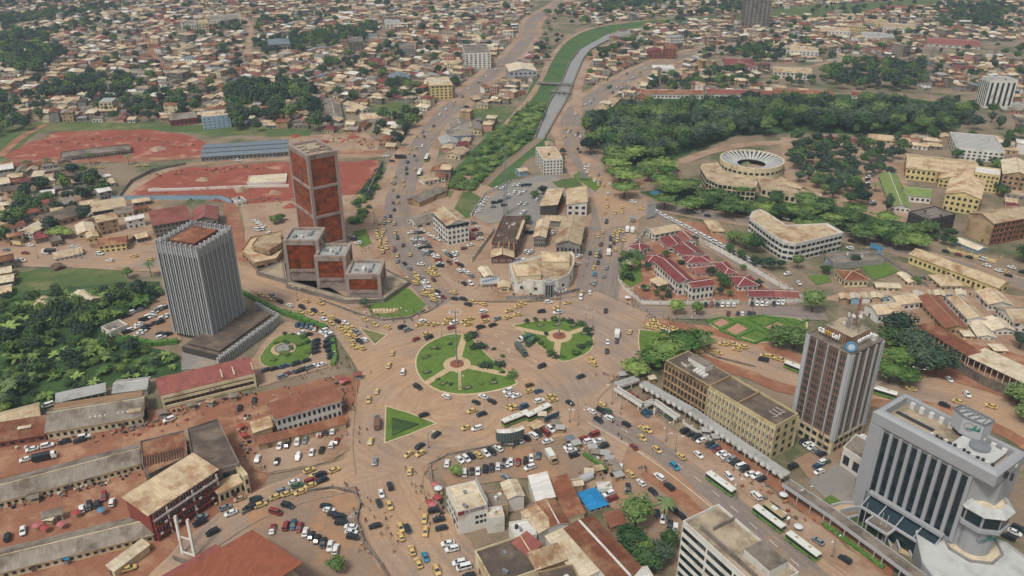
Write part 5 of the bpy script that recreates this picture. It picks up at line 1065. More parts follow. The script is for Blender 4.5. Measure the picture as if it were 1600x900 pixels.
# roofs huddled behind the white sign block
for nm, lb, A, B, C, h, wl, rf, rt in (
 ('shed', 'dark felt flat roof behind the white sign block', (742, 862), (772, 916), (850, 896), 6, 'cream', 'dark', 'flat'), ('shed', 'cream stepped annex with a rounded corner beside the sign block', (758, 796), (762, 812), (786, 800), 6, 'white', 'cream', 'flat'),
 ('shed', 'small dark roofed yard house behind the sign block', (758, 771), (765, 795), (793, 788), 5, 'tan', 'slab', 'flat'), ('shed', 'cream sheet roof house by the car park corner', (783, 755), (794, 779), (818, 772), 6, 'white', 'cream', 'gable'),
 ('shed', 'long white sheet roof running down from the car park', (826, 744), (838, 782), (866, 776), 5.5, 'white', 'white', 'mono'), ('shed', 'rust roof strip along the car park wall', (860, 748), (886, 808), (911, 799), 5, 'cream', 'rust', 'mono'),
 ('shed', 'patchy rust roof in the middle of the huddle', (838, 786), (858, 824), (884, 810), 6, 'white', 'rust', 'gable'), ('shed', 'tan patched roof beside the patchy rust roof', (815, 800), (842, 832), (862, 820), 5.5, 'white', 'tan', 'mono'),
 ('long_shed', 'very long rust roofed shed with a white ridge line', (882, 826), (962, 916), (1004, 888), 7, 'white', 'rust', 'gable'), ('long_shed', 'long cream roof lying along the rust roofed shed', (853, 838), (905, 906), (940, 890), 5.5, 'white', 'cream', 'mono'),
 ('shed', 'pinkish sheet roof in the huddle', (800, 848), (823, 868), (845, 853), 6, 'tan', 'red', 'mono'), ('shed', 'tan ribbed roof below the pinkish sheet roof', (824, 868), (838, 890), (881, 868), 6.5, 'tan', 'tan', 'mono'),
 ('shed', 'white cement roof terrace near the sign block', (795, 818), (803, 843), (838, 834), 5, 'white', 'white', 'flat'), ('shed', 'low tan porch roof beside the blue roofed house', (886, 750), (890, 760), (909, 752), 3, 'tan', 'cream', 'gable'),
 ('shed', 'brown flat yard roof under the big trees', (944, 803), (955, 823), (975, 812), 2.6, 'tan', 'brown', 'mono'), ('shed', 'dark soil roof at the bottom edge beside the tan ribbed roof', (838, 896), (850, 925), (905, 905), 6.2, 'tan', 'dark', 'flat'),
 ('shed', 'cream roof at the very bottom beside the rust shed', (970, 893), (985, 925), (1020, 905), 7, 'white', 'white', 'gable'),
 ('shed', 'tan yard roof joined to the brown roofed white block', (392, 660), (396, 676), (425, 668), 5, 'tan', 'tan', 'mono'), ('shed', 'grey flat roof behind the brown roofed white block', (421, 630), (424, 638), (470, 620), 5, 'white', 'grey', 'flat'),
 ('shed', 'row of shop roofs facing the car park below the brown roofed block', (404, 694), (452, 682), (450, 674), 3.2, 'tan', 'brown', 'mono'), ('shed', 'second row of shop roofs facing the car park', (455, 682), (540, 660), (538, 652), 3.2, 'tan', 'rust', 'mono'),
 ('shed', 'cream sloping ramp roof below the lower long shed', (168, 886), (178, 892), (240, 856), 3, 'cream', 'cream', 'mono')):
    t, L, D, h, sg = bld(nm, lb, 'shed', A, B, C, h, wall=wl, roof=rf, rt=rt, rh=.9 if rt != 'flat' else None, over=.35, cl=2 if rt == 'flat' else 0, lm=('the rust roofed long shed' if 'very long' in lb else 'the patchy rust roof' if 'middle of the huddle' in lb else None))
    if 'ridge' in lb: 
        block('ridge_cap', RT['white'], t, (0, 0, h+.9), (.7, D*.98, .25) if D > L else (L*.98, .7, .25))
# ------------------------------------------------------------------ vegetation
def leafmat(name, hexa, tip):
    m = bpy.data.materials.new(name); m.use_nodes = True; N = m.node_tree.nodes; L = m.node_tree.links; b = N['Principled BSDF']; b.inputs['Roughness'].default_value = .75; b.inputs['Specular IOR Level'].default_value = .2
    oi = N.new('ShaderNodeObjectInfo'); tc = N.new('ShaderNodeTexCoord'); no = N.new('ShaderNodeTexNoise'); no.inputs['Scale'].default_value = 6.5; no.inputs['Detail'].default_value = 5; no.inputs['Roughness'].default_value = .7
    L.new(tc.outputs['Object'], no.inputs['Vector']); mx = N.new('ShaderNodeMixRGB'); mx.inputs[1].default_value = (*[c*.8 for c in lin(hexa)], 1); mx.inputs[2].default_value = (*[c*.8 for c in lin(tip)], 1)
    ad = N.new('ShaderNodeMath'); ad.operation = 'MULTIPLY_ADD'; ad.inputs[1].default_value = 1.1; ad.inputs[2].default_value = -.95; L.new(oi.outputs['Random'], ad.inputs[0]); a2 = N.new('ShaderNodeMath'); a2.operation = 'MULTIPLY_ADD'; a2.inputs[1].default_value = 1.8; a2.use_clamp = True
    L.new(no.outputs[0], a2.inputs[0]); L.new(ad.outputs[0], a2.inputs[2]); L.new(a2.outputs[0], mx.inputs[0]); L.new(mx.outputs[0], b.inputs['Base Color']); MATS[name] = m; return m
LF = dict(dark=leafmat('leaf_dark', '#2b4034', '#61755a'), mid=leafmat('leaf_mid', '#385634', '#7a9254'), light=leafmat('leaf_light', '#486a34', '#93a85c'), yel=leafmat('leaf_lime', '#5f7c3a', '#a0b262'), palm=leafmat('leaf_palm', '#3e5a38', '#7a8c5c'))
def crown_mesh(seed, kind, quads=1):
    r = np.random.default_rng(seed); V = []; F = []
    def quad(c, n, s):
        n = n/ (np.linalg.norm(n)+1e-6); a = np.cross(n, r.normal(size=3)); a /= np.linalg.norm(a)+1e-6; q = np.cross(n, a); i = len(V); k = s*r.uniform(.7, 1.3)
        V.extend([tuple(c-a*s*.5), tuple(c+q*k*.5-a*s*.1), tuple(c+a*s*.55), tuple(c-q*k*.5+a*s*.1)]); F.append((i, i+1, i+2, i+3))
    if kind == 'round': nc, cz, rx, rz = 34, .62, .42, .36
    elif kind == 'flat': nc, cz, rx, rz = 30, .72, .5, .16
    elif kind == 'tall': nc, cz, rx, rz = 34, .55, .28, .44
    else: nc, cz, rx, rz = 12, .45, .5, .45
    for k in range(nc):
        d = r.normal(size=3); d /= np.linalg.norm(d); d[2] = d[2] if d[2] > -.45 else -d[2]*.4
        rad = r.uniform(.45, .95); c = np.array([d[0]*rx*rad, d[1]*rx*rad, cz+d[2]*rz*rad]); cs = r.uniform(.10, .17)*(1 if kind != 'shrub' else 1.7)
        for j in range(int(30*quads)):
            e = r.normal(size=3); e /= np.linalg.norm(e); 
            if kind == 'flat': e[2] *= .45
            p = c+e*cs*r.uniform(.55, 1.05); quad(p, e+np.array([0, 0, .5])+r.normal(size=3)*.35, r.uniform(.05, .085)/math.sqrt(quads)*(1.5 if kind == 'shrub' else 1))
    # inner mass of leaves
    for k in range(int(160*quads)):
        d = r.normal(size=3); d /= np.linalg.norm(d); p = np.array([d[0]*rx*.62, d[1]*rx*.62, cz+d[2]*rz*.6]); quad(p, d, .16)
    return V, F
def leafobj(name, VF, mat):
    me = bpy.data.meshes.new(name); me.from_pydata(VF[0], [], VF[1]); me.materials.append(mat); me.update(); return me
CR = {}
for kd, m in (('round', 'dark'), ('round', 'mid'), ('round', 'light'), ('flat', 'light'), ('flat', 'mid'), ('tall', 'dark'), ('tall', 'mid'), ('shrub', 'mid'), ('shrub', 'light'), ('shrub', 'dark'), ('flat', 'yel')):
    CR[kd, m] = [leafobj('crown', crown_mesh(k*17+len(kd), kd, 1.25), LF[m]) for k in range(3 if kd != 'shrub' else 2)]
def trunk_mesh(kind):
    b = MB(); n = 7; h0 = .42 if kind != 'flat' else .6
    b.tube((0, 0, 0), (.01, 0, h0), .026, .017, n); 
    for k in range(5):
        a = k*1.26; b.tube((.01, 0, h0*.85+.02*k), (.25*math.cos(a), .25*math.sin(a), h0+.22), .012, .005, 5)
    return b.mesh('trunk', [WOOD])
TK = {k: trunk_mesh(k) for k in ('round', 'flat', 'tall')}
def palm_crown(nf, ln, wid, droop, seed, up=.5):
    r = random.Random(seed); b = MB()
    for k in range(nf):
        a = 2*PI*k/nf+r.uniform(-.2, .2); el = r.uniform(.1, 1.1)*up; P = []
        for s in range(6):
            t = s/5; rr = ln*t*math.cos(el*(1-t*.3)); z = ln*t*math.sin(el)-droop*t*t*ln; P.append(Vector((math.cos(a)*rr, math.sin(a)*rr, z)))
        sd_ = Vector((-math.sin(a), math.cos(a), 0))
        for s in range(5):
            w0, w1 = wid*math.sin(PI*(s/5*.85+.12)), wid*math.sin(PI*((s+1)/5*.85+.12)); dz = Vector((0, 0, -.25))
            for q in (-1, 1): b.poly([P[s], P[s+1], P[s+1]+sd_*q*w1+dz*w1, P[s]+sd_*q*w0+dz*w0])
    return b.mesh('crown', [LF['palm']])
PALM = [palm_crown(15, 4.2, .55, .55, k) for k in range(3)]; BANANA = []
for k in range(3): 
    me = palm_crown(9, 3.0, .62, .5, 10+k, .9); me.materials[0] = LF['light']; BANANA.append(me)
_pb = MB(); _pb.tube((0, 0, 0), (.2, .1, 1), .2, .14, 7); PT = _pb.mesh('trunk', [WOOD])
NT = dict(round=0, flat=0, tall=0, shrub=0, palm=0, banana=0)
NAMES = dict(round='broadleaf_tree', flat='spreading_tree', tall='tall_tree', shrub='shrub', palm='palm_tree', banana='banana_plant')
COLW = dict(dark='dark green', mid='mid green', light='bright green', yel='lime green', palm='feathery')
FAR = []
def tree(kind, mat, X, Y, H, W=None, where=None, label=None, par=None):
    lim = 290
    if NT[kind] >= lim: FAR.append((X, Y, H, kind)); return
    NT[kind] += 1; W = W or H
    nm = dict(round='round crowned tree', flat='flat spreading tree', tall='tall narrow tree', shrub='leafy shrub', palm='palm tree', banana='banana plant')[kind]
    t = thing(NAMES[kind], label, 'tree' if kind in ('round', 'flat', 'tall', 'palm') else 'plant', (X, Y, 0), R()*6.28, 'trees and plants '+where if where else 'trees scattered through the city', None if label else '%s %s' % (COLW[mat], nm))
    if kind == 'palm':
        inst('trunk', PT, t, (0, 0, 0), 0, (1, 1, H)); inst('crown', random.choice(PALM), t, (.2, .1, H), 0, (W/8,)*3)
    elif kind == 'banana':
        inst('crown', random.choice(BANANA), t, (0, 0, H*.45), 0, (H/4,)*3); inst('stem', PT, t, (0, 0, 0), 0, (.8, .8, H*.5))
    elif kind == 'shrub': inst('foliage', random.choice(CR[kind, mat]), t, (0, 0, -.05*H), 0, (W, W, H)); inst('stem', PT, t, (0, 0, 0), 0, (.4, .4, H*.5))
    else: inst('trunk', TK[kind], t, (0, 0, 0), 0, (W, W, H)); inst('crown', random.choice(CR[kind, mat]), t, (0, 0, 0), 0, (W, W, H))
    return t
def T(kind, mat, px, py, H, W=None, where=None, label=None): g = G(px, py); return tree(kind, mat, g.x, g.y, H, W, where, label)
def area(pts): return abs(sum(pts[i-1].x*pts[i].y-pts[i].x*pts[i-1].y for i in range(len(pts))))/2
def fill(pts, n, kinds, hr, where, wfac=1.1, mind=.55):
    P = [G(x, y) for x, y in pts]; xs = [p.x for p in P]; ys = [p.y for p in P]; got = []; tries = 0; Q = [(p.x, p.y) for p in P]
    while len(got) < n and tries < n*60:
        tries += 1; X, Y = U(min(xs), max(xs)), U(min(ys), max(ys))
        if not inpoly(X, Y, Q): continue
        H = U(*hr)
        if any((X-a)**2+(Y-c)**2 < (mind*(H+h)*.5)**2 for a, c, h in got): continue
        got.append((X, Y, H))
    for X, Y, H in sorted(got, key=lambda q: q[1]):
        k, m = random.choice(kinds); tree(k, m, X, Y, H, H*wfac*(1.35 if k == 'flat' else .8 if k == 'tall' else 1), where)
D3 = [('round', 'dark'), ('round', 'dark'), ('round', 'mid'), ('tall', 'dark')]; M3 = [('round', 'mid'), ('round', 'light'), ('round', 'dark')]
# near and named trees
for x, y, k, m, H, W in ((993, 822, 'round', 'mid', 12, 14), (985, 862, 'round', 'mid', 10, 13), (1003, 872, 'round', 'light', 8, 10), (1008, 895, 'round', 'mid', 9, 11), (1030, 880, 'round', 'dark', 8, 10), (1045, 855, 'round', 'mid', 7, 8), (713, 745, 'round', 'light', 5.5, 6), (526, 895, 'round', 'mid', 6, 7),
  (1040, 565, 'flat', 'light', 11, 21), (1018, 575, 'flat', 'light', 9, 16), (1065, 552, 'flat', 'light', 11, 20), (1092, 545, 'flat', 'mid', 9, 14), (992, 588, 'flat', 'light', 7.5, 13), (1055, 492, 'round', 'light', 9, 9), (1088, 492, 'round', 'light', 8, 7), (1268, 488, 'round', 'mid', 13, 14), (1240, 545, 'round', 'mid', 11, 20), (1215, 540, 'round', 'mid', 10, 17),
  (1400, 530, 'round', 'dark', 15, 19), (1425, 560, 'round', 'dark', 15, 20), (1460, 590, 'round', 'dark', 15, 20), (1440, 585, 'round', 'dark', 14, 18), (1400, 575, 'flat', 'light', 11, 18), (1388, 598, 'flat', 'light', 10, 17), (1410, 600, 'flat', 'light', 9, 15), (1390, 545, 'round', 'mid', 12, 15), (1590, 635, 'round', 'mid', 10, 14), (1605, 660, 'round', 'mid', 9, 14), (1592, 545, 'round', 'dark', 9, 10),
  (1130, 448, 'round', 'mid', 7, 9), (1145, 380, 'round', 'mid', 9, 12), (1165, 390, 'round', 'mid', 11, 15), (1180, 395, 'round', 'mid', 11, 14), (1245, 420, 'round', 'mid', 9, 8), (1600, 410, 'round', 'mid', 12, 15), (1335, 412, 'round', 'dark', 6, 7), (1430, 445, 'round', 'mid', 5, 6),
  (1385, 335, 'tall', 'dark', 15, 10), (1288, 428, 'round', 'mid', 5, 7), (823, 350, 'round', 'mid', 6, 9), (848, 305, 'round', 'dark', 7, 8), (835, 310, 'round', 'mid', 6, 8), (570, 482, 'round', 'dark', 6, 6), (975, 310, 'flat', 'light', 12, 20), (200, 435, 'round', 'mid', 7, 7), (90, 372, 'flat', 'yel', 7, 13), (105, 372, 'flat', 'yel', 6, 10), (430, 350, 'round', 'light', 6, 9), (440, 345, 'round', 'mid', 5, 7)):
    T(k, m, x, y, H, W, 'near the central square')
fill([(1050, 295), (1030, 330), (1150, 345), (1290, 375), (1440, 395), (1450, 370), (1300, 330), (1150, 305)], 52, [('flat', 'mid'), ('flat', 'light'), ('round', 'mid'), ('flat', 'mid')], (9, 12), 'along the avenue below the arena', 1.2, .42)
fill([(950, 245), (935, 262), (985, 305), (1040, 305), (1060, 262), (1000, 240)], 16, [('flat', 'light'), ('flat', 'light'), ('round', 'mid')], (11, 15), 'at the road junction grove')
fill([(918, 240), (915, 208), (955, 182), (1070, 170), (1240, 168), (1400, 170), (1510, 180), (1505, 205), (1400, 214), (1250, 207), (1130, 220), (1050, 245), (960, 262)], 330, D3+[('tall', 'mid'), ('round', 'mid')], (9, 20), 'in the dark wood', 1.1, .34)
fill([(1225, 225), (1290, 220), (1330, 240), (1350, 330), (1290, 310), (1240, 285)], 60, D3+[('round', 'mid')], (8, 13), 'around the round arena')
fill([(1330, 220), (1410, 222), (1415, 250), (1370, 300), (1340, 260)], 18, D3, (8, 13), 'around the round arena')
fill([(1285, 125), (1330, 100), (1440, 105), (1440, 145), (1290, 140)], 60, D3+M3, (10, 17), 'in the upper right grove'); fill([(1190, 125), (1330, 122), (1330, 136), (1100, 137), (1040, 132)], 30, M3+D3, (6, 10), 'in the upper right grove')
fill([(1490, 160), (1560, 175), (1570, 205), (1500, 205)], 8, D3, (10, 16), 'by the pale glass tower'); fill([(1560, 230), (1640, 200), (1640, 250), (1580, 250)], 7, D3, (9, 13), 'by the pale glass tower')
fill([(355, 150), (430, 132), (495, 145), (505, 205), (440, 210), (362, 204)], 70, D3, (12, 18), 'in the tall tree clump', 1.1, .34); fill([(0, 60), (70, 58), (112, 95), (60, 118), (0, 118)], 75, D3, (11, 17), 'on the far left slope', 1.1, .36)
fill([(60, 135), (200, 122), (210, 150), (70, 160)], 60, D3, (8, 14), 'on the far left slope'); fill([(150, 158), (310, 150), (310, 180), (260, 178), (160, 182)], 40, D3, (8, 13), 'on the far left slope'); fill([(0, 150), (60, 155), (70, 190), (20, 215), (-20, 215)], 30, D3, (8, 13), 'on the far left slope')
fill([(575, 205), (610, 180), (660, 178), (660, 200), (620, 235), (590, 235)], 12, M3+D3, (8, 13), 'at the green field edge'); fill([(600, 135), (670, 128), (672, 155), (605, 160)], 10, D3, (7, 12), 'at the green field edge')
fill([(860, 250), (880, 240), (885, 262), (868, 270)], 4, D3, (5, 8), 'by the office slab'); fill([(915, 95), (945, 75), (945, 105), (920, 105)], 6, D3, (8, 12), 'by the canal road')
fill([(0, 470), (100, 460), (250, 450), (255, 468), (170, 512), (120, 540), (0, 560)], 95, [('round', 'dark'), ('round', 'mid'), ('shrub', 'mid'), ('banana', 'light'), ('round', 'mid')], (4, 8), 'in the thicket left of the ribbed tower', 1.25)
fill([(0, 550), (120, 535), (200, 545), (280, 560), (280, 580), (170, 600), (60, 630), (0, 650)], 130, [('banana', 'light'), ('banana', 'light'), ('shrub', 'mid'), ('shrub', 'light'), ('round', 'mid')], (2.5, 5), 'in the banana thicket', 1.2)
fill([(700, 295), (720, 265), (790, 195), (830, 160), (855, 165), (835, 212), (770, 265), (735, 298)], 190, [('shrub', 'mid'), ('shrub', 'light')], (3, 5), 'on the river bank', 1.9, .5)
fill([(400, 560), (440, 520), (490, 528), (490, 560), (430, 575)], 14, [('shrub', 'mid'), ('shrub', 'light'), ('shrub', 'dark')], (1.5, 3.2), 'in the fountain garden', 1.3)
fill([(540, 345), (575, 285), (598, 262), (580, 320), (560, 355)], 30, [('shrub', 'mid'), ('shrub', 'light')], (2.5, 4.5), 'on the slope beside the brown glass tower', 1.6)
fill([(968, 398), (1000, 395), (1002, 440), (975, 445)], 9, [('shrub', 'mid'), ('palm', 'palm'), ('round', 'mid')], (3, 5.5), 'in the red compound garden'); fill([(1000, 462), (1020, 448), (1060, 460), (1060, 468), (1010, 470)], 6, M3, (2.5, 4), 'in the red compound garden')
fill([(1130, 395), (1220, 420), (1240, 445), (1180, 425)], 7, M3, (4, 8), 'behind the white vehicle row')
for k, (x, y) in enumerate(((10, 262), (45, 268), (77, 262), (105, 262), (142, 258), (202, 258), (237, 433), (1322, 300), (1338, 302), (1165, 268), (1185, 250), (1367, 300), (1036, 815), (986, 427), (1000, 420), (640, 150), (655, 148), (372, 182), (384, 180), (5, 640), (20, 620), (95, 485), (85, 490))): T('palm', 'palm', x, y, U(6, 9), 8, 'standing singly along roads')
for x, y in ((760, 575), (739, 527), (733, 530), (752, 545), (782, 573), (800, 590), (745, 545)): T('shrub', 'dark', x, y, 3.4, 3.4, 'on the big lawn roundabout')
for a in range(16):
    t = a/16*2*PI; x, y = 728+62*math.cos(t)*(1.0 if math.cos(t) < 0 else 1.0), 571+34*math.sin(t)
    if a % 4 != 0: T('shrub', 'dark', x, y, 1.5, 1.4, 'on the big lawn roundabout')
for x, y in ((823, 506), (837, 504), (851, 503), (866, 502), (880, 502), (892, 505), (908, 509), (918, 518), (922, 525), (920, 540), (850, 545), (845, 540), (853, 526), (870, 560), (862, 555), (880, 560), (900, 555), (908, 545), (835, 530), (840, 535)): T('shrub' if x > 860 else 'round', 'dark', x, y, U(1.6, 3), 2.4, 'on the smaller lawn roundabout')
for x, y in ((678, 545), (665, 560), (667, 583), (693, 601), (731, 608), (771, 600), (844, 510), (870, 509), (896, 511), (913, 523), (909, 543)):
    g = G(x, y); w_ = .5; bq = thing('flower_bed', None, 'flower bed', (g.x, g.y, zi-.02), R(), 'dark flower beds set in the roundabout lawns', 'small dark flower bed'); b = MB(); b.box(0, 0, 0, 3.6, 2.2, .25); b.obj('hedge', GM['bush'], bq); b = MB(); b.box(0, 0, .25, 2.4, 1.1, .1); b.obj('soil', GM['soil'], bq)
# hedges
HED = mk('hedge_leaf', '#4c7434', .9, .3, 1.2, 0, spot='#6d8f45', spot_amt=.5, spot_scale=.8)
def hedge(label, pts, w_, h_):
    P = [G(x, y) for x, y in pts]; c = P[0].copy(); b = MB()
    for a, e in zip(P, P[1:]):
        L = (e-a).length; n = max(1, int(L/1.2)); d = (e-a)/L; r_ = math.atan2(d.y, d.x)
        for k in range(n): m = a+d*(L*(k+.5)/n)-c; b.box(m.x+U(-.1, .1), m.y+U(-.1, .1), 0, L/n*1.02, w_*U(.85, 1.1), h_*U(.85, 1.1), r_)
    o = b.obj('hedge', HED, None, (c.x, c.y, .2)); setp(o, label, 'hedge', lm=None); return o
hedge('clipped hedge along the street above the triangular car park', [(440, 490), (475, 502), (510, 516)], 2.4, 2.2); hedge('low hedge between the triangular car park and the square', [(519, 530), (524, 560), (520, 572)], 2, 1.5)
hedge('hedge behind the ribbed tower fin wall', [(378, 458), (410, 476), (438, 488)], 2, 1.6); hedge('lime hedge under the car park beside the thicket', [(195, 530), (240, 540), (278, 536)], 2.4, 2); hedge('hedge along the upper edge of the grey car park', [(170, 505), (215, 478), (250, 455)], 2.5, 2.4)
hedge('thin hedge along the kiosks of the dusty car park', [(912, 712), (930, 724), (948, 738)], 1.2, 1.4); hedge('hedge strip below the bank walkway', [(1285, 820), (1320, 845), (1380, 890)], 1.6, 1.0)
for i, q in enumerate((((1105, 503), (1125, 516), (1150, 503), (1128, 498), (1105, 503)), ((1125, 518), (1150, 528), (1178, 514), (1152, 504), (1125, 518)), ((1150, 530), (1180, 538), (1205, 527), (1180, 516), (1150, 530)), ((1165, 499), (1190, 511), (1215, 500), (1190, 495), (1165, 499)), ((1190, 513), (1212, 524), (1238, 511), (1215, 502), (1190, 513)), ((1225, 499), (1245, 509), (1262, 501)))):
    hedge('zigzag box hedge, number %s counted from the west in the formal garden' % ['one', 'two', 'three', 'four', 'five', 'six'][i], q, 1.1, 1.0)
for q in ([(1112, 507), (1124, 514), (1140, 506), (1128, 500)], [(1135, 517), (1150, 525), (1168, 515), (1152, 507)], [(1195, 512), (1212, 521), (1228, 512), (1213, 505)]):
    z = zi+.02; P = [G(*p) for p in q]; b = MB(); b.poly([(p.x, p.y, z) for p in P]); b.obj('gravel_bed', GM['pink'], I6)
g = G(601, 487); sgn = thing('ground_sign', 'tan raised sign slab with block letters lying in the corner lawn', 'sign', (g.x, g.y, .1), .05); b = MB(); b.box(0, 0, 0, 13, 5, .5); b.obj('slab', WL['tan'], sgn); 
for k in range(7): block('raised_letter', WL['cream'], sgn, (-5+k*1.6, .2*math.sin(k), .5), (1.0, 2.4, .4), .2*math.sin(k*2))

fill([(1230, 12), (1400, 5), (1500, 20), (1640, 10), (1640, 45), (1500, 50), (1450, 35), (1280, 40)], 60, D3, (8, 13), 'at the top right')
fill([(840, 20), (1000, 0), (1150, 5), (1150, 25), (1000, 32), (900, 45), (850, 60)], 70, D3, (7, 12), 'behind the canal bend')
fill([(1060, 80), (1200, 60), (1290, 66), (1290, 95), (1180, 90)], 34, D3+M3, (6, 10), 'in the upper right quarter'); fill([(1400, 85), (1620, 70), (1640, 110), (1450, 120)], 30, D3, (6, 10), 'in the upper right quarter')
fill([(860, 90), (880, 60), (850, 55), (838, 90), (830, 120), (845, 110)], 14, M3, (5, 9), 'beside the canal track')
fill([(1430, 250), (1640, 240), (1640, 300), (1560, 310)], 8, D3, (6, 10), 'around the college'); fill([(1400, 350), (1480, 365), (1500, 385), (1440, 388)], 8, M3, (4, 7), 'around the college')

for x, y, k, m, H in ((1012, 423, 'round', 'mid', 5), (1040, 403, 'round', 'dark', 5), (1064, 413, 'shrub', 'mid', 3), (1110, 432, 'round', 'mid', 6), (1124, 440, 'round', 'mid', 6), (1134, 452, 'round', 'light', 5), (1100, 456, 'round', 'mid', 4), (990, 408, 'palm', 'palm', 6), (978, 425, 'round', 'mid', 5), (1005, 455, 'round', 'light', 4), (1025, 463, 'round', 'light', 4), (1045, 465, 'shrub', 'light', 2.5), (1125, 462, 'round', 'light', 5), (1140, 464, 'round', 'mid', 4), (1092, 402, 'shrub', 'mid', 3), (1185, 449, 'round', 'mid', 5), (1160, 423, 'round', 'mid', 4), (1085, 380, 'round', 'dark', 5), (970, 415, 'round', 'mid', 5), (985, 440, 'round', 'mid', 5)): T(k, m, x, y, H, H*1.15, 'in the red roofed compound')
for x, y in ((30, 500), (60, 520), (95, 505), (130, 530), (170, 545), (15, 540), (210, 555), (60, 590), (110, 570), (40, 610), (150, 500), (180, 470), (220, 462)): T('round', random.choice(['dark', 'mid', 'light']), x, y, U(7, 10), U(9, 13), 'in the thicket left of the ribbed tower')
# ------------------------------------------------------------------ vehicles
CP = dict(y=paint('paint_taxi_yellow', '#d9ba74'), w=paint('paint_white', '#e9e8e4'), s=paint('paint_silver', '#9aa0a3', .3, .3), k=paint('paint_black', '#2f3438', .25), b=paint('paint_blue', '#35566f'), r=paint('paint_red', '#8e3a36'), g=paint('paint_green', '#4d6b52'), n=paint('paint_brown', '#6b4a3c'), c=paint('paint_cyan', '#2f8aa8'), t=paint('paint_tan', '#b9a27c'))
CN = dict(y='yellow taxi', w='white', s='silver', k='black', b='blue', r='red', g='green', n='brown', c='bright blue', t='tan')
HL = mk('headlight_glass', '#dcdfe0', .15, .02, 1); TL = mk('taillight_red', '#8a2a26', .3, .02, 1)
def car_body(kind):
    b = MB(); st = dict(saloon=[(-2.12, .5, .7, .76, .86), (-2.0, .32, .86, .80, .96), (-1.2, .28, .87, .83, 1.0), (.75, .28, .87, .83, .98), (1.75, .28, .86, .78, .88), (2.08, .34, .78, .66, .76), (2.16, .45, .66, .55, .66)],
      suv=[(-2.2, .5, .8, .82, 1.0), (-2.12, .36, .88, .86, 1.1), (-1.2, .32, .9, .87, 1.1), (1.0, .32, .9, .86, 1.08), (1.9, .34, .88, .78, .98), (2.2, .42, .78, .66, .85), (2.26, .5, .68, .58, .72)],
      van=[(-2.3, .45, .84, .84, 1.0), (-2.25, .35, .88, .88, 1.15), (-1, .32, .89, .88, 1.15), (1.3, .32, .89, .87, 1.12), (2.1, .34, .86, .8, 1.0), (2.35, .45, .74, .68, .85)])[kind]
    ring = lambda s: [(s[0], -s[2]*.96, s[1]), (s[0], -s[2], (s[1]+s[4])*.5), (s[0], -s[3], s[4]), (s[0], 0, s[4]+.03), (s[0], s[3], s[4]), (s[0], s[2], (s[1]+s[4])*.5), (s[0], s[2]*.96, s[1])]
    Rg = [ring(s) for s in st]
    for a, c in zip(Rg, Rg[1:]):
        for k in range(6): b.poly([a[k], a[k+1], c[k+1], c[k]])
    b.poly(Rg[0][::-1]); b.poly(Rg[-1]); b.poly([p for p in (Rg[0][0], Rg[0][6], Rg[-1][6], Rg[-1][0])])
    return b
def cabin(kind):
    x = dict(saloon=(-1.75, -1.15, .35, 1.15, .97, 1.44), suv=(-2.05, -1.85, .45, 1.2, 1.07, 1.72), van=(-2.2, -2.05, 1.1, 1.95, 1.12, 1.92))[kind]; w0, w1 = (.78, .6) if kind == 'saloon' else (.82, .68); z0, z1 = x[4], x[5]
    g = MB(); A = [(x[0], -w0, z0), (x[3], -w0, z0), (x[3], w0, z0), (x[0], w0, z0)]; B = [(x[1], -w1, z1), (x[2], -w1, z1), (x[2], w1, z1), (x[1], w1, z1)]
    for k in range(4): j = (k+1) % 4; g.poly([A[k], A[j], B[j], B[k]])
    r = MB(); e = .03; T_ = [(x[1]-.05, -w1-.03, z1-.02), (x[2]+.05, -w1-.03, z1-.02), (x[2]+.05, w1+.03, z1-.02), (x[1]-.05, w1+.03, z1-.02)]; M_ = [(x[1]+.1, -w1+.12, z1+.05), (x[2]-.1, -w1+.12, z1+.05), (x[2]-.1, w1-.12, z1+.05), (x[1]+.1, w1-.12, z1+.05)]
    for k in range(4): j = (k+1) % 4; r.poly([T_[k], T_[j], M_[j], M_[k]])
    r.poly(M_)
    for s in (-1, 1):
        for p, q in (((x[0], s*w0, z0), (x[1], s*w1, z1)), ((x[3], s*w0, z0), (x[2], s*w1, z1)), (((x[0]+x[3])/2-.05, s*w0, z0), ((x[1]+x[2])/2-.05, s*w1, z1))): r.beam(p, q, .09, .07)
    return g, r
_w = MB(); _w.tube((0, -.11, 0), (0, .11, 0), .32, .32, 12, 0); _w.tube((0, -.12, 0), (0, .12, 0), .18, .18, 10, 1); WH = _w.mesh('wheel', [TYRE, METAL])
CM = {}
for k in ('saloon', 'suv', 'van'):
    g, r = cabin(k); bd = car_body(k); f = MB()
    for src, m in ((bd, 0), (g, 1), (r, 0)):
        i = len(f.v); f.v += src.v; f.f += [tuple(i+q for q in F) for F in src.f]; f.m += [m]*len(src.f)
    for X in (-1.3, 1.35):
        for Y in (-.8, .8): f.tube((X, Y-.1, .32), (X, Y+.1, .32), .32, .32, 8, 2)
    CM[k] = dict(body=bd.mesh('body', [CP['w']]), glass=g.mesh('windows', [GLASS]), roof=r.mesh('roof', [CP['w']]), far=f.mesh('car', [CP['w'], GLASS, TYRE]))
_h = MB(); _h.box(0, 0, 0, .12, .34, .14); HLM = _h.mesh('headlight', [HL]); TLM = _h.mesh('taillight', [TL])
_s = MB(); _s.box(0, 0, 0, .3, .7, .16); TSM = _s.mesh('roof_sign', [CP['y']]); _s = MB(); 
def setmat(o, m, i=0): o.material_slots[i].link = 'OBJECT'; o.material_slots[i].material = m
ZC = .42; NC = dict(n=0); CARPOS = []
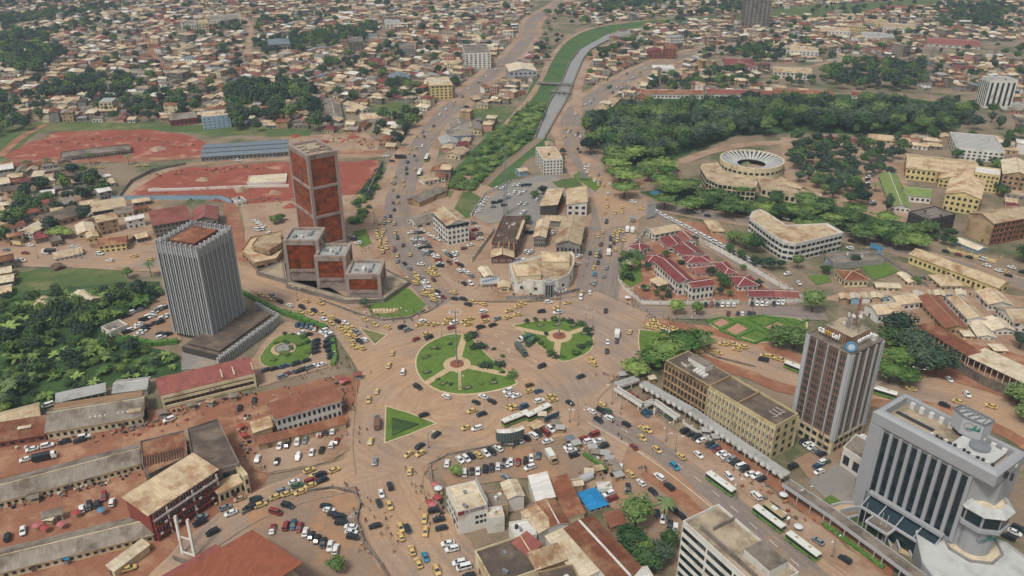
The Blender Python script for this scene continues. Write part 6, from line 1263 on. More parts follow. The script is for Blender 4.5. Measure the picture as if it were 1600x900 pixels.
def car(x, y, c, hx, hy, kind=None):
    p = G(x, y); q = G(x+hx, y+hy); a = math.atan2(q.y-p.y, q.x-p.x)+U(-.07, .07)
    if R() < .5 and c != 'P': a += PI
    for X, Y in CARPOS:
        if (X-p.x)**2+(Y-p.y)**2 < 2.2**2: p = p+Vector((-math.sin(a), math.cos(a), 0))*2.0
    CARPOS.append((p.x, p.y))
    kind = kind or ('saloon' if c == 'y' else random.choices(['saloon', 'suv', 'van'], [5, 3.2, .4])[0]); m = CP[c]; M = CM[kind]
    nm = 'taxi' if c == 'y' else dict(saloon='saloon_car', suv='off_road_car', van='minivan')[kind]; desc = 'yellow taxi' if c == 'y' else CN[c]+' '+dict(saloon='saloon car', suv='tall estate car', van='minivan')[kind]
    cat = 'taxi' if c == 'y' else 'van' if kind == 'van' else 'car'; s = U(.95, 1.06)
    if y < 330:
        o = inst(nm, M['far'], None, (p.x, p.y, ZC-.05), a, (s, s, s)); setmat(o, m); setp(o, None, cat, ('taxis' if c == 'y' else 'cars')+' on the far roads', desc); return
    t = thing(nm, None, cat, (p.x, p.y, ZC-.05), a, 'taxis around the square' if c == 'y' else 'cars around the square', desc); t.scale = (s, s, s)
    for k in ('body', 'roof'): setmat(inst(k, M[k], t), m)
    inst('windows', M['glass'], t)
    for X in (-1.3, 1.35):
        for Y in (-.8, .8): inst('wheel', WH, t, (X, Y, .32))
    z = .62 if kind == 'saloon' else .74; X = 2.1 if kind == 'saloon' else 2.2
    for Y in (-.5, .5): inst('headlight', HLM, t, (X, Y, z)); inst('taillight', TLM, t, (-X, Y, z+.05))
    if c == 'y': inst('roof_sign', TSM, t, (-.3, 0, 1.46))
    return t
DATA = """
400 450 2 1:30,55y 85,75y 105,60s 150,95k 213,118w 315,90y 403,103y 280,158y 290,130k 340,165y 365,150k 412,170y 425,205w 475,195y 470,230y 512,220k 560,228w 545,245y 525,262y 600,258y 575,272y 630,288s 560,292y 593,292y 580,314y 627,315y 650,345k 680,335w 600,345y 612,378y 660,385y 680,205y 743,238y 822,255y
400 450 3 -1:915,255k 948,272s 1040,220w 1020,240y 1085,232y 1120,238y 1200,202y 1190,228y 1237,230w 1340,202y 1305,220y 1325,236y 1222,258r 1405,255k 1480,242k 1505,205s 1435,215y 1430,187r 1420,158w 1575,195y 1580,152y 1000,330r 1068,298y 1080,320k
400 450 3 1:1325,112k 1420,110y 1360,97y 1240,75k 1295,78k 1235,38y 1050,30y 1075,10w 1100,25y 1085,47y 1105,64y 1112,84y 1130,30k 1135,60w 1165,65r 1055,48y 1000,-20y 1020,-35y 1060,-30w 1010,-60y
400 450 1 -3:853,418y 830,495y 920,537w 758,657y 706,710y
400 450 2 1:1012,630k 1190,690w 1420,690w 1375,725k 1475,720k
400 450 3 -1:1350,780y 1410,800k 1050,805k 1575,655w 1590,680w 1590,750y 1315,885y 1380,890w
400 450 2 -3:262,240b 292,245b 322,248b 350,255b 375,262r 398,267w
400 450 3 -1:425,280w 442,292w 460,306w 462,325k 462,340k 462,355k 462,370k 462,385k 462,400k 462,415k 462,430k 375,340k 375,362k 375,385k 375,410k 290,290w 330,302k
400 450 3 -1:65,523k 115,515k 180,500b 250,485k 315,465k 165,565s 195,548r 230,535s 300,518k 370,495w 410,490w 270,530k 338,507s
800 450 3 -.3:228,98w 345,102y 282,138y 285,163w 62,108y 40,125y 35,175y 183,157k
800 450 .2 -3:585,152k 655,340k 597,347w 593,405k 430,68w 485,38w 437,40y
800 450 2 1.2:500,458y 508,485y
800 450 1 -2:738,285y
800 450 3 .6:890,225y 870,240y 855,255y 900,264y 945,257y 915,247y 1010,265y 1000,282y 1060,284y 960,285w 985,268y 1120,300y 1045,272y 930,272y 1080,296y 840,262y 880,228y 1190,385y 1225,372y 1240,392y 1285,415y 1320,360y 1380,360y 1405,393y 1445,378y 1225,333k 1570,460k 1580,435y 1170,392y 1210,360y
800 450 3 -1:428,565k 185,500k 110,618n 110,655y 165,657b 70,755b 15,670w 170,718w 243,688y 258,712y 0,745y
800 450 2 1.3:362,730k 497,782w 558,740y 590,738y 555,778k 597,778g 540,835k 608,826w 712,862k 815,890y 920,770s 830,800b 850,785b 800,750w 975,815g
800 450 .3 -2:1210,115k 1245,115r 1282,115k 1315,115w 1350,115w 1385,115w 1500,108k 1530,108w 1562,110w 1590,110w 1350,172k 1378,172r 1410,172k 1438,170w 1480,172k 1510,172k
1200 450 .3 -2:5,105k 35,108k 62,100w 92,102w
1200 450 3 .9:80,458y 15,440y 890,640y 1185,722y 1390,750y 1100,742k
1200 450 2 2:1240,675w 1130,582w
400 675 1 -3:150,98w 197,90k 260,75w 310,62s 400,20w 440,10k 370,25r 480,5w 132,195k 265,168w 350,140w 413,125k 475,92w 505,70r 12,180w
400 675 1 -4:718,70y 745,197s 962,258y
400 675 2 -1.3:955,150y 1030,145y 1025,100k 1125,30k
400 675 3 -1.1:333,252y 490,250y 375,282y 240,325w 260,347g 345,318r 415,315k 268,367y 340,347y 165,380s 200,397y 122,420y 30,467y 0,430k 420,298k
400 675 1 2.6:838,352k 785,398w 770,458k 835,472y 905,610y 948,618k 908,668y 975,755y 1060,795c 1015,835y 1130,875y
400 675 .2 -3:1055,555y 1060,635y
400 675 3 1:200,473k 125,515r
400 675 3 .3:437,475k 458,500w 485,525k 523,545k 537,580k 595,607w 597,638w 607,670k
400 675 3 -.6:745,600k 1115,505k 1145,560k 1150,587k 1200,710w 1225,745w 1270,830w 1300,860w 1320,885k
400 675 .8 -3:105,625w 145,615r 190,600r 235,595b 273,610r 310,640w 347,660k 382,683k 422,705k 465,727w 500,748w
400 675 2.4 2:1275,185w 1315,180w 1345,160k 1390,155y 1437,145w 1475,135k 1515,115w 1560,297s
400 675 .2 -3:1195,210w 1303,268w 1347,258k 1387,258w 1432,242k 1472,235k 1513,228w 1550,212k 1592,200w
800 675 2.4 2:45,65w 90,50k 135,35w 165,20k 210,15r 240,-5w
800 675 3 -1:222,70w 355,105w 370,127w 388,158k 110,235w 450,55r 510,30r 480,70w 525,50w 555,82k 605,400w 625,427r 642,452r
800 675 .3 -3:5,210w 38,200r 85,190k 120,175w 165,160b 678,235w 722,370k
800 675 2.2 2:740,275y 805,330w 880,385k 940,440k 1000,490k 1055,535k 920,295w 980,355k 760,105r 813,48y 905,122y 1055,165y 820,5y 1015,228c 1165,155w 1355,292w 1525,412w
800 675 .4 -3:905,525k 943,558w 985,595k 1020,620w
800 675 3 -1.2:1080,5k 1115,25k 1150,45k 1180,65w 1235,92k 1258,108r 1285,126w 1310,145b 1335,165w 1370,185s 1400,205k 1425,225k 1455,248w 1485,275w 1525,285w 1560,305k
1200 675 3 -1.2:155,225k 220,70k 245,90w 272,108w 300,130s 335,150k 310,225b 345,200w 290,240w 330,180g 580,45w 560,40w
1200 675 2 1.4:35,490k 100,535w 310,695s 478,810k
1200 675 3 1.4:1560,620k 1500,670k 1525,660w
0 675 3 -.8:165,183w 205,120w 300,98w 405,72k 500,65k 530,42w 810,865y
0 675 .2 -3:515,495w 560,475k 612,465k 655,455b 703,455w 652,415r 148,630w 50,670k 875,435k 880,420k
0 675 3 -1.3:1410,485s 1445,520w 1560,490k 1330,640k 1250,580k 1275,565s 1580,435k 1500,430t
0 450 3 -1:780,190k 800,180w 820,165w 840,152k 860,140s 880,125k 900,112w 925,98k 945,82w 965,70k 985,55k 870,235w 855,242w 900,210k 930,188w 945,178w 965,165w 985,152s 1015,132w 1030,122k
0 450 3 -1:795,285k 825,270w 870,300w 890,282w 910,268k 935,258k 970,228k 990,215k 1020,200w 1040,182w 1010,318w 1050,300k 1010,300k 305,745w 1060,835w 420,715w 450,708w
0 450 .4 -3:1500,760k 1590,715k 905,780k 912,810k
0 225 3 .3:290,690w 455,695k 515,680y 620,680y 625,695w 690,738w 840,708y 940,728y 160,690r 110,735w 140,738w 40,670s 20,720w 190,640w 460,650w
0 225 3 -1.6:400,490w 420,475w 440,455k 560,455w 850,600k 885,575k
400 225 .8 -3:755,560y 765,577y 760,594y 775,604y 775,624y 770,644y 785,664y 795,680y 800,550y 790,577y 815,620y 820,655y 865,670r 885,705y 885,740s 920,640n 965,700y 885,595k 870,560y 865,505y 835,487y 805,500s 775,500y 840,458k 805,467s 865,418k 885,373y 857,373r 887,335k 855,293s 865,253s 920,240y 925,265y 868,210y 943,190k 940,162k 850,245y 995,165y 1000,30y 990,80k 968,40y 955,65y 1000,105s 935,115s 950,120k 1040,20w
400 225 3 0:815,82w 850,112k
400 225 1.6 2:930,755k 960,785s 990,840y 1005,852y 1010,870y 995,822y 945,850y 1040,845s 1070,880w 1110,855n
400 225 3 .3:985,605w 1000,625s 1015,645w 1035,660k 1055,675w 1065,695s 1090,690k 1115,700w 1130,715w 1140,735r 1150,755w 1150,770k 1040,605w 1020,595s 1060,625s 1075,650k 1085,800y 1105,803y 1120,817y 1090,820y 1115,832y 1105,785y 1030,760w
400 225 2 1.4:1040,550w 1080,575w 1110,590w 1140,605w 1165,595s 1180,680w 1200,700s 1220,710k 1245,735w 1260,755r 1280,765k 1250,690w 1235,700w 1300,800w 1325,815w 1345,830s 1270,800w 1210,750n 1340,880w 1300,880k
400 225 3 -.6:1360,500s 1380,530w 1370,545r 1395,570s 1400,600w 1350,600r 1340,640w 1300,660n 970,562w 1020,555k 1000,560s
400 225 3 .4:0,490w 20,505w 40,520w 10,545w 35,540w 90,565w 110,575w 595,585w 640,628w 620,605k
400 225 3 -.6:1440,345w 1430,362w 1418,378w 1405,395w 1395,415w 1388,430w 1480,400s 1520,370k 1530,360s 1550,390k 1570,345s 1585,330w 1490,375k 1510,280w 1540,285w 1555,275w 1560,255s
800 225 .6 -3:425,55k 410,35k 450,130w 455,158w 480,143w 470,180w 490,212y 540,200s 515,235w 555,225y 550,245s 570,265y 540,262y 600,317w 590,348y 595,397y 580,437y 645,437y 690,430y 688,402y 590,495k 567,558y 538,583y 645,553y 672,548y 695,553y 660,572y 632,578y 658,590y 615,600k 658,610y 700,605y 635,625n 555,635n 613,650k 647,668y 550,710k 540,680s 527,703y 487,690k 537,750k 510,782y 590,783s 515,820c 573,833s 515,880s
800 225 3 .6:620,260w 648,285s 757,370w 805,412y 1000,203w 1030,170k 985,180w 1160,430w 1440,430s 1220,455k
800 225 2 -1:15,265w 42,262w 68,265k 90,262k 110,262k 20,310w 50,318w 80,302w 80,430w 65,440w 50,380w 70,378w 160,355w 90,680w 110,690w 120,680w 20,735w 75,735w 255,570w 270,565w 420,710w 410,760w 90,560k 120,562k 30,730s
1200 225 3 .9:110,475w 430,530w 495,545k 660,580w 520,615k 510,660w 580,695w 600,700k 1365,768w 1340,730w 1440,800w 1470,805y 1500,830k 1520,780w 1110,680k 1190,700r 1255,715k 1330,735k 1590,810k
1200 225 3 -.7:640,200w 625,215w 620,230k 625,248w 620,262k 630,280k 650,375w 660,385k 120,820w 1575,490w 1560,515s 1550,535k 1530,555w 1510,575w 1490,590k 1450,610w
1200 225 2 2:190,878w
800 0 1.4 -1.6:350,830w 400,850w 410,840n 330,860y 430,860w 400,720w 440,665y 460,660w 490,645w 510,620s 630,585k 660,550w 690,520w 730,525w 745,495y 760,490w 800,465k 830,435w 800,470y 590,625y 360,820y 335,815y 880,505y 720,465k
400 0 1.5 -1.8:1050,860k 1110,795k 1150,720w 1190,690w 1230,660s 1290,610k 1330,560w 1390,520k 1410,520s 1440,480w 1500,440w 1540,410y 1000,860y 1040,830s 1240,640w
0 225 3 0:860,142y 910,140y 635,152y 245,165y 1490,110w
"""
for ln in DATA.strip().split('\n'):
    hd, es = ln.split(':'); ox, oy, hx, hy = map(float, hd.split())
    for e in es.split(): xy, c = e[:-1], e[-1]; x, y = map(float, xy.split(',')); car(ox+x/4, oy+y/4, c, hx, hy)
for k in range(22): car(1025+k*7.6, 333+k*3.95, 'w', 2, 1.05, 'van' if k % 3 == 0 else 'suv')
# ------------------------------------------------------------------ buses, lorries, vans
GRN = paint('paint_lime_green', '#6d9c45'); CRM = paint('paint_cream_white', '#dfe0d6'); BEI = paint('paint_beige', '#b3a17c')
def place(t, x, y, hx, hy): p, q = G(x, y), G(x+hx, y+hy); t.location = (p.x, p.y, ZC-.05); t.rotation_euler.z = math.atan2(q.y-p.y, q.x-p.x)
def bus(label, x, y, hx, hy, L=12, low=GRN, top=CRM):
    t = thing('city_bus', label, 'bus', group='city buses on the boulevards'); place(t, x, y, hx, hy); w_, h = 2.5, 3.1
    b = MB(); b.box(0, 0, .35, L, w_, .95); b.obj('lower_body', low, t); b = MB(); b.box(0, 0, 1.3, L-.1, w_-.12, 1.15); b.obj('window_band', FRD, t); b = MB()
    O = lambda i, z: [(-L/2+i, -w_/2+i, z), (L/2-i, -w_/2+i, z), (L/2-i, w_/2-i, z), (-L/2+i, w_/2-i, z)]
    for A, B in ((O(0, 2.45), O(0, 2.8)), (O(0, 2.8), O(.25, h))):
        for k in range(4): j = (k+1) % 4; b.poly([A[k], A[j], B[j], B[k]])
    b.poly(O(.25, h)); b.obj('roof', top, t)
    for k in range(7):
        for s, r_ in ((-1, 0), (1, PI)): inst('window', WIN['strip'], t, (-L/2+.9+k*(L-1.4)/7+.2, s*(w_/2-.06), 1.35), r_, ((L-1.4)/7*.9, 1, 1.05))
    inst('windscreen', WIN['strip'], t, (L/2-.05, 0, 1.2), PI/2, (2.2, 1, 1.3)); inst('rear_window', WIN['strip'], t, (-L/2+.05, 0, 1.45), -PI/2, (2, 1, .9))
    for X in (-L*.3, L*.3):
        for Y in (-1.1, 1.1): o = inst('wheel', WH, t, (X, Y, .5)); o.scale = (1.5, 1.4, 1.5)
    for X in (-L*.22, L*.2): block('roof_hatch', BEI, t, (X, 0, h), (.9, .8, .15))
    for X in (-L*.03,): block('air_conditioner', CRM, t, (X, 0, h), (2.2, 1.5, .28))
    for s in (-.9, .9): inst('headlight', HLM, t, (L/2, s, .7)); inst('taillight', TLM, t, (-L/2, s, .8))
for a in (('green and white city bus crossing lanes below the walled car parks', 1125, 762, 2.3, 1.7), ('green and white city bus waiting beside a beige minibus on the boulevard', 1200, 817, 2.3, 1.75), ('green and white city bus nearest the bottom edge of the photo', 1253, 860, 2.3, 1.75),
  ('green and white city bus at the stop by the blue market stands', 841, 650, 3, -1.5), ('green and white city bus half hidden behind the curved billboard tower', 806, 660, 3, -1.2), ('white bus passing behind the camtel tower', 1376, 618, 3, .9), ('white and green bus on the northern boulevard below the river shops', 656, 274, 1, -2.2), ('white and green bus climbing the northern boulevard beside the shops', 667, 250, 1, -2.2), ('white bus leaving behind the camtel tower at left', 1246, 582, 3, 1.2)):
    bus(*a, L=12 if 'far' not in a[0] else 9)
bus('beige minibus squeezed beside the city bus on the boulevard', 1209, 807, 2.3, 1.75, 8, BEI, BEI)
def lorry(label, x, y, hx, hy, cab, box, L=7, tank=False):
    t = thing('lorry', label, 'lorry', group='lorries'); place(t, x, y, hx, hy); b = MB(); b.box(L/2-.9, 0, .6, 1.8, 2.2, 1.0); b.poly([(L/2-1.8, -1.1, 1.6), (L/2-.05, -1.1, 1.6), (L/2-.5, -1, 2.5), (L/2-1.8, -1, 2.5)]); b.poly([(L/2-1.8, 1.1, 1.6), (L/2-1.8, 1, 2.5), (L/2-.5, 1, 2.5), (L/2-.05, 1.1, 1.6)]); b.poly([(L/2-.5, -1, 2.5), (L/2-.5, 1, 2.5), (L/2-1.8, 1, 2.5), (L/2-1.8, -1, 2.5)]); b.poly([(L/2-1.8, -1, 2.5), (L/2-1.8, 1, 2.5), (L/2-1.8, 1.1, 1.6), (L/2-1.8, -1.1, 1.6)]); b.obj('cab', cab, t)
    b = MB(); b.poly([(L/2-.05, -1.05, 1.6), (L/2-.05, 1.05, 1.6), (L/2-.5, .95, 2.5), (L/2-.5, -.95, 2.5)]); b.obj('windscreen', GLASS, t); b = MB(); b.box(-1, 0, .7, L-2.1, 2.3, 2.1 if not tank else 1.5); b.obj('cargo_box', box, t); b = MB(); b.box(0, 0, .45, L-.3, 1.2, .25); b.obj('chassis', METALD, t)
    for X in (-L*.32, -L*.18, L*.33):
        for Y in (-.95, .95): o = inst('wheel', WH, t, (X, Y, .48)); o.scale = (1.45, 1.3, 1.45)
for a in (('grey green covered lorry standing between the two lawn roundabouts', 814, 551, 2, 2.4, CP['g'], paint('tarp_grey', '#58625c'), 10), ('white lorry with green load beside the big lawn roundabout', 821, 533, -2, .6, CP['w'], CP['g'], 7), ('green lorry queueing beside the white lorry', 829, 539, -2, 1.6, CP['g'], CP['g'], 6), ('small white and teal truck beside the smaller lawn roundabout', 964, 526, .3, -2, CP['w'], CP['w'], 6), ('blue tipper lorry loaded with soil above the lawn triangle', 590, 666, .1, -2, CP['b'], paint('soil_load', '#7a5a48', .9), 7.5),
  ('white cab lorry with a dark box on the red dirt street', 71, 719, 3, -.7, CP['w'], CP['k'], 8), ('cream box van parked in the middle of the dusty car park', 861, 719, 1.4, 2.2, CP['t'], CRM, 7), ('white cab flatbed lorry on the upper left street', 77, 397, -3, -.1, CP['w'], CP['k'], 8), ('dark lorry crossing at the bend of the northern boulevard', 626, 248, 3, 0, CP['k'], CP['k'], 9), ('grey box lorry at the mouth of the red compound street', 988, 346, .2, -2, CP['s'], CP['s'], 6), ('white box lorry beside the grey box lorry', 980, 362, .2, -2, CP['w'], CP['w'], 6), ('white passenger van beside the white box lorry', 988, 363, .2, -2, CP['w'], CP['w'], 6), ('white tall box van on the eastern boulevard', 951, 398, .2, -2, CP['w'], CP['w'], 6), ('long green lorry at the far bridge junction', 952, 138, 1.5, -.8, CP['g'], CP['g'], 9)): lorry(*a)
# ------------------------------------------------------------------ people: one skinned body per pose, shared
SK = [mk('skin_dark', '#5a3a2a', .7, .05, 1), mk('hair_black', '#1d1a18', .9, .05, 1)]; CLM = [mk('cloth_'+n, h, .9, .1, 1) for n, h in (('navy', '#2c3448'), ('white', '#d8d5ce'), ('red', '#94403a'), ('grey', '#6a6a6c'), ('teal', '#3d6c70'), ('ochre', '#b0874a'), ('black', '#26262a'), ('pink', '#b87a84'))]; CNAM = ['navy', 'white', 'red', 'grey', 'teal', 'ochre', 'black', 'pink']
def body_mesh(pose):
    st = dict(walk=(.28, -.28, .22), stand=(.03, -.03, .04), stride=(.38, -.3, -.25))[pose]; f, k, a = st
    V = [(0, 0, .95), (0, 0, 1.2), (0, 0, 1.42), (.01, 0, 1.53), (.03, 0, 1.66), (.03, 0, 1.74)]; Rr = [.15, .14, .13, .055, .1, .07]; E = [(0, 1), (1, 2), (2, 3), (3, 4), (4, 5)]
    def add(par, pts):
        for p, r in pts: V.append(p); Rr.append(r); E.append((par, len(V)-1)); par = len(V)-1
    for s, d in ((1, f), (-1, k)):
        add(0, [((.0, s*.1, .86), .1), ((d*.6+.06, s*.11, .48), .07), ((d-.02, s*.11, .1), .05), ((d+.14, s*.12, .04), .045)])
        add(2, [((0, s*.2, 1.38), .065), ((-s*a*.6, s*.25, 1.1), .05), ((-s*a*.9+.1, s*.24, .86), .04), ((-s*a+.12, s*.23, .78), .035)])
    me = bpy.data.meshes.new('person'); me.from_pydata(V, E, []); o = bpy.data.objects.new('person', me); COL.objects.link(o); m = o.modifiers.new('s', 'SKIN'); m.use_smooth_shade = True
    for i, sv in enumerate(me.skin_vertices[0].data): sv.radius = (Rr[i]*(1.15 if i in (1, 2) else 1), Rr[i])
    me.skin_vertices[0].data[0].use_root = True; s2 = o.modifiers.new('b', 'SUBSURF'); s2.levels = 1; dg = bpy.context.evaluated_depsgraph_get(); dg.update(); r = bpy.data.meshes.new_from_object(o.evaluated_get(dg)); bpy.data.objects.remove(o)
    r.materials.clear()
    for q in (SK[0], SK[1], CLM[0], CLM[1]): r.materials.append(q)
    for p in r.polygons:
        c = p.center; p.material_index = 1 if c.z > 1.7 else 0 if c.z > 1.5 or (abs(c.y) > .2 and c.z < 1.05) or c.z < .09 else 2 if c.z > .92 else 3
    r.name = 'person_'+pose; return r
BODY = {k: body_mesh(k) for k in ('walk', 'stand', 'stride')}; NP = [0]
def person(x, y, a=None):
    if NP[0] > 285: return
    NP[0] += 1; p = G(x, y); i, j = random.randrange(8), random.randrange(8); ps = random.choice(['walk', 'stand', 'stride', 'walk']); s = U(.93, 1.08)
    o = inst('person', BODY[ps], None, (p.x, p.y, ZC-.08), U(0, 6.28) if a is None else a, (s*1.1, s*1.1, s)); setmat(o, CLM[i], 2); setmat(o, CLM[j], 3)
    setp(o, None, 'person', 'pedestrians around the square', 'person %s in %s top and %s bottoms' % (dict(walk='walking', stand='standing', stride='striding')[ps], CNAM[i], CNAM[j]))
def crowd(pts, n, sp=2.5):
    P = [G(*p) for p in pts]; Ls = [(c-a).length for a, c in zip(P, P[1:])]
    for _ in range(n):
        i = random.choices(range(len(Ls)), Ls)[0]; p = P[i].lerp(P[i+1], R())+Vector((random.gauss(0, sp*.5), random.gauss(0, sp*.5), 0)); x, y = PX(p.x, p.y); person(x, y)
for pts, n, sp in (([(560, 490), (600, 500), (640, 500), (668, 488), (690, 470)], 38, 4), ([(520, 590), (545, 600), (550, 660), (548, 690)], 26, 5), ([(455, 600), (520, 580), (545, 560)], 12, 4), ([(560, 590), (545, 575)], 6, 4), ([(530, 762), (555, 765), (565, 785), (560, 820), (575, 870)], 26, 3), ([(640, 740), (650, 760), (665, 790), (680, 830)], 16, 4), ([(588, 790), (600, 830), (615, 870)], 14, 5),
  ([(800, 470), (850, 466), (895, 455)], 16, 4), ([(980, 470), (1000, 490), (1020, 498), (1070, 505)], 26, 4), ([(925, 630), (960, 660), (985, 690)], 16, 5), ([(940, 585), (965, 595)], 8, 3), ([(250, 660), (320, 655), (400, 640), (480, 610)], 30, 6), ([(350, 760), (400, 740), (420, 735)], 8, 4), ([(600, 450), (570, 400), (580, 350)], 10, 4), ([(690, 440), (740, 450), (770, 455)], 12, 4), ([(915, 400), (930, 440), (920, 460)], 12, 5), ([(1000, 735), (1015, 740)], 5, 2), ([(780, 700), (820, 690), (870, 685)], 8, 5), ([(790, 620), (840, 640), (680, 700)], 8, 8), ([(60, 770), (150, 740), (210, 735)], 10, 4), ([(1300, 800), (1380, 870)], 5, 5)): crowd(pts, n, sp)
# ------------------------------------------------------------------ street furniture
def lmpole(name, label, px, py, top, cat='street lamp', arms=2, auto=None, grp=None):
    p = G(px, py); H = max(7, HT(py, top)); t = thing(name, label, cat, (p.x, p.y, .25), U(0, 3), grp, auto); b = MB(); b.tube((0, 0, 0), (0, 0, H), .16 if arms < 8 else .38, .08 if arms < 8 else .2, 8); b.obj('pole', METAL, t)
    b = MB(); b.tube((0, 0, 0), (0, 0, .6), .5, .4, 8); b.obj('base', WL['concrete'], t)
    if arms >= 8:
        b = MB()
        for k in range(16): a0, a1 = 2*PI*k/16, 2*PI*(k+1)/16; b.tube((2.2*math.cos(a0), 2.2*math.sin(a0), H), (2.2*math.cos(a1), 2.2*math.sin(a1), H), .09, .09, 5)
        for k in range(4): b.tube((0, 0, H+.1), (2.2*math.cos(k*PI/2), 2.2*math.sin(k*PI/2), H), .07, .07, 5)
        b.obj('lamp_ring', METAL, t)
        for k in range(arms): block('lamp_head', LAMPW, t, (2.4*math.cos(2*PI*k/arms), 2.4*math.sin(2*PI*k/arms), H-.35), (.75, .5, .35), 2*PI*k/arms)
    else:
        for k in range(arms):
            s = 1 if k == 0 else -1; b = MB(); b.tube((0, 0, H-.2), (s*1.8, 0, H+.3), .06, .05, 5); b.obj('arm', METAL, t); block('lamp_head', LAMPW, t, (s*2.1, 0, H+.22), (.9, .35, .16))
lmpole('high_mast_lamp', 'tall mast ringed with floodlights at the centre of the big lawn roundabout', 714, 571, 488, 'mast', 10); lmpole('high_mast_lamp', 'tall mast ringed with floodlights on the smaller lawn roundabout', 873.5, 527, 452, 'mast', 10)
for i, (x, y, tp) in enumerate(((690, 530, 512), (719, 608, 590), (915, 506, 492), (926, 512, 498), (1081, 514, 495), (956, 632, 605), (971, 640, 620), (903, 665, 645), (890, 660, 640), (527, 576, 558), (632, 505, 490), (573, 512, 497), (1175, 490, 474), (1004, 470, 456), (1428, 606, 577), (1335, 610, 592), (1040, 690, 672), (1150, 780, 758), (870, 470, 455), (1055, 705, 688), (585, 350, 332), (840, 470, 455), (465, 470, 452), (118, 404, 388), (60, 404, 388), (95, 404, 388), (128, 404, 388), (670, 700, 682), (1300, 870, 846), (1255, 790, 768), (1378, 480, 455))): lmpole('street_lamp', None, x, y, tp, 'street lamp', 2 if i % 3 else 1, 'grey %s armed street lamp' % ('two' if i % 3 else 'one'), 'street lamps around the square')
# walls and fences
def wall(label, pts, h, mat, th=.35, name='boundary_wall', piers=4.0, lm=None, cat='wall', cap=True):
    P = [G(*p) for p in pts]; c = P[0].copy(); t = thing(name, label, cat, (c.x, c.y, 0), 0, None, None, lm); P = [p-c for p in P]
    for a, e in zip(P, P[1:]):
        b = MB(); b.beam(a+Vector((0, 0, h/2)), e+Vector((0, 0, h/2)), th, h); b.obj('panel', mat, t); L = (e-a).length; n = max(1, int(L/piers)); d = (e-a)/L; r_ = math.atan2(d.y, d.x)
        for k in range(n): m = a+d*(L*k/n); block('pier', mat, t, (m.x, m.y, 0), (th*1.8, th*1.8, h+.25), r_)
        if cap: b = MB(); b.beam(a+Vector((0, 0, h+.05)), e+Vector((0, 0, h+.05)), th*1.4, .1); b.obj('coping', WL['concrete'], t)
W_ = WL['white']
for a in (('white boundary wall of the red roofed compound beside the street of white cars', [(1085, 374), (1120, 392), (1165, 417), (1200, 438), (1255, 470)], 3, W_), ('white boundary wall of the red compound facing the square', [(966, 438), (975, 452), (1003, 475), (1060, 476), (1155, 474)], 2.2, W_), ('white boundary wall behind the row of parked cars', [(1170, 476), (1255, 472)], 2.2, W_),
  ('white wall round the upper corner of the red roofed compound', [(976, 404), (1010, 360), (1000, 375)], 1.8, W_), ('grey stone retaining wall below the rusty market canopy', [(1488, 575), (1530, 600), (1570, 618), (1640, 650)], 4.5, WL['stone']), ('pale wall on top of the stone retaining wall', [(1488, 572), (1572, 613)], 1.0, WL['grey']),
  ('white wall of the yard behind the ruined scalloped walkway', [(1022, 648), (1030, 640), (1062, 655)], 2.6, W_), ('low wall around the dirt yard before the boulevard', [(1068, 662), (1120, 695)], 1.4, W_),
  ('blue and white sheet wall along the red building site', [(176, 313), (250, 312), (345, 312), (362, 318)], 3, WL['blue']), ('pale wall along the boulevard edge of the building site', [(597, 255), (588, 275), (572, 312)], 2.6, WL['grey']), ('grey curving wall at the left corner of the building site', [(188, 308), (205, 285), (240, 267), (290, 258)], 2, WL['concrete']),
  ('wall around the rubble yard beside the timber shed', [(672, 278), (704, 274), (697, 308), (658, 318)], 2.5, WL['tan']), ('dark fence wall around the lower car park', [(380, 805), (440, 775), (520, 764), (555, 772), (563, 790), (557, 815), (570, 850), (596, 885), (606, 905)], 1.3, WL['concrete']),
  ('low planted wall around the dusty car park', [(672, 727), (700, 712), (780, 696)], .9, WL['concrete']), ('low wall by the edge of the dusty car park street', [(672, 727), (676, 760), (690, 800)], .9, WL['concrete']), ('fence wall in front of the white corner block', [(792, 468), (850, 468), (905, 455)], 1.8, WL['grey']),
  ('white wall from the burnt block down to the dirt car park', [(772, 362), (755, 385), (737, 410)], 2.2, W_), ('low wall along the lawn corner by the copper glass blocks', [(500, 470), (560, 492), (600, 502), (640, 498), (664, 486)], 1.1, WL['concrete']), ('pale wall along the upper parking lot', [(736, 338), (758, 305), (775, 298), (800, 285)], 2, W_),
  ('brown wall in front of the yellow gabled house', [(142, 388), (193, 389), (215, 372)], 2.5, WL['tan']), ('blue wall of the grey car deck', [(1290, 414), (1372, 398), (1380, 402)], 2.6, WL['blue']), ('white garden wall beside the bright lawn', [(1372, 399), (1425, 434), (1450, 450)], 1.6, WL['grey']), ('striped yellow wall beside the canopy shed', [(1480, 392), (1555, 410), (1568, 402)], 2, WL['yellow']),
  ('pale road wall below the upper right white block', [(1212, 92), (1240, 97), (1300, 95), (1360, 86), (1440, 80)], 2, W_), ('canal quay wall on the east side of the water', [(849, 219), (882, 163), (895, 132), (911, 93), (923, 78), (951, 63)], 1.2, WL['concrete'], .8), ('canal quay wall on the west side of the water', [(836, 216), (857, 162), (879, 125), (890, 97), (905, 78)], 1.2, WL['concrete'], .8),
  ('white walls of the long compound by the fork', [(1075, 124), (1150, 118), (1180, 122)], 2, W_), ('stone wall behind the shaded lawn island', [(1090, 545), (1120, 560), (1180, 575)], 1, WL['concrete'])): wall(*a)
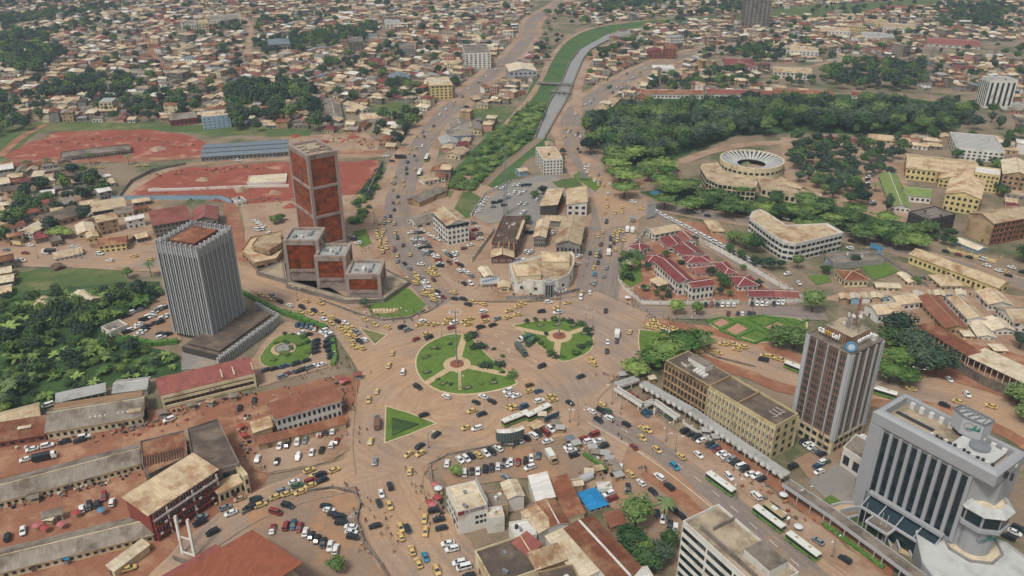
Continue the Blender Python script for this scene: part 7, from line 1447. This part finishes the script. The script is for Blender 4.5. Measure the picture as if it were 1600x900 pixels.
# footbridges over the canal
for lb, a, c in (('upper grey bridge crossing the canal and its green bank', (838, 132), (896, 135)), ('lower short grey bridge over the canal water', (862, 145), (892, 148))):
    p, q = G(*a), G(*c); t = thing('bridge', lb, 'bridge', (p.x, p.y, 0), math.atan2(q.y-p.y, q.x-p.x)); L = (q-p).length; b = MB(); b.box(L/2, 0, 1.6, L, 5, .5); b.obj('deck', WL['concrete'], t)
    for s in (-1, 1): b = MB(); b.box(L/2, s*2.4, 2.1, L, .2, .9); b.obj('railing', WL['grey'], t)
    for k in range(4): block('pier', WL['concrete'], t, (L*(k+.5)/4, 0, 0), (1, 4, 1.6))
# curved billboard tower
g = G(797, 696); t = thing('billboard_tower', 'curved grey two tier billboard tower with a white top beside the bus stop', 'billboard', (g.x, g.y, 0), math.radians(14), None, None, 'the curved billboard tower'); GS = mk('sheet_grey_green', '#53605f', .6, .1, .4); Hh = 7.5
b = MB(); n = 12; P = []
for k in range(n+1): u = k/n; P.append((-5.2+10.4*u, -1.6*math.sin(PI*u)*.8-1.0))
for k in range(n+1): u = 1-k/n; P.append((-5.2+10.4*u, 1.2-1.6*math.sin(PI*u)*.5))
b.prism(P, 3.4, Hh, 0, 1, True); b.obj('panel', [GS, RT['white']], t); b = MB(); b.prism([(x*.62, y*.9) for x, y in P], 0, 3.4); b.obj('base', GS, t)
for k in range(8): x = -4+k*1.05; block('panel_rib', METAL, t, (x, -1.15-1.28*math.sin(PI*(x+5.2)/10.4), 3.8), (.12, .12, 3.2))
inst('door', WIN['white'], t, (0, -2.1, .1), 0, (1.4, 1, 1.9))
def billboard(label, x, y, top, w_, hx, hy, mat, base_h=2.5, lm=None, stripes=None):
    p, q = G(x, y), G(x+hx, y+hy); H = max(4, HT(y, top)); t = thing('billboard', label, 'billboard', (p.x, p.y, 0), math.atan2(q.y-p.y, q.x-p.x), None, None, lm); b = MB(); b.box(0, 0, base_h, w_, .3, H-base_h); b.obj('panel', mat, t)
    for s in (-.3, .3): b = MB(); b.tube((w_*s, .2, 0), (w_*s, .2, H-.3), .15, .15, 6); b.obj('post', METALD, t)
    b = MB(); 
    for z in (base_h, H): b.box(0, -.02, z-.1, w_+.2, .4, .2)
    b.obj('frame', METAL, t)
    if stripes:
        for k in range(6): block('print_stroke', stripes, t, (-w_*.32+k*w_*.13, -.2, base_h+(H-base_h)*(.3+.07*k)), (w_*.09, .06, (H-base_h)*.25))
BLU = mk('sign_board_blue', '#4f93b8', .6, .05, 1); WHT = mk('sign_board_white', '#d9dcdb', .6, .05, 1)
billboard('pale blue billboard with blue strokes by the crowded dirt car park', 765, 449, 433, 10, 3, -.2, WHT, 2, 'the pale blue billboard', BLU); billboard('tall twin billboard at the mouth of the compound street', 1016, 342, 320, 7, 1.5, -.4, WL['ltgrey'], 1.5); billboard('blue billboard under the junction grove', 1027, 308, 298, 9, 3, 0, BLU, 2); billboard('grey billboard on the island of the eastern boulevard', 911, 283, 271, 7, 3, .2, WL['grey'], 2.5); billboard('blue gate sign beside the rounded white building', 1368, 392, 382, 7, 3, 1, BLU, 1.0); billboard('green billboard between shops on the upper street', 28, 386, 376, 6, 3, .3, WL['yellow'], 1.5); billboard('dark blue board at the traffic stands by the bus stop', 862, 660, 650, 7, 3, -1.3, mk('sign_board_navy', '#3c5468', .6, .2, 1), 1.5)
p = G(893, 213); 
# market stands and parasols
for k, (x, y, c) in enumerate(((868, 668, 'grey'), (875, 676, 'ltgrey'), (847, 655, 'cream'), (925, 706, 'ltgrey'), (930, 714, 'grey'), (945, 716, 'ltgrey'), (951, 724, 'ltgrey'), (957, 731, 'grey'), (963, 740, 'grey'), (966, 750, 'ltgrey'), (972, 592, 'ltgrey'), (900, 700, 'ltgrey'), (920, 745, 'cream'), (935, 740, 'tan'), (890, 693, 'bluegrey'), (1018, 598, 'cream'), (1155, 705, 'ltgrey'), (1118, 690, 'ltgrey'), (1102, 680, 'ltgrey'), (300, 640, 'grey'), (330, 634, 'tan'), (365, 626, 'grey'), (255, 652, 'grey'), (80, 818, 'cream'), (140, 755, 'grey'), (180, 742, 'grey'), (110, 762, 'ltgrey'), (55, 785, 'grey'), (120, 868, 'bluegrey'), (140, 862, 'bluegrey'), (105, 878, 'blue'), (425, 690, 'tan'), (500, 672, 'rust'), (795, 700, 'grey'), (560, 592, 'red'), (533, 598, 'red'))):
    g = G(x, y); t = thing('street_stand', None, 'stand', (g.x, g.y, .1), U(-.4, .4), 'small street stands', '%s roofed street stand' % dict(ltgrey='pale', bluegrey='blue grey').get(c, c)); b = MB(); b.box(0, 0, 0, 3.0, 2.0, 1.1); b.obj('counter', WL['tan' if k % 2 else 'grey'], t); roof_mesh('mono', 3.2, 2.4, 2.5, .2, .3, .1).obj('roof', [RT[c], RT[c], RT[c]], t)
    for sx in (-1.4, 1.4):
        for sy in (-1, 1): block('post', METALD, t, (sx, sy, 0), (.1, .1, 2.4 if sy < 0 else 2.7))
PM = [paint('parasol_'+n, h, .8) for n, h in (('red', '#a5453f'), ('white', '#d8dadb'), ('blue', '#5f86a0'), ('pink', '#b86a6c'))]; PN = ['red', 'white', 'blue', 'pink']
for x, y, c in ((680, 764, 3), (672, 792, 0), (684, 784, 0), (676, 795, 3), (685, 770, 1), (1223, 780, 1), (1246, 830, 1), (121, 808, 0), (160, 804, 2), (72, 832, 0), (60, 828, 3), (98, 826, 3), (535, 603, 3), (541, 600, 0), (382, 686, 0), (378, 672, 0), (965, 613, 0), (980, 470, 1)):
    g = G(x, y); t = thing('parasol', None, 'parasol', (g.x, g.y, .2), 0, 'market parasols', PN[c]+' market parasol'); b = MB(); b.tube((0, 0, 0), (0, 0, 2.3), .05, .05, 6); b.obj('pole', METAL, t); b = MB(); N8 = 8
    for k in range(N8): a0, a1 = 2*PI*k/N8, 2*PI*(k+1)/N8; b.poly([(1.5*math.cos(a0), 1.5*math.sin(a0), 2.0), (1.5*math.cos(a1), 1.5*math.sin(a1), 2.0), (0, 0, 2.6)])
    b.obj('canopy', PM[c], t)
# tanks, lattice masts
g = G(915, 752); t = thing('water_tank', 'big pale horizontal tank beside the blue roofed house', 'tank', (g.x, g.y, 1.6), .6); b = MB(); b.tube((-2.6, 0, 0), (2.6, 0, 0), 1.5, 1.5, 16); b.obj('shell', WL['ltgrey'], t); b = MB(); b.box(-1.5, 0, -1.6, .5, 2, .8); b.box(1.5, 0, -1.6, .5, 2, .8); b.obj('cradle', WL['concrete'], t)
def lattice(label, x, y, top, wd):
    p = G(x, y); H = HT(y, top); t = thing('lattice_mast', label, 'mast', (p.x, p.y, 0)); b = MB()
    for k in range(4): s = [(-1, -1), (1, -1), (1, 1), (-1, 1)][k]; b.tube((s[0]*wd, s[1]*wd, 0), (s[0]*wd*.15, s[1]*wd*.15, H), .25, .12, 5)
    b.obj('leg', METAL, t); b = MB(); m = 10
    for j in range(m):
        z0, z1 = H*j/m, H*(j+1)/m; e0, e1 = wd*(1-.85*j/m), wd*(1-.85*(j+1)/m)
        for k in range(4): s, r_ = [(-1, -1), (1, -1), (1, 1), (-1, 1)][k], [(-1, -1), (1, -1), (1, 1), (-1, 1)][(k+1) % 4]; b.beam((s[0]*e0, s[1]*e0, z0), (r_[0]*e1, r_[1]*e1, z1), .14, .14); b.beam((s[0]*e1, s[1]*e1, z1), (r_[0]*e1, r_[1]*e1, z1), .14, .14)
    b.obj('brace', METAL, t)
lattice('tall lattice transmission mast behind the dark wood', 1443, 147, 72, 4); lattice('slim lattice mast among roofs of the upper dirt car park', 790, 335, 228, 1.2)

# loose goods and rubble nobody could count
def heap(name, lines, n, sp, sz, mats, zc=.4):
    b = MB()
    for pts, k in lines:
        P = [G(*p) for p in pts]; Ls = [(c-a).length for a, c in zip(P, P[1:])]
        for _ in range(int(n*k)):
            i = random.choices(range(len(Ls)), Ls)[0]; p = P[i].lerp(P[i+1], R())+Vector((random.gauss(0, sp), random.gauss(0, sp), 0)); s = U(*sz); b.box(p.x, p.y, zc-.1, s*U(.7, 1.6), s*U(.6, 1.2), s*U(.5, 1.1), R()*3, random.randrange(len(mats)))
    o = b.obj(name, mats); o['kind'] = 'stuff'
heap('market_goods', [([(255, 648), (330, 632), (400, 614)], 1.2), ([(0, 792), (110, 770), (215, 742)], 1.3), ([(20, 705), (130, 688), (225, 665)], .9), ([(390, 650), (380, 690), (395, 720)], .7), ([(440, 690), (540, 665)], .5), ([(0, 890), (110, 872), (170, 860)], .9), ([(880, 692), (930, 715), (970, 752)], 1.0), ([(900, 745), (930, 735), (940, 750)], .5), ([(680, 770), (690, 810)], .5), ([(800, 462), (870, 462), (898, 450)], .6), ([(905, 410), (918, 360), (922, 330)], .5), ([(1310, 470), (1420, 466), (1512, 460)], .7), ([(280, 770), (330, 790), (380, 752)], .6), ([(1440, 520), (1520, 565), (1600, 605)], .5), ([(505, 590), (530, 600), (540, 640)], .6), ([(1420, 430), (1500, 450)], .5)], 45, 1.1, (.35, 1.0), [CLM[0], CLM[1], CLM[2], CLM[3], CLM[6], RT['grey'], RT['tan'], METALD, WL['tan'], RT['bluegrey']])
heap('rubble', [([(665, 282), (700, 290), (670, 310)], 1), ([(60, 225), (200, 215), (290, 230)], 1.2), ([(240, 275), (400, 262), (440, 262)], 1), ([(240, 305), (420, 315), (540, 320)], 1.2), ([(470, 225), (560, 215), (580, 235)], 1.2), ([(220, 720), (285, 700)], .8), ([(1115, 700), (1180, 755), (1260, 820)], .7), ([(1010, 610), (1030, 640)], .5), ([(150, 680), (280, 655)], .9), ([(1010, 385), (1030, 440)], .2)], 60, 3.2, (.4, 1.4), [GM['redsite'], GM['dirt'], WL['concrete'], GM['red']], .2)
for k in range(26):
    x, y = random.choice([(U(60, 300), U(212, 245)), (U(230, 570), U(262, 325)), (U(450, 570), U(212, 240))]); p = G(x, y); t_ = MB(); r0 = U(2.5, 6); n = 9
    for i in range(n):
        a0, a1 = 2*PI*i/n, 2*PI*(i+1)/n; f0, f1 = r0*(1+.25*math.sin(i*2.1+k)), r0*(1+.25*math.sin(((i+1) % n)*2.1+k)); t_.poly([(f0*math.cos(a0), f0*math.sin(a0), 0), (f1*math.cos(a1), f1*math.sin(a1), 0), (f1*.4*math.cos(a1), f1*.4*math.sin(a1), r0*.33), (f0*.4*math.cos(a0), f0*.4*math.sin(a0), r0*.33)]); t_.poly([(f0*.4*math.cos(a0), f0*.4*math.sin(a0), r0*.33), (f1*.4*math.cos(a1), f1*.4*math.sin(a1), r0*.33), (0, 0, r0*.4)])
    o = t_.obj('earth_heap', GM['redsite' if k % 3 else 'dirt'], None, (p.x, p.y, .05), R()*6); setp(o, None, 'earth heap', 'earth heaps on the building site', 'reddish heap of dug earth')
# ------------------------------------------------------------------ the far city: houses
footpx = []
def blocked(X, Y, r=8):
    x, y = PX(X, Y)
    for P in NOHOUSE:
        if inpoly(x, y, P): return True
    for fx, fy, L, D, rz in FOOT:
        dx, dy = X-fx, Y-fy; c, s = math.cos(rz), math.sin(rz)
        if abs(dx*c+dy*s) < L/2+r and abs(-dx*s+dy*c) < D/2+r: return True
    return False
RS = []
for P, hw in ROADS.values():
    A = np.array([(p.x, p.y) for p in P]); d = []
    for a, c in zip(A, A[1:]): n = max(1, int(np.hypot(*(c-a))/6)); d += [a+(c-a)*k/n for k in range(n)]
    RS.append((np.array(d), hw))
ALLR = np.concatenate([np.c_[d, np.full(len(d), hw)] for d, hw in RS])
TREESP = []
HR = [('tan', 34), ('cream', 14), ('grey', 22), ('rust', 14), ('white', 6), ('dark', 6), ('red', 4), ('maroon', 3), ('bluegrey', 1)]; HW_ = ['cream', 'tan', 'white', 'pink', 'grey', 'tan', 'concrete', 'concrete']
CNH = dict(tan='tan', cream='cream', grey='grey', rust='rust brown', white='white', dark='dark', red='faded red', maroon='maroon', bluegrey='blue grey')
CITY = [[(-40, -3), (830, -3), (826, 40), (800, 80), (735, 135), (690, 178), (650, 225), (600, 240), (500, 205), (330, 192), (60, 190), (-40, 210)], [(840, 10), (1160, -3), (1640, -3), (1640, 60), (1440, 78), (1200, 95), (1100, 85), (1000, 112), (920, 150), (915, 120), (960, 60), (930, 40)], [(1280, 95), (1540, 90), (1640, 100), (1640, 150), (1440, 140), (1440, 100)], [(-60, 255), (150, 262), (190, 300), (160, 345), (150, 400), (-60, 390)], [(690, 180), (740, 140), (800, 100), (860, 60), (830, 130), (790, 160), (740, 172), (700, 225), (680, 240)], [(905, 155), (925, 115), (1000, 108), (960, 132)], [(-60, 400), (0, 400), (60, 415), (30, 460), (-60, 480)], [(1100, 112), (1200, 112), (1210, 122), (1090, 122)], [(985, 130), (1060, 120), (1280, 148), (1100, 150), (960, 160)], [(1380, 215), (1640, 215), (1640, 240), (1380, 235)], [(1550, 150), (1640, 150), (1640, 210), (1580, 200)], [(1570, 300), (1650, 300), (1650, 400), (1600, 380)], [(1200, 70), (1440, 66), (1440, 85), (1300, 95), (1200, 100)], [(1060, 60), (1200, 50), (1200, 100), (1060, 90)], [(620, 300), (660, 270), (700, 240), (700, 300), (640, 350)]]
cand = []
for ci, C in enumerate(CITY):
    P = [G(x, y) for x, y in C]; Q = [(p.x, p.y) for p in P]; x0, x1 = min(p.x for p in P), max(p.x for p in P); y0, y1 = min(p.y for p in P), max(p.y for p in P); st = 11.4
    for i in range(int((x1-x0)/st)+1):
        for j in range(int((y1-y0)/(st*1.05))+1):
            X, Y = x0+(i+.5*(j % 2))*st+U(-3.5, 3.5), y0+j*st*1.05+U(-3.5, 3.5)
            if not inpoly(X, Y, Q): continue
            if np.any(np.hypot(ALLR[:, 0]-X, ALLR[:, 1]-Y) < ALLR[:, 2]+4): continue
            if blocked(X, Y, 4): continue
            k = math.sin(X*.013+1.7)+math.sin(Y*.011+X*.004)+math.sin(X*.031-Y*.023)+U(-.9, .9)
            if k < -1.5 or R() < .07: TREESP.append((X, Y)); continue
            if R() < .025: continue
            cand.append((X, Y, .5*math.sin(X*.004+Y*.006)+random.choice([0, 0, PI/2])+U(-.12, .12)))
def hdims():
    w_, d = U(5.5, 14), U(5, 10); fl = random.choices([1, 2, 3], [78, 17, 5])[0]; return w_, d, 2.7*fl+U(.2, .7), fl, random.choices([r[0] for r in HR], [r[1] for r in HR])[0], random.choice(HW_), random.choices(['gable', 'hip', 'mono', 'flat'], [46, 24, 20, 10])[0]
def make_house(X, Y, rz, w_, d, h, fl, rf, wl, kind, rh, nm='house', grp='small houses of the dense quarters', word='house'):
    t = thing(nm, None, 'house' if nm == 'house' else 'shop', (X, Y, 0), rz, grp, '%s %s roofed %s' % (CNH.get(rf, dict(slab='dull', ltgrey='pale grey', beige='beige').get(rf, rf)), kind if kind in ('gable', 'hip') else 'low' if kind == 'mono' else 'flat', word if fl == 1 else 'two storey '+word if fl == 2 else 'three storey '+word)); b = MB(); b.box(0, 0, 0, w_, d, h-.15); b.obj('wall', WL[wl], t)
    if kind == 'flat': b = MB(); b.box(0, 0, h-.15, w_+.4, d+.4, .35); b.obj('roof', RT[rf], t)
    else: roof_mesh(kind, w_, d, h, .55, rh).obj('roof', [RT[rf], RT[rf], WL[wl]], t)
    for j in range(fl):
        for k in (-.3, .3): inst('window', WIN['dark'], t, (w_*k, -d/2, .9+2.7*j), 0, (1.3, 1, 1.2))
        inst('window', WIN['dark'], t, (w_/2, 0, .9+2.7*j), PI/2, (1.3, 1, 1.2))
    inst('door', WIN['brown'], t, (0, -d/2, .05), 0, (1.1, 1, 2.1))

HP = [(X, Y) for X, Y, _ in cand]; nshop = 0
for key, ya, yb in (('road0', 85, 238), ('road1', 88, 235)):
    P, hw = ROADS[key]
    for sd_ in (-1, 1):
        for row in range(3):
            for p_, d_ in walk(P, 10.5, sd_*(hw+6+row*12)):
                x_, y_ = PX(p_.x, p_.y)
                if not ya < y_ < yb or R() < (.12, .25, .35)[row] or blocked(p_.x, p_.y, 5) or nshop > 230 or np.any(np.hypot(ALLR[:, 0]-p_.x, ALLR[:, 1]-p_.y) < ALLR[:, 2]+3) or any((X-p_.x)**2+(Y-p_.y)**2 < 81 for X, Y in HP): continue
                nshop += 1; HP.append((p_.x, p_.y)); w_, d, h, fl, rf, wl, kind = hdims(); make_house(p_.x, p_.y, math.atan2(d_.y, d_.x)+U(-.08, .08), min(w_, 10), min(d, 9), h, fl, rf if kind != 'flat' else 'slab', wl, kind, U(.6, 1.4), 'shop_house', 'shop houses lining the boulevards', 'shop house')
for C in ([(722, 168), (760, 140), (800, 126), (830, 118), (828, 148), (790, 160), (745, 168)], [(692, 186), (735, 183), (764, 190), (740, 216), (705, 234), (684, 230)], [(655, 160), (720, 150), (690, 172), (655, 190)], [(912, 118), (960, 95), (1010, 102), (960, 130), (925, 145)], [(612, 292), (640, 275), (702, 262), (700, 275), (640, 300)], [(1000, 125), (1200, 108), (1215, 122), (1100, 130), (1010, 136)], [(800, 84), (832, 60), (838, 80), (812, 100)], [(1215, 75), (1440, 66), (1440, 80), (1300, 88)], [(-40, 300), (150, 268), (188, 308), (140, 340), (-40, 350)], [(-40, 352), (120, 345), (235, 375), (230, 396), (-40, 390)], [(160, 318), (230, 318), (230, 350), (190, 372)], [(-40, 405), (25, 405), (15, 470), (-40, 480)]):
    P = [G(x, y) for x, y in C]; Q = [(p_.x, p_.y) for p_ in P]; xs_, ys_ = [q[0] for q in Q], [q[1] for q in Q]
    for _ in range(int(area(P)/60)):
        X, Y = U(min(xs_), max(xs_)), U(min(ys_), max(ys_))
        if not inpoly(X, Y, Q) or any((X-a)**2+(Y-c)**2 < 90 for a, c in HP) or np.any(np.hypot(ALLR[:, 0]-X, ALLR[:, 1]-Y) < ALLR[:, 2]*.75+3): continue
        if any(abs((X-fx)*math.cos(q)+(Y-fy)*math.sin(q)) < L/2+4 and abs(-(X-fx)*math.sin(q)+(Y-fy)*math.cos(q)) < D/2+4 for fx, fy, L, D, q in FOOT): continue
        HP.append((X, Y)); w_, d, h, fl, rf, wl, kind = hdims(); make_house(X, Y, .6+U(-.15, .15), min(w_, 11), min(d, 8.5), h, fl, rf if kind != 'flat' else 'slab', wl, kind, U(.6, 1.4), 'shop_house', 'shop houses lining the boulevards', 'shop house')
rays = sorted(cand, key=lambda c: c[1]); NIND = 285
RK = list(RT.keys()); WK = list(WL.keys()); stuff = MB(); SM = [RT[k] for k in RK]+[WL[k] for k in WK]+[GLASS]
def addmb(dst, src, mp, X, Y, rz):
    c, s = math.cos(rz), math.sin(rz); i = len(dst.v); dst.v += [(X+x*c-y*s, Y+x*s+y*c, z) for x, y, z in src.v]; dst.f += [tuple(i+k for k in f) for f in src.f]; dst.m += [mp[m] for m in src.m]
for i, (X, Y, rz) in enumerate(rays):
    w_, d, h, fl, rf, wl, kind = hdims(); rh = U(.8, 1.9)
    if kind == 'flat': rf = random.choice(['slab', 'ltgrey', 'beige', 'tan'])
    if i < NIND:
        make_house(X, Y, rz, w_, d, h, fl, rf, wl, kind, rh)
    else:
        b = MB(); b.box(0, 0, 0, w_, d, h-.15); addmb(stuff, b, {0: len(RK)+WK.index(wl)}, X, Y, rz); ri = RK.index(rf)
        if kind == 'flat': b = MB(); b.box(0, 0, h-.15, w_+.4, d+.4, .35); addmb(stuff, b, {0: ri}, X, Y, rz)
        else: addmb(stuff, roof_mesh(kind, w_, d, h, .55, rh), {0: ri, 1: ri, 2: len(RK)+WK.index(wl)}, X, Y, rz)
        b = MB()
        for j in range(fl):
            for k in (-.3, 0, .3): b.box(w_*k, -d/2, .8+2.7*j, 1.3, .12, 1.3)
            for s in (-1, 1): b.box(s*w_/2, 0, .8+2.7*j, .12, 1.3, 1.3)
        addmb(stuff, b, {0: len(SM)-1}, X, Y, rz)
o = stuff.obj('far_houses', SM); o['kind'] = 'stuff'
# multi storey blocks scattered among them
for i in range(34):
    X, Y, rz = random.choice(rays[NIND//2:]); w_, d, fl = U(12, 20), U(10, 14), random.choice([2, 3, 3, 4]); h = fl*3.1; wl = random.choice(['white', 'cream', 'grey', 'concrete', 'yellow', 'pink']); rf = random.choice(['slab', 'ltgrey', 'tan', 'beige'])
    t = thing('apartment_block', None, 'building', (X, Y, 0), rz, 'small apartment blocks among the hillside homes', '%s %s storey block' % (wl, ['', '', 'two', 'three', 'four'][fl])); b = MB(); b.box(0, 0, 0, w_, d, h); b.obj('wall', WL[wl], t); b = MB(); b.box(0, 0, h, w_+.3, d+.3, .5); b.obj('roof', RT[rf], t); n = int(w_/3)
    facade(t, (-w_/2, -d/2), (w_/2, -d/2), .2, h, n, fl, .5, .5, 'dark'); facade(t, (w_/2, -d/2), (w_/2, d/2), .2, h, 3, fl, .5, .5, 'dark'); facade(t, (-w_/2, d/2), (-w_/2, -d/2), .2, h, 3, fl, .5, .5, 'dark')
# trees among the houses
random.shuffle(TREESP)
for X, Y in TREESP:
    for q in range(random.choice([1, 1, 2])): k, m = random.choice(D3+M3); tree(k, m, X+U(-5, 5), Y+U(-5, 5), U(6, 12), U(7, 12), 'in the dense quarters')
# far trees beyond the countable ones: one mass
VS, FS = [], []; n0 = 0; LOW = {k: [crown_mesh(90+j, k, .34) for j in range(3)] for k in ('round', 'flat', 'tall', 'shrub')}
LOW = {k: [(np.array(v), np.array(f)) for v, f in q] for k, q in LOW.items()}
for X, Y, H, kd in FAR:
    v, f = random.choice(LOW[kd if kd in LOW else 'round']); a = U(0, 6.3); c, s = math.cos(a), math.sin(a); wd = H*(1.7 if kd == 'shrub' else 1.1)
    VS.append(np.c_[(v[:, 0]*c-v[:, 1]*s)*wd+X, (v[:, 0]*s+v[:, 1]*c)*wd+Y, v[:, 2]*H]); FS.append(f+n0); n0 += len(v)
if VS:
    V = np.concatenate(VS); F = np.concatenate(FS); me = bpy.data.meshes.new('far_trees'); me.vertices.add(len(V)); me.vertices.foreach_set('co', V.ravel()); me.loops.add(F.size); me.loops.foreach_set('vertex_index', F.ravel().astype(np.int32)); me.polygons.add(len(F)); me.polygons.foreach_set('loop_start', np.arange(0, F.size, 4, dtype=np.int32)); me.polygons.foreach_set('loop_total', np.full(len(F), 4, dtype=np.int32)); [me.materials.append(LF[q]) for q in ('dark', 'mid', 'light', 'yel')]; me.polygons.foreach_set('material_index', np.concatenate([np.full(len(f), random.choices([0, 1, 2, 3], [9, 6, 2, .6])[0], dtype=np.int32) for f in FS])); me.update(calc_edges=True); o = bpy.data.objects.new('woodland_trees', me); COL.objects.link(o); o['kind'] = 'stuff'
print('cars', len(CARPOS), 'houses', len(rays), 'far trees', len(FAR), NT, 'people', NP, 'objects', len(bpy.data.objects))
# ------------------------------------------------------------------ haze
HZ = 0.00015
b = MB(); b.box(0, 2800, -1.5, 9000, 7600, 215); o = b.obj('haze', []); o['kind'] = 'stuff'
m = bpy.data.materials.new('haze_air'); m.use_nodes = True; N = m.node_tree.nodes; N.clear(); ou = N.new('ShaderNodeOutputMaterial'); pv = N.new('ShaderNodeVolumePrincipled'); pv.inputs['Color'].default_value = (.70, .86, 1.0, 1); pv.inputs['Density'].default_value = HZ; pv.inputs['Anisotropy'].default_value = .2
m.node_tree.links.new(pv.outputs[0], ou.inputs['Volume']); o.data.materials.append(m)
# ------------------------------------------------------------------ labels: each counted thing is told apart by what it stands nearest to
bpy.context.view_layer.update()
LP = np.array([((o['lmx'], o['lmy']) if 'lmx' in o else tuple(o.matrix_world.translation[:2])) for o, _ in LMS]); LN = [n for _, n in LMS]; PREP = 'near'
ORD = ['nearest to'] + [n+' nearest to' for n in 'second third fourth fifth sixth seventh eighth ninth tenth eleventh twelfth thirteenth fourteenth fifteenth sixteenth seventeenth eighteenth nineteenth twentieth twenty-first twenty-second twenty-third twenty-fourth twenty-fifth twenty-sixth twenty-seventh twenty-eighth twenty-ninth thirtieth'.split()]
gr = {}
for o, desc in THINGS:
    p = np.array(o.matrix_world.translation[:2]); d = np.hypot(*(LP-p).T); i = np.argsort(d)[:2]; gr.setdefault((desc, i[0]), []).append((d[i[0]], i[1], o))
for (desc, i), L_ in gr.items():
    L_.sort(key=lambda q: q[0])
    if len(L_) <= 4:
        for k, (d, j, o) in enumerate(L_): o['label'] = '%s %s %s' % (desc, ORD[k], LN[i])
    else:
        sub = {}
        for q in L_: sub.setdefault(q[1], []).append(q)
        for j, M_ in sub.items():
            for k, (d, _, o) in enumerate(M_): o['label'] = ('%s %s %s, towards %s' % (desc, ORD[k], LN[i], LN[j])) if k < len(ORD) else '%s far from %s, towards %s' % (desc, LN[i], LN[j])
for o in bpy.data.objects:
    if 'label' in o:
        w_ = o['label'].split()
        if len(w_) > 16: o['label'] = ' '.join(w_).replace('towards the ', 'towards ').replace(' to the ', ' to ')
        if len(o['label'].split()) > 16: o['label'] = ' '.join(o['label'].split()[:16])
